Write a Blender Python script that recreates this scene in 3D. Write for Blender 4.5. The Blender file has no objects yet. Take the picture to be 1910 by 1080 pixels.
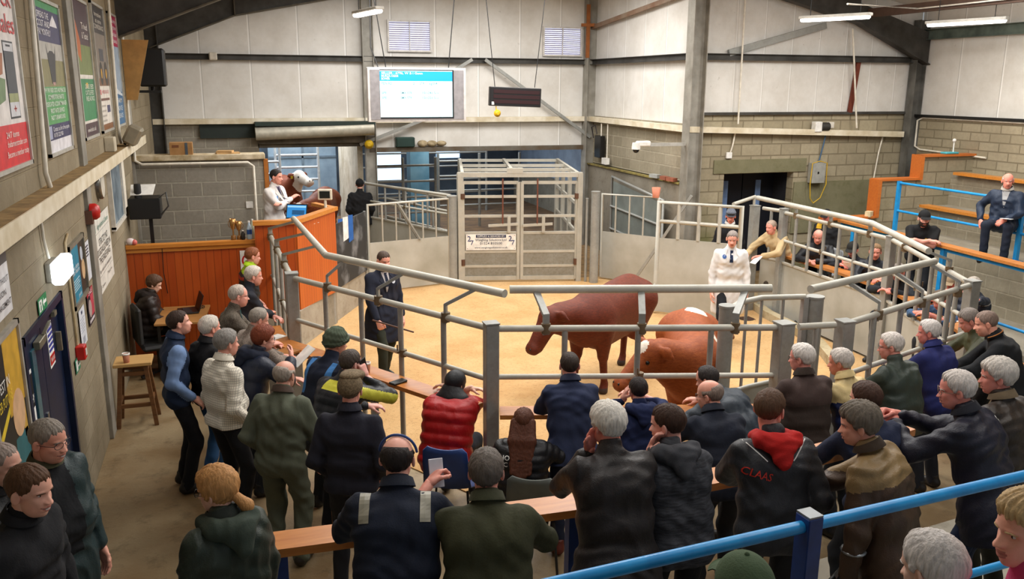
import bpy, math, random
import numpy as np
from mathutils import Vector, Matrix
C = bpy.context.scene.collection
PI = math.pi
def R(d): return math.radians(d)

# ------------------------------------------------------------------ camera
FPX, CAM_H, CAM_PITCH, CAM_YAW, CAM_ROLL = 1600.0, 3.8, .2341, .3166, .00545
_fw = np.array([math.sin(CAM_YAW)*math.cos(CAM_PITCH), math.cos(CAM_YAW)*math.cos(CAM_PITCH), -math.sin(CAM_PITCH)])
_rt = np.array([math.cos(CAM_YAW), -math.sin(CAM_YAW), 0.0]); _up = np.cross(_rt, _fw)
_rt, _up = _rt*math.cos(CAM_ROLL)+_up*math.sin(CAM_ROLL), _up*math.cos(CAM_ROLL)-_rt*math.sin(CAM_ROLL)
EYE = np.array([0.0, 0.0, CAM_H])
cd = bpy.data.cameras.new('camera'); cam = bpy.data.objects.new('camera', cd); C.objects.link(cam)
cd.sensor_width = 36; cd.lens = 36*FPX/1910; cd.clip_start = .05; cd.clip_end = 200
cam.matrix_world = Matrix(((_rt[0], _up[0], -_fw[0], 0), (_rt[1], _up[1], -_fw[1], 0), (_rt[2], _up[2], -_fw[2], CAM_H), (0, 0, 0, 1)))
bpy.context.scene.camera = cam
def ray(x, y): return _fw+_rt*(x-955)/FPX+_up*(540-y)/FPX      # surveying helpers: where a sight line meets a known level or wall
def az(x, y, z=0.0): r = ray(x, y); return EYE+r*((z-CAM_H)/r[2])
def ax(x, y, X): r = ray(x, y); return EYE+r*(X/r[0])
def ay(x, y, Y): r = ray(x, y); return EYE+r*(Y/r[1])

# ------------------------------------------------------------------ world, exposure
sc = bpy.context.scene
sc.view_settings.view_transform = 'Standard'; sc.view_settings.look = 'None'
sc.view_settings.gamma = 1.0; sc.view_settings.use_curve_mapping = False
sc.view_settings.exposure = -.40
W = bpy.data.worlds.new('overcast sky'); sc.world = W; W.use_nodes = True
bg = W.node_tree.nodes['Background']; bg.inputs[0].default_value = (.86, .93, 1.0, 1); bg.inputs[1].default_value = .5
def area(name, loc, sx, sy, power, col=(1, .985, .96), rot=(0, 0, 0)):
    l = bpy.data.lights.new(name, 'AREA'); l.shape = 'RECTANGLE'; l.size = sx; l.size_y = sy; l.energy = power; l.color = col
    o = bpy.data.objects.new(name, l); C.objects.link(o); o.location = loc; o.rotation_euler = rot; return o
# unseen area lamps added under the solid roof, standing in for daylight from rooflights
for i, (x, y, sx, sy, p) in enumerate(((1.8, 9.6, 1.1, 4.0, 250), (4.6, 9.6, 1.1, 4.0, 330), (7.6, 9.6, 1.1, 4.0, 300), (10.8, 9.6, 1.1, 4.0, 240),
        (.9, 4.4, 1.1, 3.0, 165), (5.0, 3.6, 1.1, 3.0, 120), (3.0, 15.8, 2.0, 2.5, 300), (6.0, 15.8, 2.0, 2.5, 260))):
    area('roof_fill_lamp', (x, y, 5.75), sx, sy, p)

# ------------------------------------------------------------------ materials
def lin(c):
    if isinstance(c, str): c = tuple(int(c[i:i+2], 16)/255 for i in (0, 2, 4))
    return tuple((v/12.92 if v <= .04045 else ((v+.055)/1.055)**2.4) for v in c)
class NT:
    def __init__(s, name):
        s.m = bpy.data.materials.new(name); s.m.use_nodes = True; s.t = s.m.node_tree; s.p = s.t.nodes['Principled BSDF']
    def n(s, typ, **kw):
        nd = s.t.nodes.new(typ)
        for k, v in kw.items():
            if hasattr(nd, k): setattr(nd, k, v)
        return nd
    def l(s, a, b): s.t.links.new(a, b)
    def mix(s, fac, a, b):
        nd = s.t.nodes.new('ShaderNodeMix'); nd.data_type = 'RGBA'
        for idx, v in ((0, fac), (6, a), (7, b)):
            if hasattr(v, 'is_output'): s.l(v, nd.inputs[idx])
            elif idx == 0: nd.inputs[0].default_value = v
            else: nd.inputs[idx].default_value = (*v, 1)
        return nd.outputs[2]
    def math(s, op, a, b=None, c=None):
        nd = s.t.nodes.new('ShaderNodeMath'); nd.operation = op
        for i, v in enumerate((a, b, c)):
            if v is None: continue
            if hasattr(v, 'is_output'): s.l(v, nd.inputs[i])
            else: nd.inputs[i].default_value = v
        return nd.outputs[0]
    def noise(s, vec, scale, detail=4, rough=.55):
        nd = s.t.nodes.new('ShaderNodeTexNoise'); nd.inputs['Scale'].default_value = scale; nd.inputs['Detail'].default_value = detail; nd.inputs['Roughness'].default_value = rough
        if vec is not None: s.l(vec, nd.inputs['Vector'])
        return nd.outputs[0]
    def ramp(s, v, lo, hi):
        nd = s.t.nodes.new('ShaderNodeMapRange'); nd.inputs[1].default_value = lo; nd.inputs[2].default_value = hi; s.l(v, nd.inputs[0]); return nd.outputs[0]
    def obj(s, scale=None):
        o = s.t.nodes.new('ShaderNodeTexCoord').outputs['Object']
        if scale:
            mp = s.t.nodes.new('ShaderNodeMapping'); mp.inputs['Scale'].default_value = scale; s.l(o, mp.inputs[0]); return mp.outputs[0]
        return o
    def bump(s, h, strength, dist=.01):
        b = s.t.nodes.new('ShaderNodeBump'); b.inputs['Strength'].default_value = strength; b.inputs['Distance'].default_value = dist
        s.l(h, b.inputs['Height']); s.l(b.outputs[0], s.p.inputs['Normal'])
    def set(s, col=None, rough=.6, metal=0, spec=.5):
        if col is not None:
            if hasattr(col, 'is_output'): s.l(col, s.p.inputs['Base Color'])
            else: s.p.inputs['Base Color'].default_value = (*col, 1)
        if hasattr(rough, 'is_output'): s.l(rough, s.p.inputs['Roughness'])
        else: s.p.inputs['Roughness'].default_value = rough
        s.p.inputs['Metallic'].default_value = metal; s.p.inputs['Specular IOR Level'].default_value = spec
        return s.m
_mc = {}
def mnoisy(key, c1, c2, scale=6, rough=.6, metal=0, bump=0, detail=4, sc3=None, spec=.5, lo=.35, hi=.65, bs=None):
    if key in _mc: return _mc[key]
    t = NT(key); v = t.obj(sc3); n = t.noise(v, scale, detail)
    m = t.set(t.mix(t.ramp(n, lo, hi), lin(c1), lin(c2)), rough, metal, spec)
    if bump: t.bump(t.noise(v, bs or scale*3, 3), bump)
    _mc[key] = m; return m
def plain(c, rough=.5, metal=0, spec=.5, key=None):
    key = key or 'plain_%s_%s_%s' % (c, rough, metal)
    if key in _mc: return _mc[key]
    return mnoisy(key, c, tuple(x*.9 for x in (tuple(int(c[i:i+2], 16)/255 for i in (0, 2, 4)) if isinstance(c, str) else c)), 9, rough, metal, 0, 2, None, spec)
def emit(c, strength, key=None):
    key = key or 'emit_%s_%s' % (c, strength)
    if key in _mc: return _mc[key]
    t = NT(key); t.set(lin(c), .4); t.p.inputs['Emission Color'].default_value = (*lin(c), 1); t.p.inputs['Emission Strength'].default_value = strength
    _mc[key] = t.m; return t.m
def fabric(c, kind='cloth'):
    """cloth for garments: weave, soft folds and a little fading"""
    key = 'fabric_%s_%s' % (c, kind)
    if key in _mc: return _mc[key]
    t = NT(key); v = t.obj(); a = lin(c); b = tuple(x*.72+.002 for x in a)
    n = t.noise(v, 5, 5)
    col = t.mix(t.ramp(n, .3, .7), a, b)
    fold = t.noise(t.obj((1, 1, .45)), 9, 3, .5)
    if kind == 'check':
        sep = t.n('ShaderNodeSeparateXYZ'); t.l(v, sep.inputs[0])
        gx = t.math('LESS_THAN', t.math('FRACT', t.math('MULTIPLY', t.math('ADD', sep.outputs[0], t.math('MULTIPLY', sep.outputs[1], .6)), 52)), .2)
        gz = t.math('LESS_THAN', t.math('FRACT', t.math('MULTIPLY', sep.outputs[2], 52)), .2)
        col = t.mix(t.math('MULTIPLY', t.math('MAXIMUM', gx, gz), .55), lin(c), lin('6b6458'))
    if kind == 'tweed': col = t.mix(t.ramp(t.noise(v, 90, 2), .35, .65), a, tuple(x*2.0+.01 for x in a))
    if kind == 'melange': col = t.mix(t.ramp(t.noise(t.obj((14, 14, 90)), 1.2, 3), .35, .7), tuple(x*.55 for x in a), tuple(x*1.5 for x in a))
    rough = {'shell': .5, 'puffer': .42, 'wax': .48, 'leather': .4}.get(kind, .88)
    t.set(col, rough, 0, .35)
    fine = t.noise(v, {'knit': 60, 'fleece': 110}.get(kind, 160), 2)
    h = t.math('ADD', t.math('MULTIPLY', fold, 1.0), t.math('MULTIPLY', fine, .12))
    t.bump(h, .55 if kind in ('shell', 'wax', 'puffer', 'leather') else .4, .03)
    _mc[key] = t.m; return t.m
def skin(c='c88f78'):
    key = 'skin_'+c
    if key in _mc: return _mc[key]
    t = NT(key); v = t.obj(); q = lin(c); a = (min(1, q[0]*1.2), min(1, q[1]*1.42), min(1, q[2]*1.5))
    t.set(t.mix(t.ramp(t.noise(v, 14, 3), .3, .7), a, (a[0]*.95, a[1]*.80, a[2]*.76)), .5, 0, .4); t.bump(t.noise(v, 120, 2), .12, .004)
    t.p.inputs['Subsurface Weight'].default_value = .08; t.p.inputs['Subsurface Radius'].default_value = (.012, .005, .003)
    _mc[key] = t.m; return t.m
def hairm(c):
    key = 'hair_'+c
    if key in _mc: return _mc[key]
    t = NT(key); a = lin(c); n = t.noise(t.obj((60, 60, 9)), 1.6, 4, .6)
    t.set(t.mix(t.ramp(n, .3, .7), tuple(x*.68 for x in a), tuple(min(1, x*1.2) for x in a)), .6, 0, .3); t.bump(n, .6, .012)
    _mc[key] = t.m; return t.m
def blockwall(key, c1, c2, cm, ax_, bw=.45, rh=.225, mort=.014, dirt='5b5240', dirtamt=.5, moss=False):
    t = NT(key); sep = t.n('ShaderNodeSeparateXYZ'); t.l(t.obj(), sep.inputs[0]); cb = t.n('ShaderNodeCombineXYZ')
    t.l(sep.outputs[0 if ax_ == 'x' else 1], cb.inputs[0]); t.l(sep.outputs[2], cb.inputs[1])
    br = t.n('ShaderNodeTexBrick'); t.l(cb.outputs[0], br.inputs['Vector'])
    for k, v in (('Color1', (*lin(c1), 1)), ('Color2', (*lin(c2), 1)), ('Mortar', (*lin(cm), 1)), ('Scale', 1), ('Mortar Size', mort), ('Mortar Smooth', .3), ('Bias', 0), ('Brick Width', bw), ('Row Height', rh)): br.inputs[k].default_value = v
    v = t.obj(); d = t.ramp(t.noise(v, 1.1, 6, .65), .42, .75)
    col = t.mix(t.math('MULTIPLY', d, dirtamt), br.outputs[0], lin(dirt))
    f = t.noise(v, 16, 5, .7); col = t.mix(t.math('MULTIPLY', t.ramp(f, .4, .75), .45), col, tuple(x*.55 for x in lin(c1)))
    if moss: col = t.mix(t.math('MULTIPLY', t.ramp(t.noise(v, .7, 4), .45, .7), t.ramp(sep.outputs[2], 2.1, .9)), col, lin('5d6130'))
    t.set(col, .9, 0, .2)
    t.bump(t.math('ADD', t.math('MULTIPLY', br.outputs['Fac'], -1.0), t.math('MULTIPLY', f, .5)), .7, .012)
    return t.m
def cladding(key, ax_, pitch, off=0.0):
    t = NT(key); sep = t.n('ShaderNodeSeparateXYZ'); t.l(t.obj(), sep.inputs[0]); v = t.obj()
    fr = t.math('FRACT', t.math('ADD', t.math('DIVIDE', sep.outputs[0 if ax_ == 'x' else 1], pitch), off+40))
    seam = t.math('LESS_THAN', fr, .028); seam2 = t.math('LESS_THAN', t.math('ABSOLUTE', t.math('SUBTRACT', fr, .036)), .006)
    base = t.mix(t.ramp(t.noise(v, 1.3, 6, .7), .4, .8), lin('dddad4'), lin('c4beb4'))
    spots = t.ramp(t.noise(v, 9, 2), .72, .78)
    col = t.mix(t.math('MULTIPLY', seam, .8), base, lin('f4f2ee')); col = t.mix(t.math('MULTIPLY', seam2, .6), col, lin('8d8a85')); col = t.mix(t.math('MULTIPLY', spots, .3), col, lin('8a8172'))
    t.set(col, .5, 0, .35); t.bump(seam, .3, .01); return t.m
def boards(key, c1, c2, ax_, pitch, gloss=.35):
    """varnished tongue-and-groove boards"""
    t = NT(key); sep = t.n('ShaderNodeSeparateXYZ'); t.l(t.obj(), sep.inputs[0])
    u = {'x': sep.outputs[0], 'y': sep.outputs[1], 'd': t.math('ADD', t.math('MULTIPLY', sep.outputs[0], .5), t.math('MULTIPLY', sep.outputs[1], .866))}[ax_]
    q = t.math('DIVIDE', t.math('ADD', u, 40), pitch); fr = t.math('FRACT', q); gr = t.math('LESS_THAN', fr, .07)
    idn = t.n('ShaderNodeTexWhiteNoise', noise_dimensions='1D'); t.l(t.math('FLOOR', q), idn.inputs['W'])
    grain = t.noise(t.obj((9, 9, .7)), 3, 5, .6)
    col = t.mix(t.math('ADD', t.math('MULTIPLY', grain, .7), t.math('MULTIPLY', idn.outputs[0], .35)), lin(c1), lin(c2)); col = t.mix(t.math('MULTIPLY', gr, .7), col, tuple(x*.35 for x in lin(c1)))
    t.set(col, gloss, 0, .5); t.bump(t.math('MULTIPLY', gr, -1.0), .5, .006); return t.m
def wood(key, c1, c2, gloss=.4, sc3=(1.2, 14, 14)):
    if key in _mc: return _mc[key]
    t = NT(key); n = t.noise(t.obj(sc3), 2.2, 6, .65); t.set(t.mix(t.ramp(n, .3, .7), lin(c1), lin(c2)), gloss, 0, .5); t.bump(n, .15, .004); _mc[key] = t.m; return t.m
def galvanised(key='galvanised', c1='a2a29c', c2='84847e', rough=.45, metal=.25):
    if key in _mc: return _mc[key]
    t = NT(key); v = t.obj(); vo = t.n('ShaderNodeTexVoronoi'); vo.inputs['Scale'].default_value = 28; t.l(v, vo.inputs['Vector'])
    a = t.mix(t.ramp(t.noise(v, 2.2, 6, .7), .35, .7), lin(c1), lin(c2)); bw = t.n('ShaderNodeRGBToBW'); t.l(vo.outputs['Color'], bw.inputs[0])
    col = t.mix(t.math('MULTIPLY', bw.outputs[0], .35), a, lin('a9acac')); rust = t.ramp(t.noise(v, 5, 6, .8), .68, .8); col = t.mix(t.math('MULTIPLY', rust, .5), col, lin('6e5038'))
    t.set(col, rough, metal, .5); t.bump(t.noise(v, 30, 3), .08, .003); _mc[key] = t.m; return t.m
def ground(key, c1, c2, c3, rough=.85, s1=.9, s2=7, bump=.3, glossy=False):
    t = NT(key); v = t.obj(); a = t.mix(t.ramp(t.noise(v, s1, 6, .65), .38, .66), lin(c1), lin(c2)); b = t.mix(t.math('MULTIPLY', t.ramp(t.noise(v, s2, 6, .75), .52, .75), .7), a, lin(c3))
    r = t.ramp(t.noise(v, 1.4, 4), .35, .65); t.set(b, t.math('ADD', t.math('MULTIPLY', r, .35), rough-.35) if glossy else rough, 0, .4); t.bump(t.noise(v, s2*4, 5, .7), bump, .02); return t.m
# ------------------------------------------------------------------ mesh helpers
def tag(o, label=None, cat=None, group=None, kind=None):
    if label: o['label'] = label
    if cat: o['category'] = cat
    if group: o['group'] = group
    if kind: o['kind'] = kind
    return o
def empty(name, loc, label=None, cat=None, group=None, rz=0):
    o = bpy.data.objects.new(name, None); C.objects.link(o); o.location = loc; o.rotation_euler = (0, 0, rz); o.empty_display_size = .1
    return tag(o, label, cat, group)
def raw_mesh(name, V, F, mats, fm=None, smooth=None):
    """mesh from vertex array, list of face index tuples (or an Nx4 array)"""
    me = bpy.data.meshes.new(name)
    if isinstance(F, np.ndarray):
        n = len(F); k = F.shape[1]
        me.vertices.add(len(V)); me.vertices.foreach_set('co', np.asarray(V, np.float32).ravel())
        me.loops.add(n*k); me.loops.foreach_set('vertex_index', F.astype(np.int32).ravel())
        me.polygons.add(n); me.polygons.foreach_set('loop_start', np.arange(0, n*k, k, dtype=np.int32))
        me.update(calc_edges=True)
    else:
        me.from_pydata([tuple(v) for v in V], [], F); me.update()
    for m in mats: me.materials.append(m)
    if fm is not None: me.polygons.foreach_set('material_index', np.asarray(fm, np.int32))
    if smooth is not None: me.polygons.foreach_set('use_smooth', np.asarray(smooth, bool) if hasattr(smooth, '__len__') else np.full(len(me.polygons), bool(smooth)))
    return me
def link(name, me, parent=None, loc=None, rot=None):
    o = bpy.data.objects.new(name, me); C.objects.link(o)
    if parent: o.parent = parent
    if loc is not None: o.location = loc
    if rot is not None: o.rotation_euler = rot
    return o
def basis(d, hint=(0, 0, 1)):
    d = np.asarray(d, float); d = d/np.linalg.norm(d); h = np.asarray(hint, float)
    if abs(d@h)/max(1e-9, np.linalg.norm(h)) > .98: h = np.array((1., 0, 0)) if abs(d[0]) < .9 else np.array((0, 1., 0))
    s = np.cross(d, h); s /= np.linalg.norm(s); return d, s, np.cross(s, d)
class MB:
    """collects shapes for ONE mesh object"""
    def __init__(s, off=(0, 0, 0)): s.v = []; s.f = []; s.m = []; s.sm = []; s.off = np.array(off, float)
    def add(s, V, F, m=0, smooth=False):
        b = len(s.v); s.v.extend([tuple(np.asarray(q, float)-s.off) for q in V])
        for f in F: s.f.append(tuple(i+b for i in f)); s.m.append(m); s.sm.append(smooth)
        return s
    def box(s, c, size, m=0, rz=0, bev=0, mat=None):
        """box by centre and size; small chamfer"""
        x, y, z = [q/2 for q in size]; b = min(bev, x*.9, y*.9, z*.9); M = mat if mat is not None else np.array(((math.cos(rz), -math.sin(rz), 0), (math.sin(rz), math.cos(rz), 0), (0, 0, 1)))
        if b <= 0:
            V = [(i*x, j*y, k*z) for i in (-1, 1) for j in (-1, 1) for k in (-1, 1)]
            F = [(0, 1, 3, 2), (4, 6, 7, 5), (0, 4, 5, 1), (2, 3, 7, 6), (0, 2, 6, 4), (1, 5, 7, 3)]
        else:
            V = []; idx = {}
            for i in (-1, 1):
                for j in (-1, 1):
                    for k in (-1, 1):
                        for a, q in enumerate(((i*x, j*(y-b), k*(z-b)), (i*(x-b), j*y, k*(z-b)), (i*(x-b), j*(y-b), k*z))): idx[(i, j, k, a)] = len(V); V.append(q)
            F = []
            def face(pts): F.append(tuple(pts))
            for sg in (-1, 1):
                q = [(-1, -1), (1, -1), (1, 1), (-1, 1)]
                for a in range(3):
                    L = []
                    for (p1, p2) in q:
                        t = [p1, p2]; t.insert(a, sg); L.append(idx[(*t, a)])
                    flip = (sg < 0) != (a == 1)
                    face(L[::-1] if flip else L)
            for a in range(3):
                o = [w for w in range(3) if w != a]
                for s1 in (-1, 1):
                    for s2 in (-1, 1):
                        L = []
                        for (e, w) in ((-1, o[0]), (1, o[0]), (1, o[1]), (-1, o[1])):
                            t = [0, 0, 0]; t[a] = e; t[o[0]] = s1; t[o[1]] = s2; L.append(idx[(*t, w)])
                        flip = (s1*s2 > 0) != (a == 1)
                        face(L if flip else L[::-1])
            for i in (-1, 1):
                for j in (-1, 1):
                    for k in (-1, 1):
                        L = [idx[(i, j, k, a)] for a in range(3)]; face(L if i*j*k > 0 else L[::-1])
        c = np.asarray(c, float); return s.add([c+M@np.array(q) for q in V], F, m)
    def beam(s, a, b, w, h, m=0, hint=(0, 0, 1), bev=0):
        """rectangular bar from a to b: w sideways, h along hint"""
        a = np.asarray(a, float); b = np.asarray(b, float); d, sd, up = basis(b-a, hint); L = np.linalg.norm(b-a)
        return s.box((a+b)/2, (w, L, h), m, bev=bev, mat=np.array((sd, d, up)).T)
    def hbeam(s, a, b, w, h, t=.012, m=0, hint=(1, 0, 0)):
        a = np.asarray(a, float); b = np.asarray(b, float); d, sd, up = basis(b-a, hint)
        for k in (-1, 1): s.beam(a+up*k*(h/2-t/2), b+up*k*(h/2-t/2), w, t, m, hint)
        return s.beam(a, b, t, h-2*t, m, hint)
    def tube(s, pts, r, m=0, n=8, cap=True, closed=False):
        P = [np.asarray(p, float) for p in pts]; k = len(P); rr = r if hasattr(r, '__len__') else [r]*k; V = []; F = []; prev = None
        for i, p in enumerate(P):
            t = (P[(i+1) % k]-P[i-1]) if closed else P[min(i+1, k-1)]-P[max(i-1, 0)]
            t = t/(np.linalg.norm(t)+1e-12)
            if prev is None: _, sd, up = basis(t)
            else:
                sd = prev-t*(prev@t); sd /= np.linalg.norm(sd)+1e-12; up = np.cross(sd, t)
            prev = sd
            for j in range(n): a = 2*PI*j/n; V.append(p+(sd*math.cos(a)+up*math.sin(a))*rr[i])
        for i in range(k if closed else k-1):
            for j in range(n):
                i2 = (i+1) % k; F.append((i*n+j, i*n+(j+1) % n, i2*n+(j+1) % n, i2*n+j))
        s.add(V, F, m, True)
        if cap and not closed:
            s.add(V[:n], [tuple(range(n))], m); s.add(V[-n:], [tuple(range(n))[::-1]], m)
        return s
    def lathe(s, c, prof, m=0, n=20, axis=(0, 0, 1), smooth=True):
        """profile of (radius, height) turned round an axis at c"""
        d, sd, up = basis(axis, (0, 1, 0) if abs(axis[1]) < .9 else (1, 0, 0)); c = np.asarray(c, float); V = []; F = []
        for (r, h) in prof:
            for j in range(n): a = 2*PI*j/n; V.append(c+d*h+(sd*math.cos(a)+up*math.sin(a))*r)
        for i in range(len(prof)-1):
            for j in range(n): F.append((i*n+j, i*n+(j+1) % n, (i+1)*n+(j+1) % n, (i+1)*n+j))
        s.add(V, F, m, smooth); s.add(V[:n], [tuple(range(n))[::-1]], m); return s.add(V[-n:], [tuple(range(n))], m)
    def prism(s, poly, z0, z1, m=0):
        """vertical prism over a floor polygon"""
        n = len(poly); V = [(x, y, z0) for x, y in poly]+[(x, y, z1) for x, y in poly]
        return s.add(V, [tuple(range(n))[::-1], tuple(range(n, 2*n))]+[(i, (i+1) % n, n+(i+1) % n, n+i) for i in range(n)], m)
    def plate(s, pts, t, m=0):
        """flat polygon in space given thickness t along its normal"""
        P = [np.asarray(p, float) for p in pts]; nrm = np.cross(P[1]-P[0], P[2]-P[0]); nrm /= np.linalg.norm(nrm); n = len(P)
        return s.add(P+[p+nrm*t for p in P], [tuple(range(n))[::-1], tuple(range(n, 2*n))]+[(i, (i+1) % n, n+(i+1) % n, n+i) for i in range(n)], m)
    def ball(s, c, r, m=0, n=12, k=8):
        r = r if hasattr(r, '__len__') else (r, r, r); V = []; F = []
        for i in range(k+1):
            e = -PI/2+PI*i/k
            for j in range(n): a = 2*PI*j/n; V.append((c[0]+r[0]*math.cos(e)*math.cos(a), c[1]+r[1]*math.cos(e)*math.sin(a), c[2]+r[2]*math.sin(e)))
        for i in range(k):
            for j in range(n): F.append((i*n+j, i*n+(j+1) % n, (i+1)*n+(j+1) % n, (i+1)*n+j))
        return s.add(V, F, m, True)
    def build(s, name, mats, parent=None, loc=None):
        mats = mats if isinstance(mats, (list, tuple)) else [mats]
        me = raw_mesh(name, s.v, s.f, mats, s.m, s.sm); o = link(name, me, parent)
        o.location = loc if loc is not None else (s.off if parent is None else (0, 0, 0)); return o
def structure(name, mb, mats): return tag(mb.build(name, mats), kind='structure')
def thing(name, mb, mats, label, cat, group=None): return tag(mb.build(name, mats), label, cat, group)

_txt = {}
def text_geo(body, size, align='CENTER', bold=0.0, width=None):
    """lettering as flat triangles in the XY plane"""
    key = (body, align)
    if key not in _txt:
        cu = bpy.data.curves.new('lettering', 'FONT'); cu.body = body; cu.align_x = align; cu.align_y = 'CENTER'; cu.resolution_u = 2; cu.offset = .004
        ob = bpy.data.objects.new('lettering', cu); C.objects.link(ob); bpy.context.view_layer.update()
        me = bpy.data.meshes.new_from_object(ob.evaluated_get(bpy.context.evaluated_depsgraph_get()))
        V = np.array([v.co[:] for v in me.vertices]) if len(me.vertices) else np.zeros((0, 3)); F = [tuple(p.vertices) for p in me.polygons]
        bpy.data.objects.remove(ob); bpy.data.curves.remove(cu); bpy.data.meshes.remove(me); _txt[key] = (V, F)
    V, F = _txt[key]; V = V*size
    if width and len(V):
        w = V[:, 0].max()-V[:, 0].min(); V = V*np.array((width/w, 1, 1))
    return V, F
class Board:
    """a flat printed panel: origin at a corner, u across, v up, n outward"""
    def __init__(s, o, u, v, w, h, off=(0, 0, 0)):
        s.o = np.asarray(o, float); s.u = np.asarray(u, float)/np.linalg.norm(u); s.v = np.asarray(v, float)/np.linalg.norm(v); s.n = np.cross(s.u, s.v); s.w = w; s.h = h; s.off = off; s.layer = 0
    def P(s, a, b, d=0): return s.o+s.u*a*s.w+s.v*b*s.h+s.n*d
    def rect(s, mb, x0, y0, x1, y1, m, d):
        return mb.plate([s.P(x0, y0, d-.002), s.P(x1, y0, d-.002), s.P(x1, y1, d-.002), s.P(x0, y1, d-.002)], .002, m)
    def poly(s, mb, pts, m, d): return mb.plate([s.P(a, b, d-.0015) for a, b in pts], .0015, m)
    def disc(s, mb, a, b, r, m, d, n=18, k=1.0): return s.poly(mb, [(a+r/s.w*math.cos(2*PI*i/n), b+r*k/s.h*math.sin(2*PI*i/n)) for i in range(n)], m, d)
    def text(s, mb, body, a, b, size, m, d, align='CENTER', width=None):
        V, F = text_geo(body, size, align, width=width*s.w if width else None)
        return mb.add([s.P(a, b, d)+s.u*q[0]+s.v*q[1] for q in V], F, m)
# ------------------------------------------------------------------ smooth bodies (blended limbs polygonised as one surface)
_f32 = np.float32
def cap(a, b, ra, rb=None, k=.03, rid=None, flat=None):
    """tapered limb a-b; rid = (depth, spacing) quilted ridges; flat = (axis, factor) squashes the section; k = blend"""
    return (np.array(a, _f32), np.array(b, _f32), ra, ra if rb is None else rb, k, rid, flat)
def _prim(P, pr):
    a, b, ra, rb, k, rid, flat = pr; q = P-a; ba = b-a; L2 = float(ba@ba)
    if flat is not None:
        n = np.asarray(flat[0], _f32); n = n/np.linalg.norm(n); q = q+np.outer(q@n, n)*(flat[1]-1); ba = ba+n*float(ba@n)*(flat[1]-1); L2 = float(ba@ba)
    t = np.clip((q@ba)/L2, 0, 1) if L2 > 1e-9 else np.zeros(len(q), _f32)
    d = np.linalg.norm(q-t[:, None]*ba, axis=1)-(ra+(rb-ra)*t)
    return d
def _smin(a, b, k):
    h = np.clip(.5+.5*(b-a)/k, 0, 1); return b+(a-b)*h-k*h*(1-h)
class Blob:
    """list of limbs joined by smooth blends, with cuts, ridges and creases"""
    def __init__(s): s.p = []; s.cuts = []; s.wr = None; s.quilt = None
    def add(s, *a): s.p.extend(a); return s
    def cut(s, p, n): s.cuts.append((np.array(p, _f32), np.array(n, _f32)/np.linalg.norm(n))); return s
    def ev(s, P):
        d = _prim(P, s.p[0])
        for pr in s.p[1:]: d = _smin(d, _prim(P, pr), pr[4])
        if s.quilt is not None: d = d-s.quilt(P)
        if s.wr:
            amp, fr, ph = s.wr; x, y, z = P[:, 0], P[:, 1], P[:, 2]
            a = fr*(.85*x+.4*y+.6*z)+1.7*np.sin(fr*.37*(x-y)+ph)+1.2*np.sin(fr*.31*z+2*ph); c = fr*1.25*(-.9*x+.4*y+.55*z)+1.6*np.sin(fr*.42*(x+z)+3*ph)
            m = .5+.5*np.sin(fr*.23*(x+1.7*y+z)+ph); d = d+amp*(m*np.abs(np.sin(a))+(1-m)*np.abs(np.sin(c))-.55)+amp*.35*np.sin(a*2.3+c)
        for (p, n) in s.cuts: d = np.maximum(d, (P-p)@n)
        return d
    def mesh(s, h):
        lo = np.min([np.minimum(p[0], p[1])-max(p[2], p[3]) for p in s.p], 0)-3*h-.02; hi = np.max([np.maximum(p[0], p[1])+max(p[2], p[3]) for p in s.p], 0)+3*h+.02
        B = 4; nb = np.ceil((hi-lo)/(h*B)).astype(int)+1
        cc = np.stack(np.meshgrid(*[np.arange(n) for n in nb], indexing='ij'), -1).reshape(-1, 3)
        ctr = (lo+(cc+.5-.5/B)*h*B).astype(_f32); dc = s.ev(ctr); near = np.abs(dc) < h*B*1.05+.012
        N = nb*B; D = np.repeat(np.repeat(np.repeat(dc.reshape(nb), B, 0), B, 1), B, 2).astype(_f32)
        sub = np.stack(np.meshgrid(*[np.arange(B)]*3, indexing='ij'), -1).reshape(-1, 3)
        I = (cc[near][:, None, :]*B+sub[None]).reshape(-1, 3); P = (lo+I*h).astype(_f32)
        D[I[:, 0], I[:, 1], I[:, 2]] = s.ev(P)
        return nets(D, lo, h)
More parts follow.
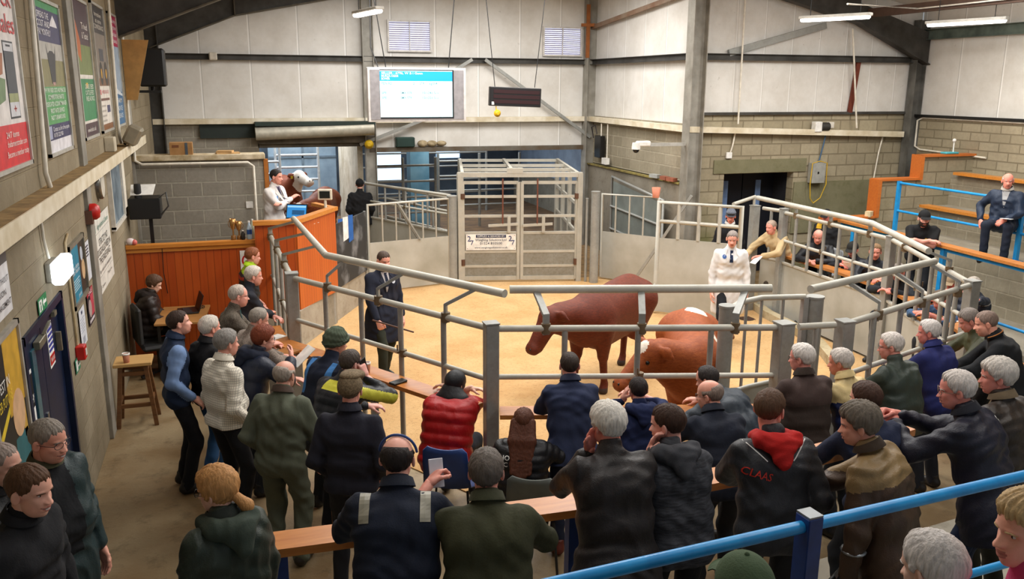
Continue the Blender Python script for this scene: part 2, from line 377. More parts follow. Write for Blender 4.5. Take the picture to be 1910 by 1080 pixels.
def nets(D, lo, h):
    S = D < 0; nx, ny, nz = D.shape
    off = [(i, j, k) for i in (0, 1) for j in (0, 1) for k in (0, 1)]
    sl = lambda A, o: A[o[0]:nx-1+o[0], o[1]:ny-1+o[1], o[2]:nz-1+o[2]]
    cnt = sum(sl(S, o).astype(np.int8) for o in off); act = (cnt > 0) & (cnt < 8); idx = np.argwhere(act)
    vid = np.full(act.shape, -1, np.int32); vid[act] = np.arange(len(idx))
    c = {o: D[idx[:, 0]+o[0], idx[:, 1]+o[1], idx[:, 2]+o[2]] for o in off}
    acc = np.zeros((len(idx), 3)); num = np.zeros(len(idx))
    for o in off:
        for a in range(3):
            if o[a]: continue
            o2 = list(o); o2[a] = 1; o2 = tuple(o2); x = (c[o] < 0) != (c[o2] < 0); t = np.where(x, c[o]/np.where(x, c[o]-c[o2], 1), 0)
            p = np.array(o, float)[None]+np.zeros((len(idx), 3)); p[:, a] += t; acc += p*x[:, None]; num += x
    V = lo+(idx+acc/num[:, None])*h; F = []
    for a in range(3):
        b, e = (a+1) % 3, (a+2) % 3
        s0 = [slice(1, n-1) for n in D.shape]; s0[a] = slice(0, D.shape[a]-1); s1 = list(s0); s1[a] = slice(1, D.shape[a])
        A0 = S[tuple(s0)]; A1 = S[tuple(s1)]; e_ = np.argwhere(A0 != A1)
        if not len(e_): continue
        base = e_+np.array([0 if i == a else 1 for i in range(3)]); sg = A0[e_[:, 0], e_[:, 1], e_[:, 2]]
        q = []
        for (db, de) in ((-1, -1), (0, -1), (0, 0), (-1, 0)):
            g = base.copy(); g[:, b] += db; g[:, e] += de; q.append(vid[g[:, 0], g[:, 1], g[:, 2]])
        q = np.stack(q, 1); q[~sg] = q[~sg][:, ::-1]; F.append(q)
    F = np.concatenate(F); F = F[(F >= 0).all(1)]
    return V, F
class Geo:
    """vertex/quad arrays of several surfaces kept in one mesh object"""
    def __init__(s): s.V = []; s.F = []; s.M = []; s.n = 0
    def add(s, V, F, m=0):
        F = np.asarray(F, np.int32)
        if F.shape[1] == 3: F = np.concatenate([F, F[:, 2:]], 1)
        s.V.append(np.asarray(V, float)); s.F.append(F+s.n); s.M.append(np.full(len(F), m, np.int32) if np.isscalar(m) else np.asarray(m, np.int32)); s.n += len(V); return s
    def me(s, name, mats):
        return raw_mesh(name, np.concatenate(s.V), np.concatenate(s.F), mats, np.concatenate(s.M), True)
    def obj(s, name, mats, parent=None): return link(name, s.me(name, mats), parent)

# ------------------------------------------------------------------ heads
def _g(x, c, w): return np.exp(-((x-c)/w)**2)
def _grid(lod):
    if lod == 0: el = np.concatenate([np.linspace(-PI/2, -1.15, 6)[:-1], np.linspace(-1.15, .45, 54)[:-1], np.linspace(.45, PI/2, 18)]); fr = np.linspace(-1, 1, 53)[:-1]; bk = np.linspace(1, 2*PI-1, 49)[:-1]
    elif lod == 1: el = np.concatenate([np.linspace(-PI/2, -1.15, 5)[:-1], np.linspace(-1.15, .45, 34)[:-1], np.linspace(.45, PI/2, 12)]); fr = np.linspace(-1, 1, 33)[:-1]; bk = np.linspace(1, 2*PI-1, 29)[:-1]
    else: el = np.concatenate([np.linspace(-PI/2, -1.15, 4)[:-1], np.linspace(-1.15, .45, 20)[:-1], np.linspace(.45, PI/2, 8)]); fr = np.linspace(-1, 1, 21)[:-1]; bk = np.linspace(1, 2*PI-1, 19)[:-1]
    a = np.concatenate([fr, bk]); A, E_ = np.meshgrid(a, el); return A, E_
def _gridfaces(A):
    n, m = A.shape; i = np.arange(n-1)[:, None]*m; j = np.arange(m)[None]; j2 = (j+1) % m
    return np.stack([i+j, i+j2, i+m+j2, i+m+j], -1).reshape(-1, 4)[:, ::-1]
def _wrap(a): return (a+PI) % (2*PI)-PI
def head_r(A, E_, fat=0., nose=1., jaw=1.):
    d = np.stack([np.sin(A)*np.cos(E_), np.cos(A)*np.cos(E_), np.sin(E_)], -1)
    def ell(c, r):
        c = np.array(c); r = np.array(r); q = d/r; o = c/r; aa = (q*q).sum(-1); bb = -(q*o).sum(-1); cc = (o*o).sum(-1)-1
        return (-bb+np.sqrt(bb*bb-aa*cc))/aa
    r1 = ell((0, -.014, .03), (.077, .099, .088)); r2 = ell((0, .022, -.045), ((.060+.012*fat)*jaw, .066+.004*fat, .076+.004*fat)); k = .012
    h = np.clip(.5+.5*(r1-r2)/k, 0, 1); r = r2+(r1-r2)*h+k*h*(1-h)
    a = _wrap(A); e = E_
    t = np.clip((.08-e)/.40, 0, 1); bridge = (.004+.020*t**1.3)*np.where(e < -.32, np.exp(-((e+.32)/.075)**2), 1)*np.where(e > .08, np.exp(-((e-.08)/.12)**2), 1)
    r = r+nose*bridge*np.exp(-(a/(.095+.06*t))**2)
    for s in (-1, 1):
        r = r+nose*.008*_g(a, s*.17, .075)*_g(e, -.33, .075)-.011*_g(a, s*.40, .19)*_g(e, .03, .12)+.006*_g(a, s*.42, .26)*_g(e, .24, .09)+.005*_g(a, s*.72, .25)*_g(e, -.22, .17)-.004*_g(a, s*.62, .2)*_g(e, -.62, .2)-.004*_g(a, s*1.05, .25)*_g(e, .3, .25)
    r = r+.0055*_g(a, 0, .26)*_g(e, -.565, .05)+.0065*_g(a, 0, .23)*_g(e, -.70, .06)-.007*_g(a, 0, .30)*_g(e, -.632, .022)-.003*_g(a, 0, .3)*_g(e, -.81, .05)+.007*_g(a, 0, .3)*_g(e, -.97, .13)+.004*fat*_g(e, -1.15, .2)
    return r, d
def head_geo(g, M, o, lod, fat=0., nose=1., jaw=1., smile=False):
    """adds a head with ears and eyes to Geo g; slots: 0 skin, 1 lips, 2 eye white, 3 iris"""
    A, E_ = _grid(lod); r, d = head_r(A, E_, fat, nose, jaw); V = (d*r[..., None]).reshape(-1, 3); F = _gridfaces(A)
    ca = _wrap(A.reshape(-1)[F]); ca = np.where(np.abs(ca).max(1) > 2.5, PI, ca.mean(1)); ce = E_.reshape(-1)[F].mean(1)
    lip = (np.abs(ca) < .30-.25*np.abs(ce+.63)) & (np.abs(ce+.63) < .105)
    lipm = np.where(lip, 1, 0)
    if smile:
        cc = -.63+.40*ca**2; wd = np.abs(ca) < .42; lipm = np.where(wd & (np.abs(ce-cc) < .10*(1-.9*np.abs(ca)/.42)+.02), 1, 0); lipm = np.where(wd & (np.abs(ce-cc) < .05*(1-np.abs(ca)/.42)), 2, lipm)
    T = lambda X: X@M.T+o
    g.add(T(V), F, lipm)
    n, m = (14, 9) if lod < 2 else (10, 6)
    a2, e2 = np.meshgrid(np.linspace(0, 2*PI, n, endpoint=False), np.linspace(-PI/2, PI/2, m)); F2 = _gridfaces(a2)
    dd = np.stack([np.sin(a2)*np.cos(e2), np.cos(a2)*np.cos(e2), np.sin(e2)], -1).reshape(-1, 3)
    for s in (-1, 1):
        q = dd*np.array((.010, .019, .033)); q[:, 2] = np.where(q[:, 2] < 0, q[:, 2]*.9, q[:, 2]); q = q-np.exp(-((dd-np.array((s*1., .1, .1)))**2).sum(1)/.35)[:, None]*np.array((s*.008, 0, 0))
        th = s*.45; c_, s_ = math.cos(th), math.sin(th); q = q@np.array(((c_, s_, 0), (-s_, c_, 0), (0, 0, 1)))
        g.add(T(q+np.array((s*(.080+.006*fat), -.010, -.006))), F2, 0)
        rr, dv = head_r(np.array([[s*.385]]), np.array([[.03]]), fat, nose, jaw); c = dv[0, 0]*(rr[0, 0]-.0075)
        ey = dd*.0125; cf = dd[F2].mean(1); fw = cf@np.array((0, 1., -.05))
        g.add(T(ey+c), F2, np.where(fw > .80, 3, 2))
        if lod < 2:
            up_ = dd*.0142; keep = (cf[:, 2] > .28) | (cf[:, 2] < -.45)
            g.add(T(up_+c), F2[keep], 0)
HAIR = {  # hairline elevation as a function of azimuth, thickness
    'short': dict(f=.78, s=.10, b=-.62, t=.011), 'crop': dict(f=.74, s=.12, b=-.60, t=.006), 'thick': dict(f=.74, s=.0, b=-.70, t=.016), 'white': dict(f=.84, s=.06, b=-.66, t=.016), 'recede': dict(f=1.12, s=.12, b=-.60, t=.010),
    'ring': dict(f=3., s=.15, b=-.62, t=.011, top=.62), 'stubble': dict(f=.82, s=.14, b=-.58, t=.004), 'mop': dict(f=.62, s=-.12, b=-.78, t=.024), 'curly': dict(f=.62, s=-.25, b=-.95, t=.030), 'bob': dict(f=.66, s=-.45, b=-1.05, t=.024)}
def hair_geo(g, M, o, lod, style, fat=0., seed=0, beard=None):
    A, E_ = _grid(lod); r, d = head_r(A, E_, fat, 0.3); a = np.abs(_wrap(A)); rng = np.random.RandomState(seed)
    if style:
        p = HAIR[style]
        ph = rng.rand(6)*6
        line = np.interp(a, [0, .75, 1.05, 1.35, 1.75, 2.2, PI], [p['f'], p['f']*.93, max(.35, p['s']+.1), p['s'], p['s']+(.2 if p['s'] > -.3 else 0), p['b']*.8, p['b']])+.05*np.sin(A*13+ph[0])+.035*np.sin(A*29+ph[1])
        msk = np.clip((E_-line)/.20, -1, 1)
        if 'top' in p: msk = np.minimum(msk, np.clip((p['top']+.18*(a > 2.2)-E_)/.30, -1, 1)); msk = np.minimum(msk, np.clip((a-1.1)/.2, -1, 1))
        t = p['t']*(.7+.3*np.clip(E_, 0, 1))*np.where(msk > 0, np.clip(msk, 0, 1)**.7, 0)-.012*np.clip(-msk*3, 0, 1)
        ca, sa = math.cos(.45), math.sin(.45); cy = d[..., 1]*ca+d[..., 2]*sa; cz = -d[..., 1]*sa+d[..., 2]*ca; phi = np.arctan2(d[..., 0], cy); wob = .7*np.sin(phi*31+ph[2]+1.6*np.sin(cz*5+ph[3]))+.6*np.sin(phi*17+ph[4]+2*np.sin(cz*7))+.5*np.sin(cz*11+ph[5]+2*np.sin(phi*5))
        if style == 'curly': wob = 1.7*np.sin(d[..., 0]*46+ph[0])*np.sin(d[..., 1]*46+ph[1])*np.sin(d[..., 2]*46+ph[2])
        t = t+np.where(msk > 0, (.0011+p['t']*.09)*wob*np.clip(msk, 0, 1), 0)
        g.add((d*(r+t)[..., None]).reshape(-1, 3)@M.T+o, _gridfaces(A), 0)
    if beard:
        r2, d2 = head_r(A, E_, fat, 1.); msk = np.minimum(np.clip((-.42+.0*a-E_+.35*np.clip(a-.5, 0, 1))/.1, -1, 1), np.clip((1.45-a)/.1, -1, 1)); lipz = (a < .3) & (np.abs(E_+.635) < .09); msk = np.where(lipz, -1, msk)
        t = np.where(msk > 0, beard*np.sqrt(np.clip(msk, 0, 1)), 0)-.01*np.clip(-msk*3, 0, 1)
        g.add((d2*(r2+t)[..., None]).reshape(-1, 3)@M.T+o, _gridfaces(A), 0)
def shell_geo(g, M, o, lod, fat, linef, linesd, lineb, t, rib=None, puff=0.):
    """hat crown following the skull above a line"""
    A, E_ = _grid(lod); r, d = head_r(A, E_, fat, 0.2); a = np.abs(_wrap(A)); line = np.interp(a, [0, 1.2, 2., PI], [linef, linesd, (linesd+lineb)/2, lineb]); msk = np.clip((E_-line)/.05, -1, 1)
    tt = np.where(msk > 0, t+puff*np.clip(E_-line, 0, 1), 0)-.014*np.clip(-msk*3, 0, 1)
    if rib: tt = tt+np.where(msk > 0, rib(A, E_, line), 0)
    g.add((d*(r+tt)[..., None]).reshape(-1, 3)@M.T+o, _gridfaces(A), 0)

# ------------------------------------------------------------------ hands (wrist at origin, fingers along +Y, palm towards -Z, thumb on +X)
_hc = {}
def hand_mesh(kind, lod):
    key = (kind, lod)
    if key in _hc: return _hc[key]
    curl = {'relax': (.35, .45, .35), 'grip': (1.15, 1.25, .8), 'flat': (.06, .1, .08), 'hold': (.7, .8, .5)}[kind]
    b = Blob(); b.add(cap((0, -.05, 0), (0, .01, 0), .027, .026, flat=((0, 0, 1), 1.25)))
    for x, y in ((-.026, .075), (-.009, .082), (.009, .082), (.026, .078)): b.add(cap((x*.55, .012, 0), (x, y, -.001), .0175, .0135, .014))
    for i, (x, ln) in enumerate(((-.028, .80), (-.0095, .95), (.0095, 1.0), (.028, .93))):
        p = np.array((x, .085, 0.)); ang = 0; spread = x*1.6
        for L, cu, r0, r1 in ((.042, curl[0], .0100, .0092), (.027, curl[1], .0092, .0084), (.021, curl[2], .0084, .0070)):
            ang += cu*(1.05-.03*i); dr = np.array((spread*.25*math.cos(ang), math.cos(ang), -math.sin(ang))); q = p+dr*L*ln; b.add(cap(p, q, r0, r1, .006)); p = q
    th = {'relax': (.75, .5), 'grip': (.7, 1.2), 'flat': (.9, .15), 'hold': (.65, .9)}[kind]
    p = np.array((.022, .018, -.006)); q = p+np.array((.026, .030, -.010)); b.add(cap(p, q, .0165, .0125, .014)); e = q+np.array((.016*(1.3-th[1]), .028, -.012-.012*th[1])); b.add(cap(q, e, .0115, .0100, .006)); f = e+np.array((-.006*th[1], .024, -.006-.010*th[1])); b.add(cap(e, f, .0100, .0078, .006))
    _hc[key] = b.mesh(.0048 if lod == 0 else (.0062 if lod == 1 else .0085)); return _hc[key]
def rot(axis, a):
    return np.array(Matrix.Rotation(a, 3, axis))
def unit(v): v = np.asarray(v, float); return v/(np.linalg.norm(v)+1e-12)
def ik(S, Wt, l1, l2, pole):
    S = np.asarray(S, float); Wt = np.asarray(Wt, float); d = Wt-S; L = np.linalg.norm(d); mx = (l1+l2)*.985
    if L > mx: d = d/L*mx; L = mx; Wt = S+d
    if L < abs(l1-l2)+.04: L = abs(l1-l2)+.04; d = unit(d)*L; Wt = S+d
    u = d/L; c = (l1*l1+L*L-l2*l2)/(2*L); hgt = math.sqrt(max(0, l1*l1-c*c)); p = np.asarray(pole, float); p = p-u*(p@u); p = unit(p)
    return S+u*c+p*hgt, Wt
# ------------------------------------------------------------------ people
IRIS = plain('3a2a1e', .2, key='iris'); SCLERA = plain('d9cfc8', .3, key='eye white')
LIP = skin('b06a5c')
RING = (4.6, 10.0)
CLEAR = None
def person(label, px, py, z0=0., ht=1.75, face=None, yaw=None, lean=0., bend=.12, sit=None, look=(0, 5), roll=0., aL='down', aR='down', hL='relax', hR='relax', lh=1.0, legs='stand',
           girth=1., belly=0., top=None, bottom='23262b', boots='1d1a18', hair=('short', '4a3a2c'), beard=None, skinc='d6a48e', lod=1, fat=0., nose=1., jaw=1., glasses=None, cap_=None, hood=None, collar=None, shirt=None, seed=None, smile=False, group=None, at=None):
    s = ht/1.74; g_ = girth; seed = seed if seed is not None else int(px*7+py*3); rng = np.random.RandomState(seed)
    top = dict(top or {}); X = np.array((1., 0, 0))
    # --- skeleton, facing +Y, feet level at z = 0
    if sit: Pz = sit+.10; Pv = np.array((0, 0, Pz))
    else: Pv = np.array((0, -.10*math.sin(lean)*2 if legs != 'walk' else 0., .94*s))
    def fr(a): return np.array((0, math.sin(a), math.cos(a))), np.array((0, math.cos(a), -math.sin(a)))
    u, f = fr(lean); u2, f2 = fr(lean+bend); u3, f3 = fr((lean+bend)*.75+.12)
    if roll: Rr = rot('Y', roll); u = Rr@u; u2 = Rr@u2; u3 = Rr@u3
    Wv = Pv+u*.16*s; Cv = Pv+u*.34*s+f*.005; N = Cv+u2*.175*s; Hc = N+u3*.145*s+f3*.02
    Mh = rot('Z', -R(look[0]))@rot('X', -R(look[1])-.35*(lean+bend)*0)@rot('Y', roll*.6)
    hs = .98*(.6+.4*s); M = Mh*hs
    S = {}; E_ = {}; Wr = {}
    for sd, q, key in ((-1, aL, 'L'), (1, aR, 'R')):
        S[key] = N-u2*.078*s+X*sd*.172*s*(.75+.25*g_)
        pole = np.array((sd*.6, -.7, -.5))
        if q == 'down': w = S[key]+np.array((sd*.075, .06, -.53*s))
        elif q == 'ledge': w = np.array((sd*.07, S[key][1]+.36*s, lh+.045)); pole = np.array((sd*1., -.25, -.35))
        elif q == 'ledgewide': w = np.array((sd*.24, S[key][1]+.38*s, lh+.045)); pole = np.array((sd*1., -.4, -.4))
        elif q == 'ledgecross': w = np.array((-sd*.08, S[key][1]+.27*s, lh+.05)); pole = np.array((sd*1., -.1, -.5))
        elif q == 'cross': w = Cv+np.array((-sd*.11, .20 if sd < 0 else .235, -.06+.03*sd)); pole = np.array((sd*.8, .1, -.9))
        elif q == 'chin': w = Hc+Mh@np.array((sd*.065, .10, -.165)); pole = np.array((sd*.5, .5, -1.))
        elif q == 'temple': w = Hc+Mh@np.array((sd*.125, .085, -.10)); pole = np.array((sd*1., .3, -.6))
        elif q == 'phone': w = Hc+Mh@np.array((sd*.10, .27, -.16)); pole = np.array((sd*.9, .1, -.8))
        elif q == 'read': w = Cv+np.array((sd*.10, .33, .06)); pole = np.array((sd*.9, -.2, -.8))
        elif q == 'pocket': w = Pv+np.array((sd*.19, .11, .0)); pole = np.array((sd*.45, -1., 0))
        elif q == 'back': w = Pv+np.array((sd*.08, -.17, .08)); pole = np.array((sd*1., -.4, 0))
        elif q == 'lap': w = Pv+np.array((sd*.10, .33, .10)); pole = np.array((sd*.8, -.6, -.5))
        else: w = np.array(q, float); pole = np.array((sd*.8, -.5, -.5))
        E_[key], Wr[key] = ik(S[key], w, .285*s, .255*s, pole)
    Hp = {}; K = {}; An = {}
    for sd, key in ((-1, 'L'), (1, 'R')):
        Hp[key] = Pv+X*sd*.09*s-np.array((0, 0, .02))
        if sit: K[key] = Hp[key]+np.array((sd*.06, .43*s, .02)); An[key] = np.array((sd*.14, K[key][1]+(-.02 if legs != 'stretch' else .2), .09)); 
        else:
            st = {'stand': (0, 0), 'walk': (.36*sd, 0), 'step': (.17*sd, 0), 'stepR': (-.17*sd, 0)}.get(legs, (0, 0))[0]; foot = np.array((sd*.115*s, st, .085 if not (legs == 'walk' and sd < 0) else .14))
            K[key], An[key] = ik(Hp[key], foot, .44*s, .43*s, (sd*.1, 1., 0))
    # --- the body
    core = Blob(); bare = top.get('sleeve') == 'short'
    core.add(cap(Pv-X*.07, Pv+X*.07, .10*g_, k=.05), cap(Wv-X*.05, Wv+X*.05, .095*g_, k=.06), cap(Cv-X*.07, Cv+X*.07, .10*g_, k=.06), cap(N-u2*.10-X*.08, N-u2*.10+X*.08, .050, k=.05), cap(N-u2*.03, Hc+M@np.array((0, -.022, -.05)), .060+.008*fat, .054+.008*fat, k=.03))
    for key in 'LR':
        core.add(cap(S[key], E_[key], .050 if bare else .042, .043 if bare else .036, k=.03), cap(E_[key], Wr[key]+unit(Wr[key]-E_[key])*.03, .045 if bare else .036, .029, k=.02), cap(Hp[key], K[key], .078, .055, k=.03), cap(K[key], An[key], .054, .04, k=.02))
    G = Geo(); V, F = core.mesh(.013 if bare else (.018 if lod < 2 else .024)); G.add(V, F, 0)
    head_geo(G, M, Hc, lod, fat, nose, jaw, smile)
    for sd, key, hk in ((-1, 'L', hL), (1, 'R', hR)):
        if hk is None: continue
        fa = unit(Wr[key]-E_[key]); pa = {'chin': Mh@np.array((0, -1., .3)), 'temple': Mh@np.array((-sd*1., -.2, 0)), 'phone': Mh@np.array((-sd*.7, -.7, 0)), 'down': np.array((-sd*1., 0, 0)), 'ledge': np.array((0, .1, -1.)), 'ledgewide': np.array((0, .1, -1.)), 'ledgecross': np.array((0, -.2, -1.)), 'read': np.array((-sd*.8, -.3, .4))}.get(aL if sd < 0 else aR, np.array((-sd*.6, 0, -.8)))
        if (aL if sd < 0 else aR) in ('ledge', 'ledgewide', 'ledgecross'): fa = unit(fa*np.array((1, 1, .25)))
        if (aL if sd < 0 else aR) in ('chin', 'temple'): fa = unit(fa*.5+np.array((0, 0, .8)))
        z = -(pa-fa*(pa@fa)); z = unit(z); xx = np.cross(fa, z); Hm = np.array((xx, fa, z)).T
        V, F = hand_mesh(hk, lod); V = V.copy()
        if sd > 0: V[:, 0] *= -1; F = F[:, ::-1]
        G.add((V*(.97*s))@Hm.T+Wr[key]+fa*.028, F, 0)
    # --- place in the yard: the head stands where its sight line meets the height of the head
    if at is None: hw = az(px, py, z0+Hc[2])
    else: hw = np.array((at[0], at[1], 0))
    ang = yaw if yaw is not None else math.degrees(math.atan2(RING[0]-hw[0], RING[1]-hw[1]))+(face or 0)
    th = -R(ang); c_, s_ = math.cos(th), math.sin(th); hx = np.array((c_*Hc[0]-s_*Hc[1], s_*Hc[0]+c_*Hc[1]))
    loc = (hw[0]-hx[0], hw[1]-hx[1], z0)
    root = G.obj('person', [skin(skinc), LIP, SCLERA, IRIS]); root.location = loc; root.rotation_euler = (0, 0, th); tag(root, label, 'person', group)
    # --- upper garment
    tc = top.get('c', '2a2c33'); tk = top.get('kind', 'cloth'); b_ = top.get('bulk', 1.0); hm = top.get('hem', .13); J = Blob(); T_ = 1.04*b_*g_
    bf = f*.05*belly
    J.add(cap(Pv-X*.082-u*.02, Pv+X*.082-u*.02, .117*T_, k=.05), cap(Wv-X*.078+bf, Wv+X*.078+bf, .115*T_+.03*belly, k=.06), cap(Cv-X*.084, Cv+X*.084, .116*T_, k=.07), cap(N-u2*.125*s-X*.095, N-u2*.125*s+X*.095, .080*b_, k=.06), cap(N-u2*.088*s-X*.135*s, N-u2*.088*s+X*.135*s, .056*b_, k=.05), cap(N-u2*.045-X*.05, N-u2*.045+X*.05, .050, k=.05), cap(N-u2*.05, N+u3*.035, .074, .066, k=.035))
    if hm > .14:
        q = .10
        while q < hm+.05: J.add(cap(Pv-X*.085-u*q, Pv+X*.085-u*q, (.122+.03*q)*T_, k=.06)); q += .08
    if sit:
        for key in 'LR': J.add(cap(Hp[key]+np.array((0, 0, .03)), Hp[key]+(K[key]-Hp[key])*.35+np.array((0, 0, .02)), .10, .09, k=.05))
    slv = {}
    for sd, key in ((-1, 'L'), (1, 'R')):
        e = E_[key]; w = Wr[key]; fa = unit(w-e)
        if bare:
            m = S[key]+(e-S[key])*.62; J.add(cap(S[key], m, .064*b_, .062*b_, k=.04)); J.cut(m+unit(e-S[key])*.0, e-S[key]) if False else None
        else:
            J.add(cap(S[key], e, .064*b_, .053*b_, k=.035), cap(e, w-fa*.012, .053*b_, .041*b_, k=.022))
    if top.get('suit'):
        for key in 'LR': J.add(cap(Hp[key], K[key], .098, .078, k=.04), cap(K[key], An[key]-np.array((0, 0, .02)), .078, .066, k=.03))
        hm = 9.
    amp = top.get('amp', {'puffer': .003, 'shell': .0095, 'wax': .0105, 'knit': .0055, 'fleece': .0065}.get(tk, .0085)); J.wr = (amp, top.get('fr', 25.), float(rng.rand()*6))
    if top.get('quilt'):
        qa, qs = top['quilt']; Sl = [(S[k].astype(_f32), E_[k].astype(_f32), Wr[k].astype(_f32)) for k in 'LR']
        def quilt(Pp, qa=qa, qs=qs):
            t = (Pp-Pv.astype(_f32))@u.astype(_f32); lat = np.abs(Pp[:, 0]); tt = t.copy()
            for (a, e, w) in Sl:
                L1 = np.linalg.norm(e-a); d1 = _prim(Pp, (a, e, .075, .06, 0, None, None)); d2 = _prim(Pp, (e, w, .06, .045, 0, None, None)); m = np.minimum(d1, d2) < .02; m &= lat > .17*s
                t1 = (Pp-a)@((e-a)/L1); t2 = L1+(Pp-e)@((w-e)/np.linalg.norm(w-e)); tt = np.where(m, np.where(d1 < d2, t1, t2), tt)
            return (qa*np.abs(np.sin(PI*tt/qs))).astype(_f32)
        J.quilt = quilt
    hp = Pv-u*hm
    if not sit and hm < 5: J.cut(hp, -u)
    J.cut(N+u3*.075, u3)
    V, F = J.mesh(.0105 if lod == 0 else (.013 if lod == 1 else .019))
    ctr = V[F].mean(1); rel = ctr-Pv; tt = rel@u; xx = rel[:, 0]; yy = rel@f; armd = np.min([np.minimum(_prim(ctr.astype(_f32), (S[k].astype(_f32), E_[k].astype(_f32), .074, .06, 0, None, None)), _prim(ctr.astype(_f32), (E_[k].astype(_f32), Wr[k].astype(_f32), .06, .045, 0, None, None))) for k in 'LR'], 0)
    arm = (armd < .012) & (np.abs(xx) > .16*s)
    fm = np.zeros(len(F), int); mats = [fabric(tc, tk)]
    for (fn, col, kd) in top.get('zones', []):
        mats.append(fabric(col, kd)); fm[fn(tt/s, xx/s, yy/s, arm)] = len(mats)-1
    JG = Geo(); JG.add(V, F, fm); jk = JG.obj(top.get('name', 'jacket'), mats, root)
    if top.get('label'): jk['label'] = top['label']
    # --- trousers
    suit = top.get('suit'); Tr = Blob(); Tr.add(cap(Pv-X*.07, Pv+X*.07, (.104 if hm > -.02 else .112)*g_, k=.04))
    for key in 'LR': Tr.add(cap(Hp[key], K[key], .084*(.6+.4*g_), .066, k=.025), cap(K[key], An[key]-np.array((0, 0, .02)), .068, .057, k=.03))
    Tr.wr = (.006, 19., float(rng.rand()*6)); Tr.cut(Pv+np.array((0, 0, .15)), (0, 0, 1)) if sit else Tr.cut(Pv+u*.10, u)
    
    if not suit: V, F = Tr.mesh(.014 if lod < 2 else .022); TG = Geo(); TG.add(V, F, 0); TG.obj('trousers', [fabric(bottom, top.get('bkind', 'cloth'))], root)
    if boots:
        for sd, key in ((-1, 'L'), (1, 'R')):
            b = An[key]; bb = Blob(); z = b[2]-.085
            bb.add(cap((b[0], b[1]-.03, z+.055), (b[0]+sd*.015, b[1]+.15, z+.038), .046, .036, k=.03), cap((b[0], b[1], z+.06), (b[0], b[1], z+.13), .046, .05, k=.03)).cut((0, 0, z+.002), (0, 0, -1)).cut((0, 0, z+.14), (0, 0, 1))
            V, F = bb.mesh(.012 if lod < 2 else .016); sg = Geo(); sg.add(V, F, 0); sg.obj('shoe', [plain(boots, .5)], root)
    # --- hair, hats, glasses, collars
    if hair and (hair[0] or beard):
        HG = Geo(); hair_geo(HG, M, Hc, lod, hair[0], fat, seed); HG.obj('hair', [hairm(hair[1])], root) if hair[0] else None
    if beard:
        HG = Geo(); hair_geo(HG, M, Hc, lod, None, fat, seed, beard[0]); HG.obj('beard', [hairm(beard[1])], root)
    hcol = hair[1] if hair else '6a6259'
    mb = MB()
    if lod < 2 and not (cap_ and cap_[0] == 'up'):
        for sd in (-1, 1):
            pts = []
            for q in np.linspace(.17, .62, 5): rr, dv = head_r(np.array([[sd*q]]), np.array([[.215-.25*(q-.4)**2*3]]), fat, nose, jaw); pts.append(M@(dv[0, 0]*(rr[0, 0]+.001))+Hc)
            mb = MB(); mb.tube(pts, [.0022, .0036, .0036, .003, .0016], 0, 6); mb.build('eyebrow', hairm(hcol), root)
    if glasses:
        mb = MB(); 
        for sd in (-1, 1):
            cx = sd*.034; ring = [M@np.array((cx+.026*math.cos(a), .0985-.22*abs(cx+.026*math.cos(a)), .004+.019*math.sin(a)))+Hc for a in np.linspace(0, 2*PI, 15)[:-1]]
            mb.tube(ring, .0017, 0, 5, closed=True)
            mb.tube([M@np.array((sd*.060, .086, .008))+Hc, M@np.array((sd*.081, .05, .010))+Hc, M@np.array((sd*.084, -.012, .006))+Hc], .0017, 0, 5)
        mb.tube([M@np.array((-.009, .0965, .008))+Hc, M@np.array((.009, .0965, .008))+Hc], .0016, 0, 5)
        mb.build('glasses', plain(glasses, .3, .3), root)
    if cap_: hat(cap_, M, Hc, lod, fat, root)
    if hood:
        hk, hcx = hood; b = Blob()
        if hk == 'down':
            c = N-u2*.01-f2*.03; b.add(cap(c+X*.085+f2*.07+u2*.01, c+X*.09-f2*.05, .040, .044, k=.03), cap(c-X*.085+f2*.07+u2*.01, c-X*.09-f2*.05, .040, .044, k=.03), cap(c+X*.09-f2*.05, c-f2*.095-u2*.02, .044, .05, k=.04), cap(c-X*.09-f2*.05, c-f2*.095-u2*.02, .044, .05, k=.04), cap(c-f2*.10-u2*.03-X*.03, c-f2*.125-u2*.11, .05, .035, k=.05, flat=(f2, 1.3)), cap(c-f2*.10-u2*.03+X*.03, c-f2*.125-u2*.11, .05, .035, k=.05, flat=(f2, 1.3)))
            b.wr = (.006, 34., 1.3); V, F = b.mesh(.010 if lod == 0 else .013); hg = Geo(); hg.add(V, F, 0); hg.obj('hood', [fabric(hcx, top.get('hkind', 'cloth'))], jk)
        else:
            hg = Geo(); shell_geo(hg, M, Hc, lod, fat, .75, -.55, -1.3, .018); b.add(cap(Hc+M@np.array((-.06, -.03, -.08)), N-X*.09, .06, .07, k=.05), cap(Hc+M@np.array((.06, -.03, -.08)), N+X*.09, .06, .07, k=.05), cap(Hc+M@np.array((0, -.06, -.05)), N-f2*.03, .08, .07, k=.05)); b.wr = (.004, 20., 2.); V, F = b.mesh(.013); hg.add(V, F, 0); hg.obj('hood', [fabric(hcx, 'shell')], jk)
    if collar:
        mb = MB(); pts = [N+u3*(.055+.012*math.cos(a))+X*.078*math.sin(a)-f3*.072*math.cos(a) for a in np.linspace(0, 2*PI, 19)[:-1]]; low = [N+u3*.015+X*.092*math.sin(a)-f3*.090*math.cos(a) for a in np.linspace(0, 2*PI, 19)[:-1]]
        n = len(pts); mb.add(pts+low+[p-(p-N-u3*.05)*.10 for p in pts], [(i, (i+1) % n, n+(i+1) % n, n+i) for i in range(n)]+[(i, 2*n+i, 2*n+(i+1) % n, (i+1) % n) for i in range(n)], 0, True); mb.build('collar', fabric(collar), jk)
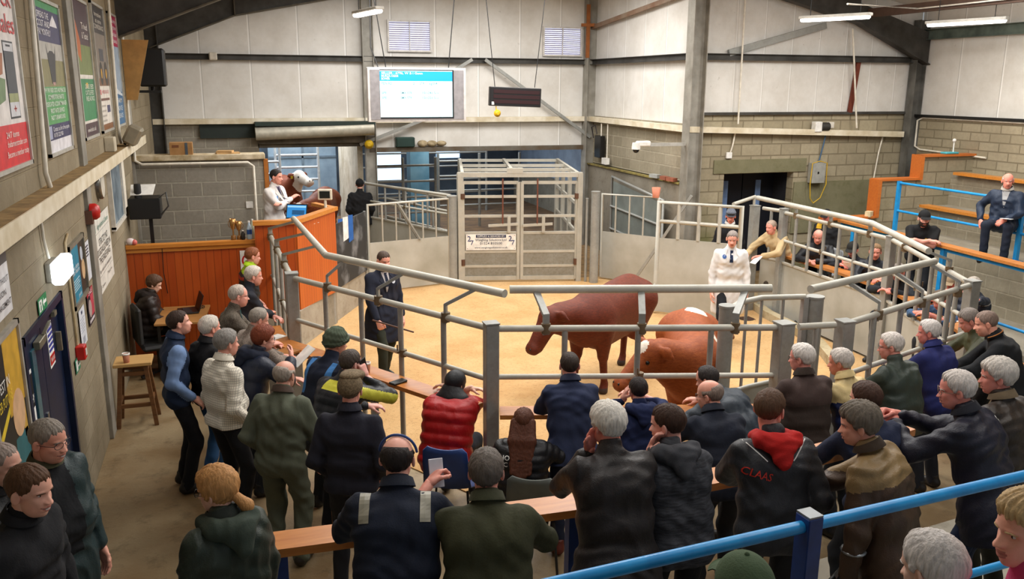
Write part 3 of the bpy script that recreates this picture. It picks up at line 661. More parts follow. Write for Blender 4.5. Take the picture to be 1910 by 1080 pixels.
    root_info = dict(root=root, Hc=Hc, M=M, N=N, u=u, f=f, u2=u2, f2=f2, P=Pv, C=Cv, S=S, E=E_, W=Wr, s=s, ang=ang, K=K, An=An)
    Rz = np.array(((c_, -s_, 0), (s_, c_, 0), (0, 0, 1.)))
    root_info['w'] = lambda p: Rz@np.asarray(p, float)+np.array(loc); root_info['Rz'] = Rz
    return root_info
def hat(spec, M, Hc, lod, fat, root):
    kind, col = spec[:2]; g = Geo()
    if kind == 'beanie':
        def rib(A, E2, line): return .006*np.sin(A*17)*np.sin(E2*15+np.sin(A*17))+np.where((E2-line > 0) & (E2-line < .33), .010+.003*np.sin(A*60), 0)+.02*np.clip((E2-.8), 0, 1)
        shell_geo(g, M, Hc, 0, fat, .38, .05, -.35, .017, rib, .012); o = g.obj('beanie', [fabric(col, 'knit')], root); return
    if kind == 'flat':
        shell_geo(g, M, Hc, lod, fat, .42, .30, -.10, .014, None, .006)
        b = Blob(); b.add(cap((-.035, .075, .095), (.035, .075, .095), .05, k=.05, flat=((0, 0, 1), 1.6)), cap((0, -.02, .115), (0, .06, .105), .075, k=.05, flat=((0, 0, 1), 2.4))); V, F = b.mesh(.010); g.add(V@M.T+Hc, F, 0)
        pk = MB(); brim(pk, M, Hc, .055, .05, 0); o = g.obj('flat_cap', [fabric(col, 'tweed')], root); pk.build('peak', fabric(col, 'tweed'), o); return
    shell_geo(g, M, Hc, lod, fat, .42, .34, .02, .012, None, .010); o = g.obj('cap', [fabric(col)], root)
    pk = MB(); brim(pk, M, Hc, .052, .075, .0); pk.build('peak', fabric(spec[2] if len(spec) > 2 else col), o)
    bt = MB(); c = M@np.array((0, -.02, .140))+Hc; bt.ball(c, .008); bt.build('button', fabric(col), o)
def brim(mb, M, Hc, z, ext, dz):
    V = []; F = []; n = 13
    for k, q in enumerate((0, .5, 1.)):
        for i in range(n):
            a = -.88+1.76*i/(n-1); r0 = np.array((.082*math.sin(a), .098*math.cos(a)-.008, z+.004)); fwd = ext*math.cos(a*1.05)**.7*q if abs(a) < 1.45 else 0
            V.append(r0+np.array((.012*q*math.sin(a), fwd, -.020*q*q-.012*q*math.sin(a)**2)))
    for k in range(2):
        for i in range(n-1): F.append((k*n+i, k*n+i+1, (k+1)*n+i+1, (k+1)*n+i))
    m = len(V); V2 = V+[v-np.array((0, 0, .004)) for v in V]; F2 = F+[tuple(j+m for j in q[::-1]) for q in F]
    rim = [2*n+i for i in range(n)]; F2 += [(rim[i], rim[i]+m, rim[i+1]+m, rim[i+1]) for i in range(n-1)]
    mb.add([M@np.asarray(v)+Hc for v in V2], F2, 0, True)
# ------------------------------------------------------------------ setting
XL, XR, YB, YM, XM = -1.45, 13.45, 19.3, 14.6, 8.3
def roofz(x): return 5.02+.2*min(x-XL, XR-x)
CONC = ground('concrete floor', '7a6140', '9a8868', '46341f', .72, .7, 4, .25, True)
CONCG = ground('grey concrete', '9a9384', '857d6d', '5f5848', .8, .8, 6, .25)
SAW = ground('sawdust', 'd6b07c', 'c69a64', '8e6638', .95, 1.1, 26, .7)
BL_Y = blockwall('left wall blocks', '9d917a', '8a7e68', '94886f', 'y', dirt='5e5038', dirtamt=.55, mort=.010)
BL_X = blockwall('back blocks', '9c968a', '8c867a', 'aaa596', 'x', dirtamt=.25)
BL_X2 = blockwall('right blocks', 'aa9f86', '998e76', '857a64', 'x', moss=True, dirtamt=.3)
BL_Y2 = blockwall('end wall blocks', 'aa9f86', '998e76', '857a64', 'y', rh=.165, dirtamt=.3)
BL_Y3 = blockwall('side blocks', 'a39a86', '938a76', 'b0a792', 'y', dirtamt=.35)
CLX = cladding('back cladding', 'x', .99, .47); CLX2 = cladding('right cladding', 'x', .62, .2); CLY = cladding('side cladding', 'y', .92, .3)
STEEL = mnoisy('dark structural steel', '4c4a46', '35322d', 3, .6, .3, .1); STEELG = mnoisy('grey column steel', 'a09c92', '7e7a70', 4, .5, .12, .1, lo=.3, hi=.7)
WHITE = mnoisy('painted trunking', 'e6ddc8', 'cbbd9f', 4, .5); PIPEW = plain('e9e2d2', .4, key='white conduit')
GALV = galvanised(); GALVL = galvanised('galvanised pipe', 'c2beb0', 'a8a293', .5, .12); SHEET = mnoisy('galvanised sheet', 'a3a49c', '8a8578', 2.2, .5, .35, .05, 6, None, .5, .3, .7)
SHEETC = mnoisy('weathered ring sheet', 'c4c5be', 'a6a59a', 1.6, .5, .25, .04, 6, None, .5, .3, .7)
BLUE = mnoisy('blue paint', '24a0e4', '1d8cd0', 8, .35, 0, .05); BLUED = mnoisy('dark blue paint', '1b3f86', '17356f', 8, .4); DOORB = mnoisy('navy door paint', '15233f', '101b33', 6, .35)
ORANGE = boards('varnished boards', '9c3a10', 'b9561c', 'x', .105); ORANGED = boards('rostrum boards', 'b04a16', 'cf6a24', 'd', .075)
VARN = wood('varnished rail', 'b8702a', 'd28b3c', .3); LEDGEW = wood('ledge timber', 'b0682c', 'cc8744', .35); DARKW = wood('stool wood', '5b3a20', '7d5430', .45)
BLACK = plain('121212', .45, key='black'); RUBBER = plain('1c1c1c', .7, key='rubber'); PAPER = plain('f1efe9', .7, key='paper'); CHROME = plain('b9bcbd', .22, .9, key='chrome'); RED = plain('c9201c', .35, key='red')

mb = MB(); mb.prism([(-1.7, -2), (13.7, -2), (13.7, 19.4), (-1.7, 19.4)], -.12, 0, 0); structure('floor', mb, CONC)
mb = MB(); mb.prism([(-4, 19.4), (12, 19.4), (12, 30), (-4, 30)], -.12, -.001, 0); structure('floor_yard', mb, mnoisy('yard floor', '8a6b4a', '6a5340', 3, .9))
RINGPOLY = [(.62, 9.6), (2.1, 7.02), (4.65, 6.33), (5.2, 6.22), (7.45, 6.98), (8.5, 9.3), (8.58, 12.35), (7.9, 14.2), (7.6, 15.6), (6.65, 15.7), (4.0, 16.2), (2.35, 15.7), (1.45, 13.7), (.55, 12.7)]
mb = MB(); mb.prism(RINGPOLY, -.01, .012, 0); structure('floor_ring', mb, SAW)
mb = MB(); mb.prism([(4.0, 16.2), (6.65, 15.7), (7.6, 15.6), (8.2, 19.4), (3.2, 19.4), (2.4, 15.8)], 0, .008); structure('floor_race', mb, mnoisy('dirty race floor', '9a7a50', '7a6043', 5, .95, 0, .3))
# raised tiers at the front and the right-hand side
mb = MB(); mb.prism([(-1.45, -2), (13.4, -2), (13.4, 4.1), (5.4, 4.9), (3.2, 4.62), (.1, 4.75), (-.35, 5.5), (-1.45, 5.6)], 0, .40); structure('trim_front_tier', mb, CONCG)
mb = MB(); mb.prism([(-.2, -2), (13.4, -2), (13.4, 3.4), (6, 3.2), (1.1, 2.75), (-.2, 2.7)], .40, 1.15); structure('trim_upper_tier', mb, CONCG)
mb = MB(); mb.prism([(10.0, 6.2), (11.35, 5.2), (11.35, 12.9), (10.0, 12.9)], 0, .28); structure('trim_side_aisle', mb, CONCG)
for i, (x0, x1, z) in enumerate(((11.35, 13.45, 1.18), (12.25, 13.45, 1.62), (12.95, 13.45, 2.2))):
    mb = MB(); mb.box(((x0+x1)/2, 8.45, z/2), (x1-x0, 8.9, z), 0); mb.box(((x0+x1)/2, 8.45, z-.03), (x1-x0+.01, 8.9, .07), 1); structure('trim_side_tier_%d' % (i+1), mb, [BL_Y3, CONCG])

# left wall with the double door, steel columns
mb = MB(); t = .22
def wl(y0, y1, z0, z1): mb.box((XL-t/2, (y0+y1)/2, (z0+z1)/2), (t, y1-y0, z1-z0))
wl(-2, 6.40, 0, 5.1); wl(6.40, 7.93, 2.08, 5.1); wl(7.93, 19.5, 0, 5.1); structure('wall_left', mb, BL_Y)
mb = MB(); mb.box((XL-.15, 7.16, 1.03), (.06, 1.52, 2.06)); structure('wall_left_lobby', mb, BLACK)
for n, y in enumerate((9.82, 14.75)):
    mb = MB(); mb.box((XL+.012, y, 2.5), (.06, .26, 5.0), bev=.005); structure('trim_left_column_%d' % (n+1), mb, STEELG)
mb = MB(); mb.box((XL+.085, 7.0, 2.92), (.17, 16.6, .11)); mb.box((XL+.173, 7.0, 2.915), (.012, 16.6, .13), 1); structure('trim_left_cable_shelf', mb, [mnoisy('dusty shelf', '9a7d4e', '6f5732', 6, .95, 0, .4), WHITE])
# back wall
mb = MB()
def bx(x0, x1, z0, z1, y=YB, d=.16, m=0): mb.box(((x0+x1)/2, y+d/2, (z0+z1)/2), (x1-x0, d, z1-z0), m)
bx(XL, 8.4, 3.0, 6.6); bx(2.95, 8.4, 2.40, 3.0); structure('wall_back', mb, CLX)
mb = MB(); bx(XL-.2, .62, 0, 3.0); structure('wall_back_blockwork', mb, BL_X)
mb = MB(); bx(.6, 3.0, 2.46, 3.0, YB, .2); mb.box((1.85, YB-.05, 2.62), (2.5, .16, .14)); structure('wall_back_lintel', mb, mnoisy('stained lintel', '6f675a', '4f493f', 3, .8))
# side return wall and right wall
mb = MB(); mb.box((XM+.1, 16.95, 2.55), (.2, 4.9, 1.1)); structure('wall_return', mb, BL_Y3)
mb = MB(); mb.box((XM+.06, 16.95, .98), (.34, 4.9, 1.96)); mb.box((XM-.09, 16.95, 1.975), (.12, 4.6, .03), 1); structure('wall_return_plinth', mb, [ground('stained concrete', '8f887a', '7a7264', '5f5543', .85, .9, 5), mnoisy('debris', '8f8345', '6b5b35', 9, .95, 0, .4)])
mb = MB(); mb.box((XM+.1, 16.95, 4.85), (.16, 4.9, 3.6)); structure('wall_return_cladding', mb, cladding('return cladding', 'y', .93, .1))
mb = MB(); bx(XM, 9.1, 0, 3.28, YM, .2); bx(9.1, 10.68, 2.14, 3.28, YM, .2); bx(10.68, XR, 0, 3.28, YM, .2); structure('wall_right', mb, BL_X2)
mb = MB(); bx(10.7, 12.9, .9, 1.94, YM-.03, .03); mb.box((9.9, YM-.012, 2.28), (2.1, .03, .26)); structure('wall_right_render', mb, ground('rendered concrete', '837f64', '726e52', '5a5a38', .9, 1.2, 5))
mb = MB(); bx(XM, XR, 3.30, 6.6, YM, .16); structure('wall_right_cladding', mb, CLX2)
mb = MB(); mb.box((XM+.3, YM+.1, 3.28), (9.5, .02, .01)) if False else mb.box((10.9, YM-.03, 3.29), (5.1, .08, .05)); structure('trim_right_sill', mb, STEEL)
mb = MB(); mb.box((XR+.1, 6.3, 1.62), (.2, 16.6, 3.24)); structure('wall_end', mb, BL_Y2)
mb = MB(); mb.box((XR+.1, 6.3, 4.3), (.16, 16.6, 2.1)); structure('wall_end_cladding', mb, cladding('end cladding', 'y', 1.0, .5))
mb = MB(); mb.box((XR+.02, 6.3, 3.235), (.2, 16.6, .05)); structure('trim_end_sill', mb, BLACK)
mb = MB(); mb.hbeam((XR-.05, -2, 4.82), (XR-.05, 14.6, 4.82), .12, .2, m=0, hint=(0, 0, 1)); structure('trim_end_eaves_beam', mb, mnoisy('eaves steel', '6d7a70', '4f5a52', 4, .5, .3))
# recess behind the right-hand door
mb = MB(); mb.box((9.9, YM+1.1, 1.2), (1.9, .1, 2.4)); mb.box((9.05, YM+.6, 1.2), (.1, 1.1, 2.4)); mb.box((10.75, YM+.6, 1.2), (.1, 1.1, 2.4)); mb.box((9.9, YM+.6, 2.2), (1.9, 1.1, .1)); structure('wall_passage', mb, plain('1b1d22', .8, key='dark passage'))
# shelf trunking along the back, the return and the right walls
mb = MB(); zt = 3.03
for a, b in (((XL, YB-.09, zt), (XM-.05, YB-.09, zt)), ((XM-.09, YB, zt), (XM-.09, YM-.1, zt-.02)), ((XM-.15, YM-.09, zt-.02), (XR-.3, YM-.09, 2.86))): mb.beam(a, b, .15, .11)
structure('trim_cable_shelf', mb, WHITE)
# girts, columns, rafters
mb = MB(); mb.hbeam((XL, YB-.06, 4.33), (XM, YB-.06, 4.33), .14, .12, m=0, hint=(0, 0, 1)); structure('trim_back_girt', mb, STEEL)
mb = MB(); mb.beam((2.95, YB-.05, 2.38), (8.3, YB-.05, 2.36), .16, .10); structure('trim_opening_girt', mb, mnoisy('rusty girt', '6b665c', '5a4a38', 3, .7, .2))
mb = MB(); mb.hbeam((XM-.07, YB, 4.33), (XM-.07, YM, 4.33), .14, .12, hint=(0, 0, 1)); structure('trim_return_girt', mb, STEEL)
mb = MB(); mb.hbeam((XM, YM-.07, 4.33), (XR, YM-.07, 4.33), .14, .12, hint=(0, 0, 1)); structure('trim_right_girt', mb, STEEL)
mb = MB(); mb.beam((8.2, 15.0, 5.45), (8.2, 19.2, 5.1), .06, .09); structure('trim_return_brace', mb, mnoisy('rusty brace', '8c7a68', '7a5a44', 4, .7))
mb = MB(); mb.beam((9.0, YM-.06, 4.4), (11.1, YM-.06, 4.95), .06, .12); structure('trim_right_brace', mb, GALV)
mb = MB(); mb.beam((11.85, YM-.05, 3.30), (11.95, YM-.05, 4.28), .09, .05, hint=(0, 1, 0)); structure('trim_rust_post', mb, plain('6e2f1c', .8, key='rust'))
mb = MB(); mb.beam((8.05, 19.05, 5.6), (8.05, 19.05, 4.42), .08, .05, hint=(0, 1, 0)); mb.beam((7.9, 19.1, 5.15), (8.2, 19.0, 5.15), .06, .07); structure('trim_timber_batten', mb, plain('9a5a28', .8, key='old timber'))
for n, (x, y, h, mt) in enumerate(((2.98, YB-.12, 6.6, STEELG), (XM-.1, YB-.14, 6.6, STEELG), (XM-.02, YM-.14, 6.6, STEELG), (XR-.12, YM-.14, 5.1, mnoisy('weathered column', '6f6e69', '4d4b46', 3, .6, .1, .1)), (XL+.12, YB-.12, 5.1, STEEL))):
    mb = MB(); mb.hbeam((x, y, 0), (x, y, h), .19 if n not in (1, 2) else .26, .24 if n not in (1, 2) else .30, .016, 0, (1, 0, 0)); structure('trim_column_%d' % (n+1), mb, mt)
for n, (y, d, x0) in enumerate(((YM-.25, .36, XL), (YB-.12, .34, XL))):
    mb = MB()
    for (xa, za, xb, zb, hd) in ((XL, 4.46, .3, 5.16, .5), (.3, 5.16, 6.0, 6.3, .36)):
        P = [(xa, y, za), (xb, y, zb), (xb, y, zb+d), (xa, y, za+hd+.1)]; mb.plate(P, .02); mb.plate([(xa, y-.09, za), (xa, y+.11, za), (xb, y+.11, zb), (xb, y-.09, zb)], .02, 1)
    mb.beam((.3, y+.01, 5.14), (.3, y+.01, 5.55), .2, .02, 1, (1, 0, 0)); structure('trim_rafter_left_%d' % (n+1), mb, [STEEL, mnoisy('rafter flange', '6a6354', '4a4438', 4, .6, .3)])
mb = MB(); y = YM-.25
for (xa, za, xb, zb, hd) in ((XR, 4.25, 11.7, 5.0, .5), (11.7, 5.0, 6.0, 6.3, .36)):
    mb.plate([(xa, y, za), (xa, y, za+hd+.1), (xb, y, zb+.36), (xb, y, zb)], .02); mb.plate([(xa, y-.09, za), (xb, y-.09, zb), (xb, y+.11, zb), (xa, y+.11, za)], .02)
structure('trim_rafter_right', mb, STEEL)
mb = MB(); mb.beam((2.75, YB-.1, 2.5), (4.2, YB-.2, 3.05), .05, .07); structure('trim_knee_brace', mb, GALV)
mb = MB(); mb.beam((2.98, YB-.18, 3.0), (5.3, YB-.18, 4.35), .05, .07); structure('trim_brace_rising', mb, GALV)
mb = MB(); mb.beam((5.6, YB-.18, 4.35), (8.2, YB-.18, 2.6), .05, .07); structure('trim_brace_falling', mb, GALV)
# roof sheets with purlins
ROOF = cladding('roof lining', 'y', 1.0, .1)
for nm, xa, xb in (('left', XL-.1, 6.0), ('right', 6.0, XR+.1)):
    mb = MB(); mb.plate([(xa, -2, roofz(xa)+.28), (xb, -2, roofz(xb)+.28), (xb, 19.5, roofz(xb)+.28), (xa, 19.5, roofz(xa)+.28)], .05); structure('ceiling_'+nm, mb, ROOF)
for n, (x, z) in enumerate(((11.9, 5.18), (9.4, 5.7), (1.2, 5.45))):
    mb = MB(); mb.beam((x, -2, z), (x, 14.3, z), .1, .16); structure('trim_purlin_%d' % (n+1), mb, plain('5a4438', .7, key='purlin'))
mb = MB(); mb.tube([(11.82, -2, 5.16), (11.82, 13.0, 5.16), (8.9, 11.2, 5.0)], .014); structure('trim_purlin_conduit', mb, PIPEW)
# yard seen through the openings
YW = mnoisy('yard wall', '54616e', '3d4650', 1.5, .7); 
mb = MB(); mb.box((4, 28.5, 1.8), (18, .2, 3.6)); structure('wall_yard_far', mb, YW)
mb = MB(); mb.box((-1.9, 24, 1.8), (.2, 9, 3.6)); structure('wall_yard_left', mb, YW)
mb = MB(); mb.box((9.6, 24, 2.0), (.2, 9.2, 4.0)); mb.box((9.45, 24, .5), (.2, 9.2, 1.0), 1); structure('wall_yard_right', mb, [mnoisy('pale blue lining', '9fb0c4', '8794a8', 2, .7), CONCG])
mb = MB(); mb.plate([(2.74, 19.6, 0), (2.9, 24.5, 0), (2.9, 24.5, 3.0), (2.74, 19.6, 3.0)], .12); structure('wall_yard_partition', mb, ground('whitewashed boards', 'cfc6b4', 'a89a80', '776a52', .85, 1.6, 5))
mb = MB(); mb.box((6.4, 24.2, 3.3), (7.2, 9.4, .1)); structure('ceiling_yard', mb, plain('8a8a88', .8, key='yard ceiling'))
for n, (x0, x1, z0, z1) in enumerate(((-.4, .9, 1.2, 2.6), (1.3, 2.5, .9, 2.9), (4.5, 5.4, .7, 2.9), (6.6, 7.4, 1.4, 2.8))):
    mb = MB(); mb.box(((x0+x1)/2, 28.38, (z0+z1)/2), (x1-x0, .04, z1-z0)); structure('window_%d' % (n+1), mb, emit('bfe0ff', 2.6))

area('yard daylight', (1.0, 23.5, 3.9), 3.5, 4.5, 420, (.92, .96, 1)); area('yard tube', (6.2, 23.5, 3.2), 1.4, 4, 130, (.85, .92, 1))
# ------------------------------------------------------------------ the sale ring
def L3(a, b, t): return tuple(np.asarray(a, float)+(np.asarray(b, float)-np.asarray(a, float))*t)
def part(name, mb, mats, parent): return mb.build(name, mats, parent)
def post(x, y, h, w, label, round_=False, group=None, z0=0., dep=None):
    mb = MB((x, y, 0))
    if round_: mb.tube([(x, y, z0), (x, y, h)], w/2, 0, 16); mb.lathe((x, y, h), [(w/2+.006, -.01), (w/2+.006, .012)], 0, 16)
    else: mb.box((x, y, (z0+h)/2), (w, dep or w, h-z0), 0, bev=.006); mb.box((x, y, h+.004), (w+.012, (dep or w)+.012, .012))
    return thing('fence_post', mb, GALV, label, 'fence post', group)
def bay(a, b, h, label, bars=3, mid=(1.2,), sheet=None, r=.031, barw=.027, ends=True, group=None, name='ring_fence', low=0., cat='fence'):
    """one bay of ring fence between two floor points: pipe rails, uprights, optional sheet below"""
    a = np.array((a[0], a[1], 0.)); b = np.array((b[0], b[1], 0.)); Z = lambda p, z: np.array((p[0], p[1], z)); ha, hb = h if hasattr(h, '__len__') else (h, h)
    root = empty(name, a, label, cat, group); d = unit(b-a)
    def P(mb): mb.off = np.array(a); return mb
    o = MB(a).tube([Z(a, ha), Z(b, hb)], r, 0, 12).build('top_rail', GALVL, root)
    for mz in mid: MB(a).tube([Z(a, mz), Z(b, mz)], r*.82, 0, 10).build('middle_rail', GALVL, root)
    for i in range(bars):
        t = (i+1)/(bars+1) if ends else (i+.5)/bars; p = a+(b-a)*t; z0 = sheet if sheet else low; m = MB(a).tube([Z(p, z0), Z(p, ha+(hb-ha)*t)], barw, 0, 10)
        up_ = m.build('upright', GALV, root)
        if mid and i == bars//2:
            k = MB(a); k.tube([Z(p, mid[0]-.035)+d*.03, Z(p, mid[0]+.035)+d*.03], .036, 0, 10); k.tube([Z(p, mid[0]+.01)+np.cross(d, (0, 0, 1))*s_*.05 for s_ in (-1, 1)], .011, 0, 6); k.tube([Z(p, mid[0]+.03)+np.cross(d, (0, 0, 1))*.05, Z(p, mid[0]+.09)+np.cross(d, (0, 0, 1))*.05], .008, 0, 6); k.build('clamp', plain('7d6a50', .6, .4, key='rusty clamp'), up_)
    if sheet:
        n = np.cross(d, (0, 0, 1)); m = MB(a); m.plate([Z(a, .03)+n*.02, Z(b, .03)+n*.02, Z(b, sheet)+n*.02, Z(a, sheet)+n*.02], .012); m.build('sheet', SHEETC, root)
        MB(a).beam(Z(a, sheet)+n*.02, Z(b, sheet)+n*.02, .05, .03).build('sheet_capping', GALVL, root)
    return root
FA, FB, FC, FD, FE, FF, FG, FH = (.46, 13.05), (.57, 9.62), (2.1, 7.0), (4.62, 6.27), (5.22, 6.2), (7.5, 7.0), (8.5, 9.35), (8.62, 11.95)
bay(FA, FB, (1.70, 1.70), 'ring fence bay beside the varnished rostrum, closest to the clerk at the laptop', 4, (1.1,))
bay(FB, FC, 1.70, 'pipe fence bay of the ring in front of the man in the green knitted hat', 4, (1.22,))
bay(FC, FD, 1.70, 'pipe fence bay of the ring right in front of the two cattle', 3, (1.25,))
bay((4.76, 6.25), (5.12, 6.21), 1.70, 'short pipe infill panel between the two broad ring posts by the white-haired man in brown', 1, (), ends=True)
bay(FE, FF, (1.70, 1.74), 'ring fence bay rising to the right corner post behind the man in royal blue', 4, (1.2,))
bay(FF, FG, (1.74, 1.78), 'ring fence bay with upright bars beside the bald heavy man in black', 6, (1.35,), .93)
bay(FG, FH, 1.78, 'far right ring fence bay whose galvanised sheet carries a small white notice', 6, (1.32,), .95)
bay((8.6, 12.02), (8.5, 12.36), 1.80, 'narrow sheeted fence bay under the hands of the bald man in cream', 1, (), .97)
mb = MB(); nt = Board(tuple(np.array((8.56, 10.25, .72))), (0, -1, 0), (0, 0, 1), .17, .12); nt.rect(mb, 0, 0, 1, 1, 0, -.025); nt.disc(mb, .35, .5, .02, 1, -.022); thing('notice', mb, [PAPER, plain('333333', .6)], 'small white notice on the grey ring sheet below the rails', 'notice')
for (x, y), h, w, lb in ((FA, 1.74, .13, 'galvanised end post of the ring fence against the rostrum front'), (FB, 1.75, .13, 'square ring corner post beside the coffee-coloured ledge boards on the left'), (FC, 1.75, .12, 'near square ring corner post behind the red padded jacket'),
        (FD, 1.74, .14, 'broad ring post behind the white-haired man in the brown fleece, left of the pair'), (FE, 1.73, .13, 'broad ring post behind the man with the cream shoulders, right of the pair'), (FF, 1.78, .12, 'right-hand corner post of the ring beside the bald man in black'), (FG, 1.82, .11, 'ring corner post on the far right where the sheeted bays meet'), (FH, 1.84, .11, 'post at the end of the sheeted ring fence beside the bald man in cream')): post(x, y, h, w, lb)
post(8.42, 12.48, 1.83, .13, 'gate post of the ring standing before the dark doorway')
# outward-leaning guard pipes on bent brackets
def guard(a, b, z, rails, label, zr=1.70):
    """overhead pipe a-b at height z carried by bent flats springing from the fence rail points"""
    root = empty('guard_rail', (*a, 0), label, 'rail'); off = np.array((*a, 0.)); A = np.array((*a, z)); B = np.array((*b, z))
    MB(off).tube([A, B], .038, 0, 14).build('pipe', GALVL, root)
    for (q, t) in rails:
        e = A+(B-A)*t; q = np.array((*q, zr)); m = MB(off); k = q+np.array((0, 0, .13)); m.beam(q-np.array((0, 0, .06)), k, .06, .022, 0, unit(e-q)*np.array((1, 1, 0))); m.beam(k-np.array((0, 0, .01)), e-np.array((0, 0, .02)), .06, .03, 0, (0, 0, 1)); br_ = m.build('bracket', GALV, root)
        c = MB(off); c.tube([q-np.array((0, 0, .045)), q+np.array((0, 0, .045))], .043, 0, 10); c.tube([q+np.array((.05, 0, 0)), q-np.array((.05, 0, 0))], .009, 0, 6); c.build('clamp', plain('7d6a50', .6, .4, key='rusty clamp'), br_)
guard((.78, 12.02), (.92, 9.27), 2.0, [((.475, 12.4), .05), ((.51, 11.4), .42), ((.54, 10.4), .75)], 'overhead guard pipe running along the rostrum side of the ring')
guard((.92, 9.27), (2.24, 7.04), 2.0, [((.90, 9.05), .12), ((1.32, 8.32), .48), ((1.81, 7.5), .86)], 'overhead guard pipe crossing in front of the ring man in the navy coat')
guard((2.33, 7.18), (4.64, 6.53), 2.0, [((2.57, 6.87), .10), ((3.39, 6.63), .50), ((4.2, 6.4), .90)], 'overhead guard pipe crossing above the two cattle')
guard((4.96, 6.39), (7.05, 7.10), 2.0, [((5.75, 6.39), .28), ((6.5, 6.65), .65), ((7.2, 6.89), .96)], 'overhead guard pipe reaching to the right corner of the ring')
guard((7.35, 7.5), (8.15, 9.35), 2.02, [((7.75, 7.58), .10), ((8.3, 8.88), .75)], 'overhead guard pipe on the right side above the capped spectators', 1.76)
guard((8.15, 9.35), (8.2, 12.1), 2.02, [((8.52, 9.8), .15), ((8.56, 10.7), .5), ((8.6, 11.6), .85)], 'overhead guard pipe above the seated men on the far right', 1.78)
# escape fence inside the ring
root = empty('escape_fence', (4.55, 7.05, 0), 'curved inner escape rail with upright bars inside the ring by the brown-and-white bullock', 'fence'); o_ = np.array((4.55, 7.05, 0.))
pts = [np.array((4.55, 7.05, 1.68)), np.array((4.75, 7.18, 1.70)), np.array((5.05, 7.25, 1.71)), np.array((5.5, 7.16, 1.71))]
MB(o_).tube(pts, .03, 0, 12).build('top_rail', GALVL, root)
for q in (pts[1]*.7+pts[2]*.3, pts[2], pts[2]*.5+pts[3]*.5): MB(o_).tube([np.array((q[0], q[1], 0)), q], .016, 0, 8).build('upright', GALV, root)
MB(o_).box((5.5, 7.16, .85), (.06, .06, 1.72)).build('end_upright', GALV, root)
post(4.50, 7.02, 1.72, .15, 'round galvanised post inside the ring near the brown-and-white bullock', True); post(5.62, 7.15, 1.70, .17, 'round galvanised post inside the ring near the sheeted fence', True)
mb = MB(); q = [(4.3, 6.62), (4.6, 6.72), (4.9, 6.78), (5.15, 6.72)]; V = []; F = []
for (x, y) in q: V += [(x, y, 0), (x, y, .98)]
for i in range(3): F.append((2*i, 2*i+2, 2*i+3, 2*i+1))
mb.add(V, F, 0); mb.add([(v[0], v[1]+.015, v[2]) for v in V], [f[::-1] for f in F], 0); mb.tube([(x, y, .99) for x, y in q], .022, 0, 8); thing('shield_sheet', mb, SHEETC, 'curved grey shield sheet low inside the ring before the broad posts', 'shield')
# concrete kerb
mb = MB(); kp = [(8.55, 12.4), (8.42, 11.9), (8.34, 11.1), (8.15, 10.2), (7.75, 9.3), (7.3, 8.3)]
for a, b in zip(kp, kp[1:]): mb.beam((*a, .07), (*b, .07), .14, .14)
structure('trim_ring_kerb', mb, ground('kerb concrete', 'b7a98a', 'a0906e', '7a6848', .9, 2, 8))
mb = MB(); mb.lathe((8.05, 11.95, .012), [(.13, 0), (.13, .006)], 0, 16)
for i in range(-3, 4): mb.box((8.05+i*.033, 11.95, .021), (.012, .22, .008), 1)
thing('drain_cover', mb, [plain('2a2520', .8), plain('6a4a38', .7, .3)], 'round rusty drain cover in the sawdust by the kerb', 'drain')
# left side: plinth below the rostrum, blackboard, hinged panel
PA, PB_, PC = np.array((.84, 12.5)), np.array((1.43, 13.62)), np.array((2.2, 15.15)); pn = unit(np.array((*(PC-PA), 0))); pl = np.array((-pn[1], pn[0], 0))
mb = MB(); mb.prism([tuple(PA), tuple(PC), tuple(PC+pl[:2]*.2), tuple(PA+pl[:2]*.35), (.25, 12.75), (.25, 12.5)], 0, .56); structure('wall_rostrum_plinth', mb, ground('plinth concrete', 'b0a898', '9a9080', '776a52', .8, 1.3, 6))
root = empty('chalk_board', (1.42, 13.66, 0), 'black chalk-smeared steel board beside the rostrum carrying blue bulldog clips of paper', 'board'); o_ = np.array((1.42, 13.66, 0.)); n_ = -pl
m = MB(o_); a = np.array((1.47, 13.68, 0)); b = np.array((2.2, 15.1, 0)); z = lambda p, h: np.array((p[0], p[1], h))
m.plate([z(a, .56), z(b, .56), z(b, 1.62), z(a, 1.62)], .02); m.build('sheet', mnoisy('chalky black', '2c2d2f', '8a8c8f', 2.6, .6, 0, 0, 5, None, .4, .50, .78), root)
MB(o_).tube([(1.42, 13.66, 0), (1.42, 13.66, 1.65)], .06, 0, 14).build('round_post', GALV, root); MB(o_).tube([(2.2, 15.12, 0), (2.2, 15.12, 1.62)], .025, 0, 8).build('end_post', GALV, root)
for k, (t, c) in enumerate(((.22, '1d5fb0'), (.36, 'f2f2f0'), (.50, '1d5fb0'))):
    p = a+(b-a)*t; m = MB((*p[:2], 0)); w_ = .11 if k != 1 else .13; f_ = unit(b-a); q = p+n_*(.012+.006*k)
    m.plate([z(q-f_*w_, 1.34-.06*k), z(q+f_*w_, 1.36-.06*k), z(q+f_*w_, 1.66), z(q-f_*w_, 1.68)], .004); m.build('x', plain(c, .6)); 
    o = bpy.context.scene.collection.objects[-1]; o.name = 'clipped_sheet'; tag(o, ['blue folder hung on the black board, nearer the rostrum', 'white sheet of paper hung between two blue folders on the black board', 'blue folder hung on the black board, farther from the rostrum'][k], 'paper')
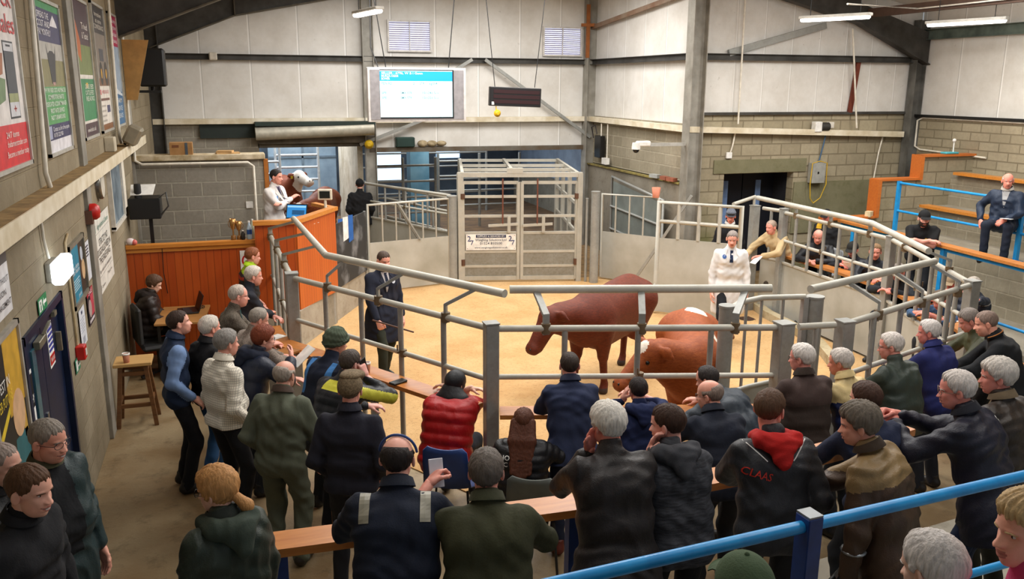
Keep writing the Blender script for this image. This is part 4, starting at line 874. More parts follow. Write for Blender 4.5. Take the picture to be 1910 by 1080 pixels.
def gatepanel(a, b, h, zs, label, bars, brace=None, name='hinged_panel'):
    a = np.array((*a, 0.)); b = np.array((*b, 0.)); d = unit(b-a); n = np.cross(d, (0, 0, 1)); root = empty(name, a, label, 'gate'); Z = lambda p, q: np.array((p[0], p[1], q))
    m = MB(a); m.tube([Z(a, .05), Z(a, h), Z(b, h+.02), Z(b, .05)], .028, 0, 10); m.build('frame', GALVL, root)
    MB(a).plate([Z(a, .04), Z(b, .04), Z(b, zs), Z(a, zs)], .012).build('sheet', SHEETC, root)
    for i in range(bars): p = a+(b-a)*(i+1)/(bars+1); MB(a).tube([Z(p, zs), Z(p, h)], .018, 0, 8).build('upright', GALVL, root)
    if brace:
        for k in (-1, 1): p = a+(b-a)*brace[0]; q = a+(b-a)*brace[1]; MB(a).beam(Z(p, h)+n*.05*k, Z(q, zs-.02)+n*.05*k, .04, .03).build('stay', GALV, root)
    return root
gatepanel((2.33, 15.58), (3.93, 15.92), 1.66, .96, 'hinged ring panel with sheet below bars and a leaning stay, left of the weigh gate', 5, (.35, .62))
post(4.0, 15.95, 1.72, .19, 'fat round post between the left hinged panel and the weigh gate', True)
gatepanel((6.95, 15.5), (7.68, 14.55), 1.72, .98, 'sheeted panel with upright bars right of the weigh gate, behind the sliding panel', 3)
root = empty('sliding_gate', (6.75, 12.75, 0), 'large grey sheeted gate with a grid of pipes behind the white-coated man', 'gate'); a = np.array((6.78, 13.0, 0.)); b = np.array((7.75, 12.05, 0.)); Z = lambda p, q: np.array((p[0], p[1], q)); m = MB(a)
MB(a).plate([Z(a, .05), Z(b, .05), Z(b, 1.32), Z(a, 1.32)], .014).build('sheet', SHEETC, root)
m.tube([Z(a, .05), Z(a, 1.92), Z(b, 1.92), Z(b, .05)], .045, 0, 10); m.build('frame', GALVL, root)
MB(a).tube([Z(a, 1.60), Z(b, 1.60)], .032, 0, 8).build('middle_rail', GALVL, root)
for i in range(3): p = a+(b-a)*(i+1)/4; MB(a).tube([Z(p, 1.32), Z(p, 1.92)], .034, 0, 8).build('upright', GALVL, root)
MB(a).tube([Z(a, .1)-np.array((.05, .04, 0)), Z(a, .52)-np.array((.05, .04, 0)), Z(a, .55)], .014, 0, 6).build('drop_bolt', GALVL, root)
mb = MB(); mb.beam((6.95, 14.3, 0), (7.78, 13.5, 1.9), .05, .05); thing('stay_bar', mb, GALV, 'slanting steel stay bar behind the grid gate', 'bar')
mb = MB(); mb.lathe((6.80, 12.98, 1.963), [(.055, 0), (.075, .17), (.06, .17)], 0, 14); thing('paper_cup', mb, plain('c77a5c', .6), 'brown takeaway cup balanced on top of the grid gate', 'cup')
MBx = MB(); MBx.tube([(7.75, 12.1, 1.93), (8.42, 12.5, 1.98)], .03, 0, 10); MBx.tube([(8.38, 12.46, 1.98), (8.38, 12.46, .1)], .022, 0, 8); thing('gate_leaf', MBx, GALVL, 'open pipe frame joining the grid gate to the gate post by the doorway', 'gate')
# steel gate stored against the return wall
root = empty('stored_gate', (8.0, 16.0, 0), 'grey-blue sheeted gate leaning against the concrete plinth wall', 'gate'); m = MB((8.0, 16.0, 0.))
MB((8, 16, 0)).plate([(8.02, 17.3, .05), (8.02, 15.0, .05), (8.02, 15.0, 1.55), (8.02, 17.3, 1.75)], .02).build('sheet', mnoisy('blue grey sheet', '8d948f', '777d78', 2, .5, .3), root)
m.tube([(8.0, 17.35, 0), (8.0, 17.35, 1.85), (8.0, 14.95, 1.62), (8.0, 14.95, 0)], .03, 0, 8); m.build('frame', GALV, root)
for zz in (.7, 1.2): MB((8, 16, 0)).tube([(7.98, 17.35, zz), (7.98, 14.95, zz-.08)], .025, 0, 8).build('rail', GALV, root)
# weigh crate with its double gate
GL, GR = np.array((4.22, 15.98, 0.)), np.array((6.38, 15.45, 0.)); gd = unit(GR-GL); gn = np.array((gd[1], -gd[0], 0)); bk = -gn
root = empty('weigh_crate', GL, 'galvanised open-topped weigh crate of square tube behind the double gate', 'crate')
for k, (p) in enumerate((GL-gd*.05, GR+gd*.05)):
    MB(GL).beam(Z(p, 0), Z(p, 2.14), .10, .10).build('corner_post', GALVL, root)
depth = 3.1
cs = [Z(GL+bk*depth, 0), Z(GR+bk*depth, 0)]
for p in cs: MB(GL).beam(Z(p, 0), Z(p, 2.16), .08, .08).build('rear_post', GALVL, root)
MB(GL).beam(Z(GL-gd*.1, 2.12), Z(GR+gd*.1, 2.12), .09, .09).build('front_header', GALVL, root)
for i, t in enumerate((.28, .58, 1.0)): MB(GL).beam(Z(GL+bk*depth*t, 2.13), Z(GR+bk*depth*t, 2.13), .06, .06).build('roof_bar', GALVL, root)
for p, q in ((GL, GL+bk*depth), (GR, GR+bk*depth), ((GL*.55+GR*.45)+bk*.9, (GL*.55+GR*.45)+bk*depth)): MB(GL).beam(Z(p, 2.14), Z(q, 2.14), .06, .07).build('top_side_rail', GALVL, root)
for p in (GL, GR):
    for zz in (1.55, 1.0): MB(GL).beam(Z(p, zz), Z(p+bk*depth, zz), .04, .06).build('side_rail', GALVL, root)
    for t in (.33, .66): MB(GL).beam(Z(p+bk*depth*t, 0), Z(p+bk*depth*t, 2.13), .07, .07).build('side_post', GALVL, root)
MB(GL).plate([Z(GR+bk*.1, .05), Z(GR+bk*depth, .05), Z(GR+bk*depth, 1.0), Z(GR+bk*.1, 1.0)], .012).build('side_sheet', SHEET, root)
MB(GL).box(Z((GL+GR)/2-gd*.1, 2.20), (.30, .10, .10), rz=math.atan2(gd[1], gd[0])).build('weigh_head_box', GALVL, root)
for k in (0, 1):
    w = np.linalg.norm(GR-GL)/2-.035; o = GL+gd*(k*(w+.07)); e = o+gd*w
    g = empty('weigh_gate', o, ['left leaf of the weigh gate carrying a white supplier sign', 'right leaf of the weigh gate with a rusty pull rod'][k], 'gate'); f_ = gn*.02
    m = MB(o); m.beam(Z(o, .06), Z(o, 1.98), .07, .06, 0, (1, 0, 0)); m.beam(Z(e, .06), Z(e, 1.98), .07, .06, 0, (1, 0, 0)); m.beam(Z(o, 1.97), Z(e, 1.97), .05, .06); m.beam(Z(o, .09), Z(e, .09), .05, .08); m.build('frame', GALVL, g)
    for zz in (1.70, 1.32, .99, .62, .36 if False else .33): MB(o).beam(Z(o, zz), Z(e, zz), .045, .05).build('cross_bar', GALVL, g)
    MB(o).plate([Z(o, .08), Z(e, .08), Z(e, 1.0), Z(o, 1.0)], .012).build('sheet', galvanised('sheet spangle', '8e8f88', '7c786a', .5, .4), g)
    p = o+gd*w*(.72 if k == 0 else .28)+f_*3; m = MB(o); m.tube([Z(p, 2.05), Z(p, 1.15)], .016, 0, 8); m.build('pull_rod', plain('7a4a3a', .7, .3, key='rusty rod'), g)
    m = MB(o); m.beam(Z(p-gd*.28, 1.14), Z(p+gd*.30, 1.17), .03, .05); m.beam(Z(p+gd*.12, 1.0), Z(p+gd*.12, 1.32), .03, .06); m.build('latch', GALVL, g)
    m = MB(o); hp_ = o if k == 0 else e; m.tube([Z(hp_+f_, .35), Z(hp_+f_, .47)], .045, 0, 8); m.tube([Z(hp_+f_, 1.66), Z(hp_+f_, 1.76)], .05, 0, 8); m.build('hinge', plain('6a4a38', .7, .3, key='rusty hinge'), g)
    if k == 0:
        B = Board(Z(o+gd*.06+f_*2, .655), gd, (0, 0, 1), w-.10, .315, ); m = MB(o); B.rect(m, 0, 0, 1, 1, 0, .0); B.rect(m, .2, .78, .8, .96, 1, .003); 
        for x, y in ((.03, .1), (.97, .1), (.03, .92), (.97, .92)): B.disc(m, x, y, .007, 2, .003, 8)
        sg_ = m.build('sign_board', [PAPER, plain('1c2c55', .5), plain('9a2f2a', .5)], g)
        LM = [plain('4a4f63', .5), PAPER, plain('1c2c70', .5)]
        for (tx, x, y, sz, mi_, wd) in (('SUPPLIED & SERVICED BY:', .5, .87, .05, 1, .55), ('Weighing Solutions Ltd', .5, .64, .06, 0, .62), ('01524 810500', .5, .42, .07, 0, .44), ('www.weighingsolutions.co.uk', .5, .16, .05, 0, .66), ('2', .065, .70, .15, 2, None), ('7', .12, .46, .13, 2, None), ('2', .885, .70, .15, 2, None), ('7', .94, .46, .13, 2, None)):
            m = MB(o); B.text(m, tx, x, y, sz, 0, .005, width=wd); m.build('lettering', LM[mi_], sg_)
post(6.68, 15.22, 1.80, .17, 'round concrete-footed post right of the weigh gate', True); post(6.55, 15.33, 1.66, .05, 'thin latch post right of the weigh gate', True)
# race rails running back from the left post
for k, (a, b, h, zs, lb) in enumerate((((4.0, 16.05), (2.75, 18.6), 1.72, 1.0, 'sheeted race fence running back behind the left hinged panel'), ((4.1, 16.4), (3.2, 18.9), 1.62, .95, 'second sheeted race fence leading to the weigh crate'))):
    r_ = bay(a, b, h, lb, 3, (1.35,), zs, .03, .022, True, None, 'race_fence')
# ------------------------------------------------------------------ rostrum and office corner
mb = MB(); mb.box((-.585, 12.79, .78), (1.73, .05, 1.56)); structure('wall_wood_screen', mb, ORANGE)
mb = MB(); mb.box((-.585, 12.76, 1.585), (1.74, .10, .07), bev=.012); mb.box((-.585, 12.755, 1.525), (1.73, .03, .05)); structure('trim_wood_screen_rail', mb, VARN)
mb = MB(); mb.box((-.45, 14.8, 1.30), (1.95, .2, 2.6), 0); structure('wall_rostrum_blockwork', mb, BL_X)
mb = MB(); mb.box((-.45, 14.78, 2.65), (2.0, .34, .09), bev=.01); structure('trim_rostrum_cap', mb, mnoisy('dusty cap', 'd8cbb0', 'a08b62', 5, .8))
mb = MB(); mb.box((.56, 14.72, 2.15), (.07, .10, .9)); structure('trim_rostrum_post', mb, plain('b06a22', .5, key='varnished post'))
mb = MB(); mb.prism([(-1.45, 12.83), (.28, 12.83), (.3, 12.66), (.83, 12.62), (1.5, 13.7), (1.2, 14.7), (-1.45, 14.7)], .0, .78); structure('trim_rostrum_floor', mb, CONCG)
root = empty('auction_rostrum', (.8, 12.62, .56), 'varnished timber auctioneer rostrum front with angled corner and desk', 'rostrum'); o_ = np.array((.8, 12.62, .56))
A0, A1, A2 = (.27, 12.60), (.83, 12.60), (1.50, 13.66); Zp = lambda p, z: np.array((p[0], p[1], z))
MB(o_).plate([Zp(A0, .56), Zp(A1, .56), Zp(A1, 1.84), Zp(A0, 1.84)], -.03).build('front_panel', ORANGE, root)
MB(o_).plate([Zp(A1, .56), Zp(A2, .56), Zp(A2, 1.86), Zp(A1, 1.84)], .03).build('side_panel', ORANGED, root)
m = MB(o_); m.beam(Zp((.25, 12.62), 1.87), Zp((.85, 12.62), 1.87), .13, .06); m.beam(Zp((.83, 12.6), 1.87), Zp((1.52, 13.70), 1.89), .13, .06); m.build('top_rail', VARN, root)
MB(o_).beam(Zp((1.50, 13.68), .56), Zp((1.50, 13.68), 1.88), .05, .05).build('corner_post', GALV, root)
MB(o_).plate([(.45, 12.75, 1.72), (.92, 12.78, 1.72), (1.45, 13.68, 1.74), (1.25, 14.05, 1.74), (.75, 13.35, 1.72)], .03).build('desk_top', plain('5a4636', .5, key='desk'), root)
MB(o_).beam((1.25, 14.2, 1.90), (1.52, 13.72, 1.88), .10, .05).build('back_rail', VARN, root)
MB(o_).beam((.60, 12.95, 1.80), (1.30, 13.75, 1.82), .12, .03).build('desk_lip', VARN, root)
def laptop(name, p, rz, label, on=True, z=0.):
    root = empty(name, p, label, 'laptop', rz=rz); MB().box((0, 0, .01), (.34, .24, .018), bev=.004).build('base', BLACK, root); MB().box((0, -.01, .021), (.29, .10, .003)).build('keyboard', plain('2a2a2c', .6), root)
    s = MB(); M_ = rot('X', R(-18)); s.box(np.array((0, .12, .02))+M_@np.array((0, 0, .115)), (.34, .012, .23), mat=M_); s.build('lid', BLACK, root)
    if on:
        s = MB(); s.box(np.array((0, .113, .02))+M_@np.array((0, 0, .115)), (.31, .004, .20), mat=M_); s.box(np.array((0, .110, .02))+M_@np.array((0, 0, .19)), (.30, .004, .025), 1, mat=M_); s.box(np.array((.03, .110, .02))+M_@np.array((0, 0, .10)), (.20, .004, .07), 2, mat=M_); s.build('screen', [emit('2d7fc0', .9), emit('8cc4e6', .9), emit('1d4f7a', .7)], root)
    return root
laptop('laptop', (.86, 13.42, 1.752), R(-28), 'laptop with a lit blue screen on the rostrum desk beside the auctioneer')
laptop('laptop', (-.68, 12.2, .752), R(-80), 'thin dark laptop on the wooden table under the board screen', False)
root = empty('display_stand', (1.38, 13.62, 1.76), 'small weight display on a cream pole at the rostrum corner', 'display'); o_ = np.array((1.38, 13.62, 1.76))
MB(o_).tube([(1.38, 13.62, 1.76), (1.38, 13.62, 2.03)], .022, 0, 10).build('pole', plain('d9d2bf', .5), root); MB(o_).box((1.38, 13.62, 2.12), (.22, .05, .17), bev=.01, rz=R(-15)).build('housing', plain('d9d2bf', .5), root); MB(o_).box((1.372, 13.592, 2.12), (.16, .006, .11), rz=R(-15)).build('screen', plain('16201c', .2), root)
for k, (x, y, r) in enumerate(((1.08, 13.25, .3), (1.20, 13.48, -.2), (.98, 13.08, .8))):
    mb = MB(); mb.box((x, y, 1.758), (.21, .297, .004), rz=r); thing('sale_sheet', mb, PAPER, ['white sale sheet on the rostrum desk nearest the laptop', 'white sale sheet on the rostrum desk under the weight display', 'white sale sheet at the front of the rostrum desk'][k], 'paper')
# trophies, bottles and bits on the wooden screen
def bottle(x, y, z, r, h, body, capc, label, band=None):
    root = empty('bottle', (x, y, z), label, 'bottle'); MB((x, y, z)).lathe((x, y, z), [(r*.9, 0), (r, .01), (r, h*.62), (r*.45, h*.85), (r*.40, h*.93)], 0, 14).build('body', plain(body, .15), root); MB((x, y, z)).lathe((x, y, z+h*.93), [(r*.46, 0), (r*.46, h*.08)], 0, 12).build('cap', plain(capc, .4), root)
    if band: MB((x, y, z)).lathe((x, y, z+h*.28), [(r*1.02, 0), (r*1.02, h*.26)], 0, 14).build('label_band', plain(band, .5), root)
bottle(.20, 12.75, 1.622, .036, .26, 'b9cfe0', 'eae6e4', 'clear water bottle with a blue band on the wooden rail', '2458a8'); bottle(.25, 12.78, 1.622, .03, .28, 'cfd3b4', 'f0ede6', 'tall pale bottle with a white cap at the rail end beside the rostrum'); bottle(.11, 12.74, 1.622, .03, .13, '2b2622', 'eeeae0', 'squat dark bottle with a white cone top in front of the trophies')
def trophy(x, y, h, label):
    root = empty('trophy_cup', (x, y, 1.622), label, 'trophy'); o = np.array((x, y, 1.622)); q = lambda pr: [(a, b*h) for a, b in pr]
    MB(o).lathe(o, q([(.035, 0), (.035, .18), (.03, .2)]), 0, 14).build('plinth', plain('8a5a22', .4), root); MB(o).lathe(o, q([(.012, .2), (.010, .45), (.03, .55), (.042, .75), (.045, 1.0), (.040, 1.0), (.030, .62)]), 0, 16).build('bowl', plain('b98a52', .25, .7), root)
    for s in (-1, 1): MB(o).tube([o+np.array((s*(.040+.022*math.sin(t)), 0, h*(.58+.34*t/PI))) for t in np.linspace(0, PI, 7)], .005, 0, 6).build('handle', plain('b98a52', .25, .7), root)
trophy(-.02, 12.77, .30, 'brass trophy cup on the wooden rail, leftmost of the pair'); trophy(.06, 12.78, .26, 'brass trophy cup on the wooden rail beside the bottles')
mb = MB(); mb.ball((-1.38, 12.74, 1.665), (.06, .05, .05)); mb.ball((-1.33, 12.73, 1.655), (.04, .04, .04), 1); thing('crumpled_bag', mb, [plain('e8d8d8', .5), plain('d86a62', .5)], 'crumpled white and red bag at the wall end of the wooden rail', 'bag')
root = empty('wall_cabinet', (-1.2, 13.4, 1.95), 'black open equipment cabinet with papers on top by the office corner', 'cabinet'); o_ = np.array((-1.2, 13.4, 1.95))
MB(o_).box((-1.2, 13.4, 2.05), (.42, .4, .30), bev=.01).build('case', BLACK, root); MB(o_).plate([(-1.38, 13.25, 2.24), (-1.08, 13.25, 2.24), (-1.05, 13.5, 2.36), (-1.38, 13.5, 2.36)], .01).build('papers', PAPER, root)
MB(o_).tube([(-1.0, 13.25, 2.2), (-.9, 13.2, 2.28), (-.88, 13.2, 2.08), (-.99, 13.25, 1.95)], .012, 0, 6).build('arm', plain('4a4a48', .4), root); MB(o_).lathe((-1.28, 13.3, 2.2), [(.05, 0), (.05, .16), (.045, .2)], 0, 10).build('ink_tin', plain('1a1a1c', .4), root)
MB(o_).box((-1.15, 13.42, 1.33), (.05, .05, 1.14)).build('stand', BLACK, root)
# table, office chair and stool
def table(x, y, w, d, h, rz, label):
    root = empty('table', (x, y, 0), label, 'table', rz=rz); MB().box((0, 0, h-.015), (w, d, .03), bev=.004).build('tabletop', wood('table wood', '9a6a38', 'b88850', .4), root)
    for i in (-1, 1):
        for j in (-1, 1): MB().box((i*(w/2-.05), j*(d/2-.05), (h-.03)/2), (.035, .035, h-.03)).build('leg', BLACK, root)
table(-.74, 12.08, .62, .92, .75, R(-4), 'wooden table with thin black legs under the varnished board screen')
for k in range(2):
    mb = MB(); mb.tube([(-.52+.05*math.cos(t+k), 12.34+.09*math.sin(t*1.3), .757+.012*math.sin(t*2)) for t in np.linspace(0, 6.5, 22)], .004, 0, 5); thing('cable', mb, BLACK, ['loose black cable coiled by the laptop on the wooden table', 'second black cable looped over the first on the wooden table'][k], 'cable')
root = empty('office_chair', (-1.06, 11.80, 0), 'black padded office chair under the woman at the laptop', 'chair', rz=R(-75)); MB().box((0, 0, .44), (.46, .46, .07), bev=.03).build('seat', RUBBER, root); MB().box((0, -.24, .74), (.44, .07, .50), bev=.03).build('backrest', RUBBER, root); MB().tube([(0, 0, .41), (0, 0, .1)], .03).build('column', BLACK, root)
for i in range(5): a = 2*PI*i/5; MB().beam((0, 0, .08), (.27*math.cos(a), .27*math.sin(a), .04), .05, .03).build('foot', BLACK, root)
root = empty('stool', (-1.19, 10.15, 0), 'tall splay-legged wooden stool beside the left wall holding a cup', 'stool'); S_ = .75
MB().box((0, 0, S_-.02), (.40, .34, .04), bev=.006).build('seat', wood('stool top', 'b08850', 'c9a268', .5), root)
for i in (-1, 1):
    for j in (-1, 1): MB().beam((i*.13, j*.11, S_-.04), (i*.20, j*.17, 0), .045, .045, 0, (1, 0, 0)).build('leg', DARKW, root)
for zz, q in ((.25, .17), (.62, .14)):
    for j in (-1, 1): MB().beam((-q-.01, j*q*.87, zz), (q+.01, j*q*.87, zz), .025, .045).build('rung', DARKW, root); MB().beam((j*q, -q*.87, zz+.03), (j*q, q*.87, zz+.03), .025, .045).build('rung', DARKW, root)
def cup(x, y, z, label, c='b5704f', r=.042, h=.105):
    root = empty('paper_cup', (x, y, z), label, 'cup'); o = np.array((x, y, z)); MB(o).lathe(o, [(r*.72, 0), (r*.95, h), (r*.90, h), (r*.7, .01)], 0, 16).build('wall', plain(c, .6), root); MB(o).lathe(o, [(r, h-.012), (r*1.02, h+.004), (r*.9, h+.006), (r*.88, h-.02)], 0, 16).build('rim', PAPER, root)
cup(-1.25, 10.05, S_, 'takeaway cup standing on the tall wooden stool')
# ------------------------------------------------------------------ left wall: door, signs, posters
fr = MB((XL, 7.16, 0))
root = empty('door_1', (XL, 7.165, 0)); root['kind'] = 'structure'
o_ = np.array((XL, 7.165, 0))
m = MB(o_); m.box((XL-.03, 6.43, 1.04), (.10, .06, 2.08)); m.box((XL-.03, 7.90, 1.04), (.10, .06, 2.08)); m.box((XL-.03, 7.165, 2.05), (.10, 1.5, .06)); m.build('door_frame', DOORB, root)
LV = []
for k, (y0, y1) in enumerate(((6.46, 7.16), (7.17, 7.87))):
    LV.append(MB(o_).box((XL-.05, (y0+y1)/2, 1.01), (.045, y1-y0, 2.02), bev=.004).build('door_leaf', DOORB, root))
MB(o_).box((XL-.022, 6.82, 1.38), (.014, .12, 1.02)).build('vision_panel', plain('3d6b78', .1, key='door glass'), LV[0])
MB(o_).box((XL-.02, 7.05, 1.0), (.01, .05, .62)).build('push_plate', CHROME, LV[0]); MB(o_).box((XL-.02, 7.28, .95), (.012, .07, .40)).build('pull_handle', plain('8a8d8f', .3, .7), LV[1])
MB(o_).box((XL+.0, 6.98, 1.90), (.05, .24, .06), bev=.005).build('door_closer', plain('8d8672', .4, .5), LV[0]); MB(o_).beam((XL+.01, 7.06, 1.93), (XL+.03, 7.24, 1.99), .02, .012).build('closer_arm', plain('8d8672', .4, .5), LV[0])
MB(o_).box((XL-.005, 7.62, 1.96), (.03, .10, .04)).build('hinge_top', plain('8d8672', .4, .5), LV[1]); MB(o_).box((XL-.005, 7.70, 1.70), (.04, .035, .16)).build('pull_knob', plain('8d8672', .4, .5), LV[1])
B = Board((XL-.024, 6.47, 1.08), (0, 1, 0), (0, 0, 1), .24, .70); mb = MB(); B.rect(mb, 0, 0, 1, 1, 0, 0); B.rect(mb, .05, .60, .95, .96, 1, .003); B.text(mb, 'STAY', .3, .86, .09, 0, .005, width=.45); B.text(mb, 'HEALTHY', .5, .69, .09, 0, .005, width=.8)
B.poly(mb, [(.35, .5), (.5, .55), (.66, .5), (.6, .44), (.68, .36), (.55, .30), (.58, .2), (.42, .24), (.46, .36), (.34, .4)], 1, .003); B.text(mb, 'wash hands', .5, .09, .06, 1, .005, width=.7); thing('door_sign', mb, [PAPER, BLACK], 'white and black stay-healthy notice stuck on the navy door', 'sign')
B = Board((XL-.024, 7.37, 1.56), (0, 1, 0), (0, 0, 1), .20, .36); mb = MB(); B.rect(mb, 0, 0, 1, 1, 0, 0)
for i in range(5): B.rect(mb, .08, .82-.115*i, .92, .885-.115*i, 1, .003)
B.rect(mb, .06, .06, .94, .28, 2, .003); B.text(mb, 'NOTICE', .5, .94, .045, 1, .005); B.text(mb, 'FIRE DOOR', .5, .17, .05, 0, .005, width=.7); thing('door_sign', mb, [PAPER, plain('3a3f9a', .5), RED], 'white notice with blue lines and a red block on the right door leaf', 'sign')
def framed(name, y0, y1, z0, z1, label, paint, cat='poster', frame='c9c6bd', d=.03, fw_=.03):
    """paint(board, mb, add_material) draws the print of a wall poster"""
    root = empty(name, (XL, y0, z0), label, cat); o = np.array((XL, y0, z0)); w, h = y1-y0, z1-z0
    if frame:
        m = MB(o); 
        for (ya, yb, za, zb) in ((y0, y0+fw_, z0, z1), (y1-fw_, y1, z0, z1), (y0, y1, z0, z0+fw_), (y0, y1, z1-fw_, z1)): m.box((XL+d/2, (ya+yb)/2, (za+zb)/2), (d, yb-ya, zb-za))
        m.build('frame', plain(frame, .4, .3), root)
    B = Board((XL+.012, y0+fw_*.8, z0+fw_*.8), (0, 1, 0), (0, 0, 1), w-1.6*fw_, h-1.6*fw_); mats = []; mb = MB(o); tx = MB(o); tm = []
    def mi(c, L=mats):
        mm = plain(c, .4); 
        if mm not in L: L.append(mm)
        return L.index(mm)
    class K: pass
    k = K(); k.B = B; k.rect = lambda x0, y0_, x1, y1_, c, l=0: B.rect(mb, x0, y0_, x1, y1_, mi(c), .002+.0008*l); k.poly = lambda pts, c, l=1: B.poly(mb, pts, mi(c), .002+.0008*l); k.disc = lambda a, b, r, c, l=1: B.disc(mb, a, b, r, mi(c), .002+.0008*l)
    TX = []
    def text(s_, a, b, sz, c, width=None, al='CENTER'): q = MB(o); B.text(q, s_, a, b, sz, 0, .0075, al, width); TX.append((q, plain(c, .4)))
    k.text = text
    paint(k); pr_ = mb.build('print', mats, root)
    for q, m_ in TX: q.build('lettering', m_, pr_)
    return root
def p_red(k):
    k.rect(0, 0, 1, 1, 'ece6e2'); k.rect(0, 0, 1, .165, 'e0212b', 1); k.poly([(.0, .165), (.85, .165), (1, .12), (1, .40), (.93, .28)], 'e9b9b4', 1); k.poly([(0, .18), (.62, .26), (.66, .34), (0, .38)], '6f8a5a', 1); k.poly([(0, .30), (.62, .36), (.66, .44), (0, .44)], 'b06a3a', 2)
    k.rect(.68, .185, .895, .49, '1e1f24', 3); k.rect(.69, .193, .885, .483, 'd9dadf', 4); k.rect(.69, .285, .885, .45, '3b3d44', 5); k.rect(.69, .25, .885, .285, '9aa06a', 5); k.rect(.74, .468, .83, .476, '15151a', 5); k.rect(.783, .212, .797, .236, 'c0392b', 5); k.rect(.76, .221, .82, .227, 'c0392b', 5)
    k.text('LIVESTOCK', .56, .655, .17, 'd8262c', .80); k.text('Sales', .80, .555, .19, 'd8262c', .34); k.text('24/7 items', .66, .125, .06, 'f4efe8', .26); k.text('thefarmerstrader.com', .74, .09, .06, 'f4efe8', .42); k.text('Become a member today', .74, .05, .06, 'f4efe8', .46)
framed('wall_poster', 5.9, 7.40, 3.2, 5.0, 'big red and white trading poster with a phone, nearest on the left wall', p_red)
def p_cow(k):
    k.rect(0, 0, 1, 1, 'eceaf0'); k.rect(0, .95, 1, 1, '3f9a5a', 1); k.rect(0, .735, 1, .95, '37335f', 1); k.rect(0, .44, 1, .735, '8b8454', 1); k.rect(0, .62, 1, .735, 'b9b6ae', 2); k.rect(0, .19, 1, .44, '55a35c', 1); k.rect(0, .085, 1, .19, '37335f', 1)
    k.poly([(.30, .72), (.36, .66), (.44, .68), (.56, .68), (.64, .66), (.70, .72), (.66, .63), (.62, .56), (.58, .46), (.42, .46), (.38, .56), (.34, .63)], '2a2628', 3); k.poly([(.47, .67), (.53, .67), (.55, .56), (.57, .47), (.43, .47), (.45, .56)], 'e6e1dc', 4); k.poly([(.44, .47), (.56, .47), (.54, .45), (.46, .45)], 'b98f88', 5)
    k.poly([(.62, .88), (.74, .93), (.86, .88), (.9, .85), (.58, .85)], 'f0eef2', 3)
    for i, s_ in enumerate(('SPREAD THE', 'COST AND', 'PAY MONTHLY')): k.text(s_, .30, .905-.055*i, .075, 'f4f2f6', .5 if i else .46)
    for i, s_ in enumerate(('WHY PAY FIXED COSTS AND PENALTIES?', 'COMPETITIVE RATES', 'DEDICATED ACCOUNT MANAGER', 'FIRST RATE SERVICE', 'FAST TURNAROUND')): k.text(s_, .5, .415-.046*i, .055, 'f4f6f0', (.92, .68, .86, .6, .62)[i])
    k.rect(.06, .095, .18, .18, 'aab0d0', 3); k.text('Contact us for a free quote', .58, .155, .055, 'f4f2f6', .72); k.text('01733 222 950', .42, .115, .05, 'f4f2f6', .4)
framed('wall_poster', 8.13, 9.30, 3.18, 4.50, 'navy and green finance poster with a black-and-white cow face', p_cow)
def p_feed(k):
    k.rect(0, 0, 1, 1, 'e9e2da'); k.rect(0, .68, 1, 1, '4a3038', 1); k.rect(0, .46, 1, .68, '7c8a4e', 1); k.poly([(.12, .86), (.34, .70), (.30, .55), (.12, .6)], 'c86a2c', 3); k.poly([(.10, .9), (.2, .95), (.42, .72), (.3, .66)], 'c9d2de', 2); k.poly([(.45, .55), (.62, .72), (.85, .7), (.8, .5)], '6a4632', 2); k.rect(0, .44, 1, .46, 'f0ece4', 2); k.rect(0, .12, 1, .43, '2f8a54', 1); k.poly([(0, .42), (.2, .3), (.28, .13), (0, .13)], 'd8c44a', 2); k.poly([(.55, .13), (.68, .26), (.8, .13)], 'd8c44a', 2); k.rect(0, 0, 1, .10, '4a3038', 1); k.rect(.42, .36, .56, .40, 'e8b83a', 3)
    for i, s_ in enumerate(('Tried', '& Tested')): k.text(s_, .68, .82-.07*i, .10, 'f2ece6', .42)
    for i, s_ in enumerate(('GRASS SEED', 'CATTLE FEED', 'FREE ADVICE')): k.text(s_, .62, .38-.045*i-.01, .07, 'eef2e4', .6)
    k.text('www.feeds.co.uk', .5, .05, .07, 'f2ece6', .6)
framed('wall_poster', 10.12, 11.22, 3.2, 4.68, 'maroon and green seed poster with an orange-coated animal', p_feed)
def p_machine(k):
    k.rect(0, 0, 1, 1, 'ece6dc'); k.rect(0, .78, 1, 1, '3a3230', 1); k.rect(0, .36, 1, .78, '8a7f74', 1); k.poly([(.2, .66), (.55, .72), (.9, .66), (.95, .46), (.75, .42), (.3, .44)], 'd9a21f', 2); k.rect(.35, .56, .7, .66, '4a4e58', 3); k.disc(.38, .46, .14, '2a2826', 3); k.disc(.80, .46, .15, '2a2826', 3); k.disc(.38, .46, .06, 'd9a21f', 4); k.disc(.80, .46, .06, 'd9a21f', 4); k.rect(0, .36, 1, .42, '7a5234', 2); k.rect(.08, .29, .2, .33, 'd9485a', 2); k.rect(.08, .24, .9, .26, '6a3a2c', 2); k.rect(.6, .14, .88, .2, '3a3a6a', 2); k.rect(0, 0, 1, .05, '8a5a34', 1)
    for i in range(4): k.rect(.1, .07+.04*i, .5, .085+.04*i, 'b9b2a8', 2)
    for i, s_ in enumerate(('farm machinery', 'at a price', 'CONFIDENCE')): k.text(s_, .5, .93-.05*i, .075, 'efe8dc', (.6, .5, .8)[i])
    k.text('HIRE & SALES', .55, .31, .06, 'c8475a', .55)
framed('wall_poster', 11.55, 12.66, 3.2, 4.74, 'brown and white machinery poster with a yellow tractor', p_machine)
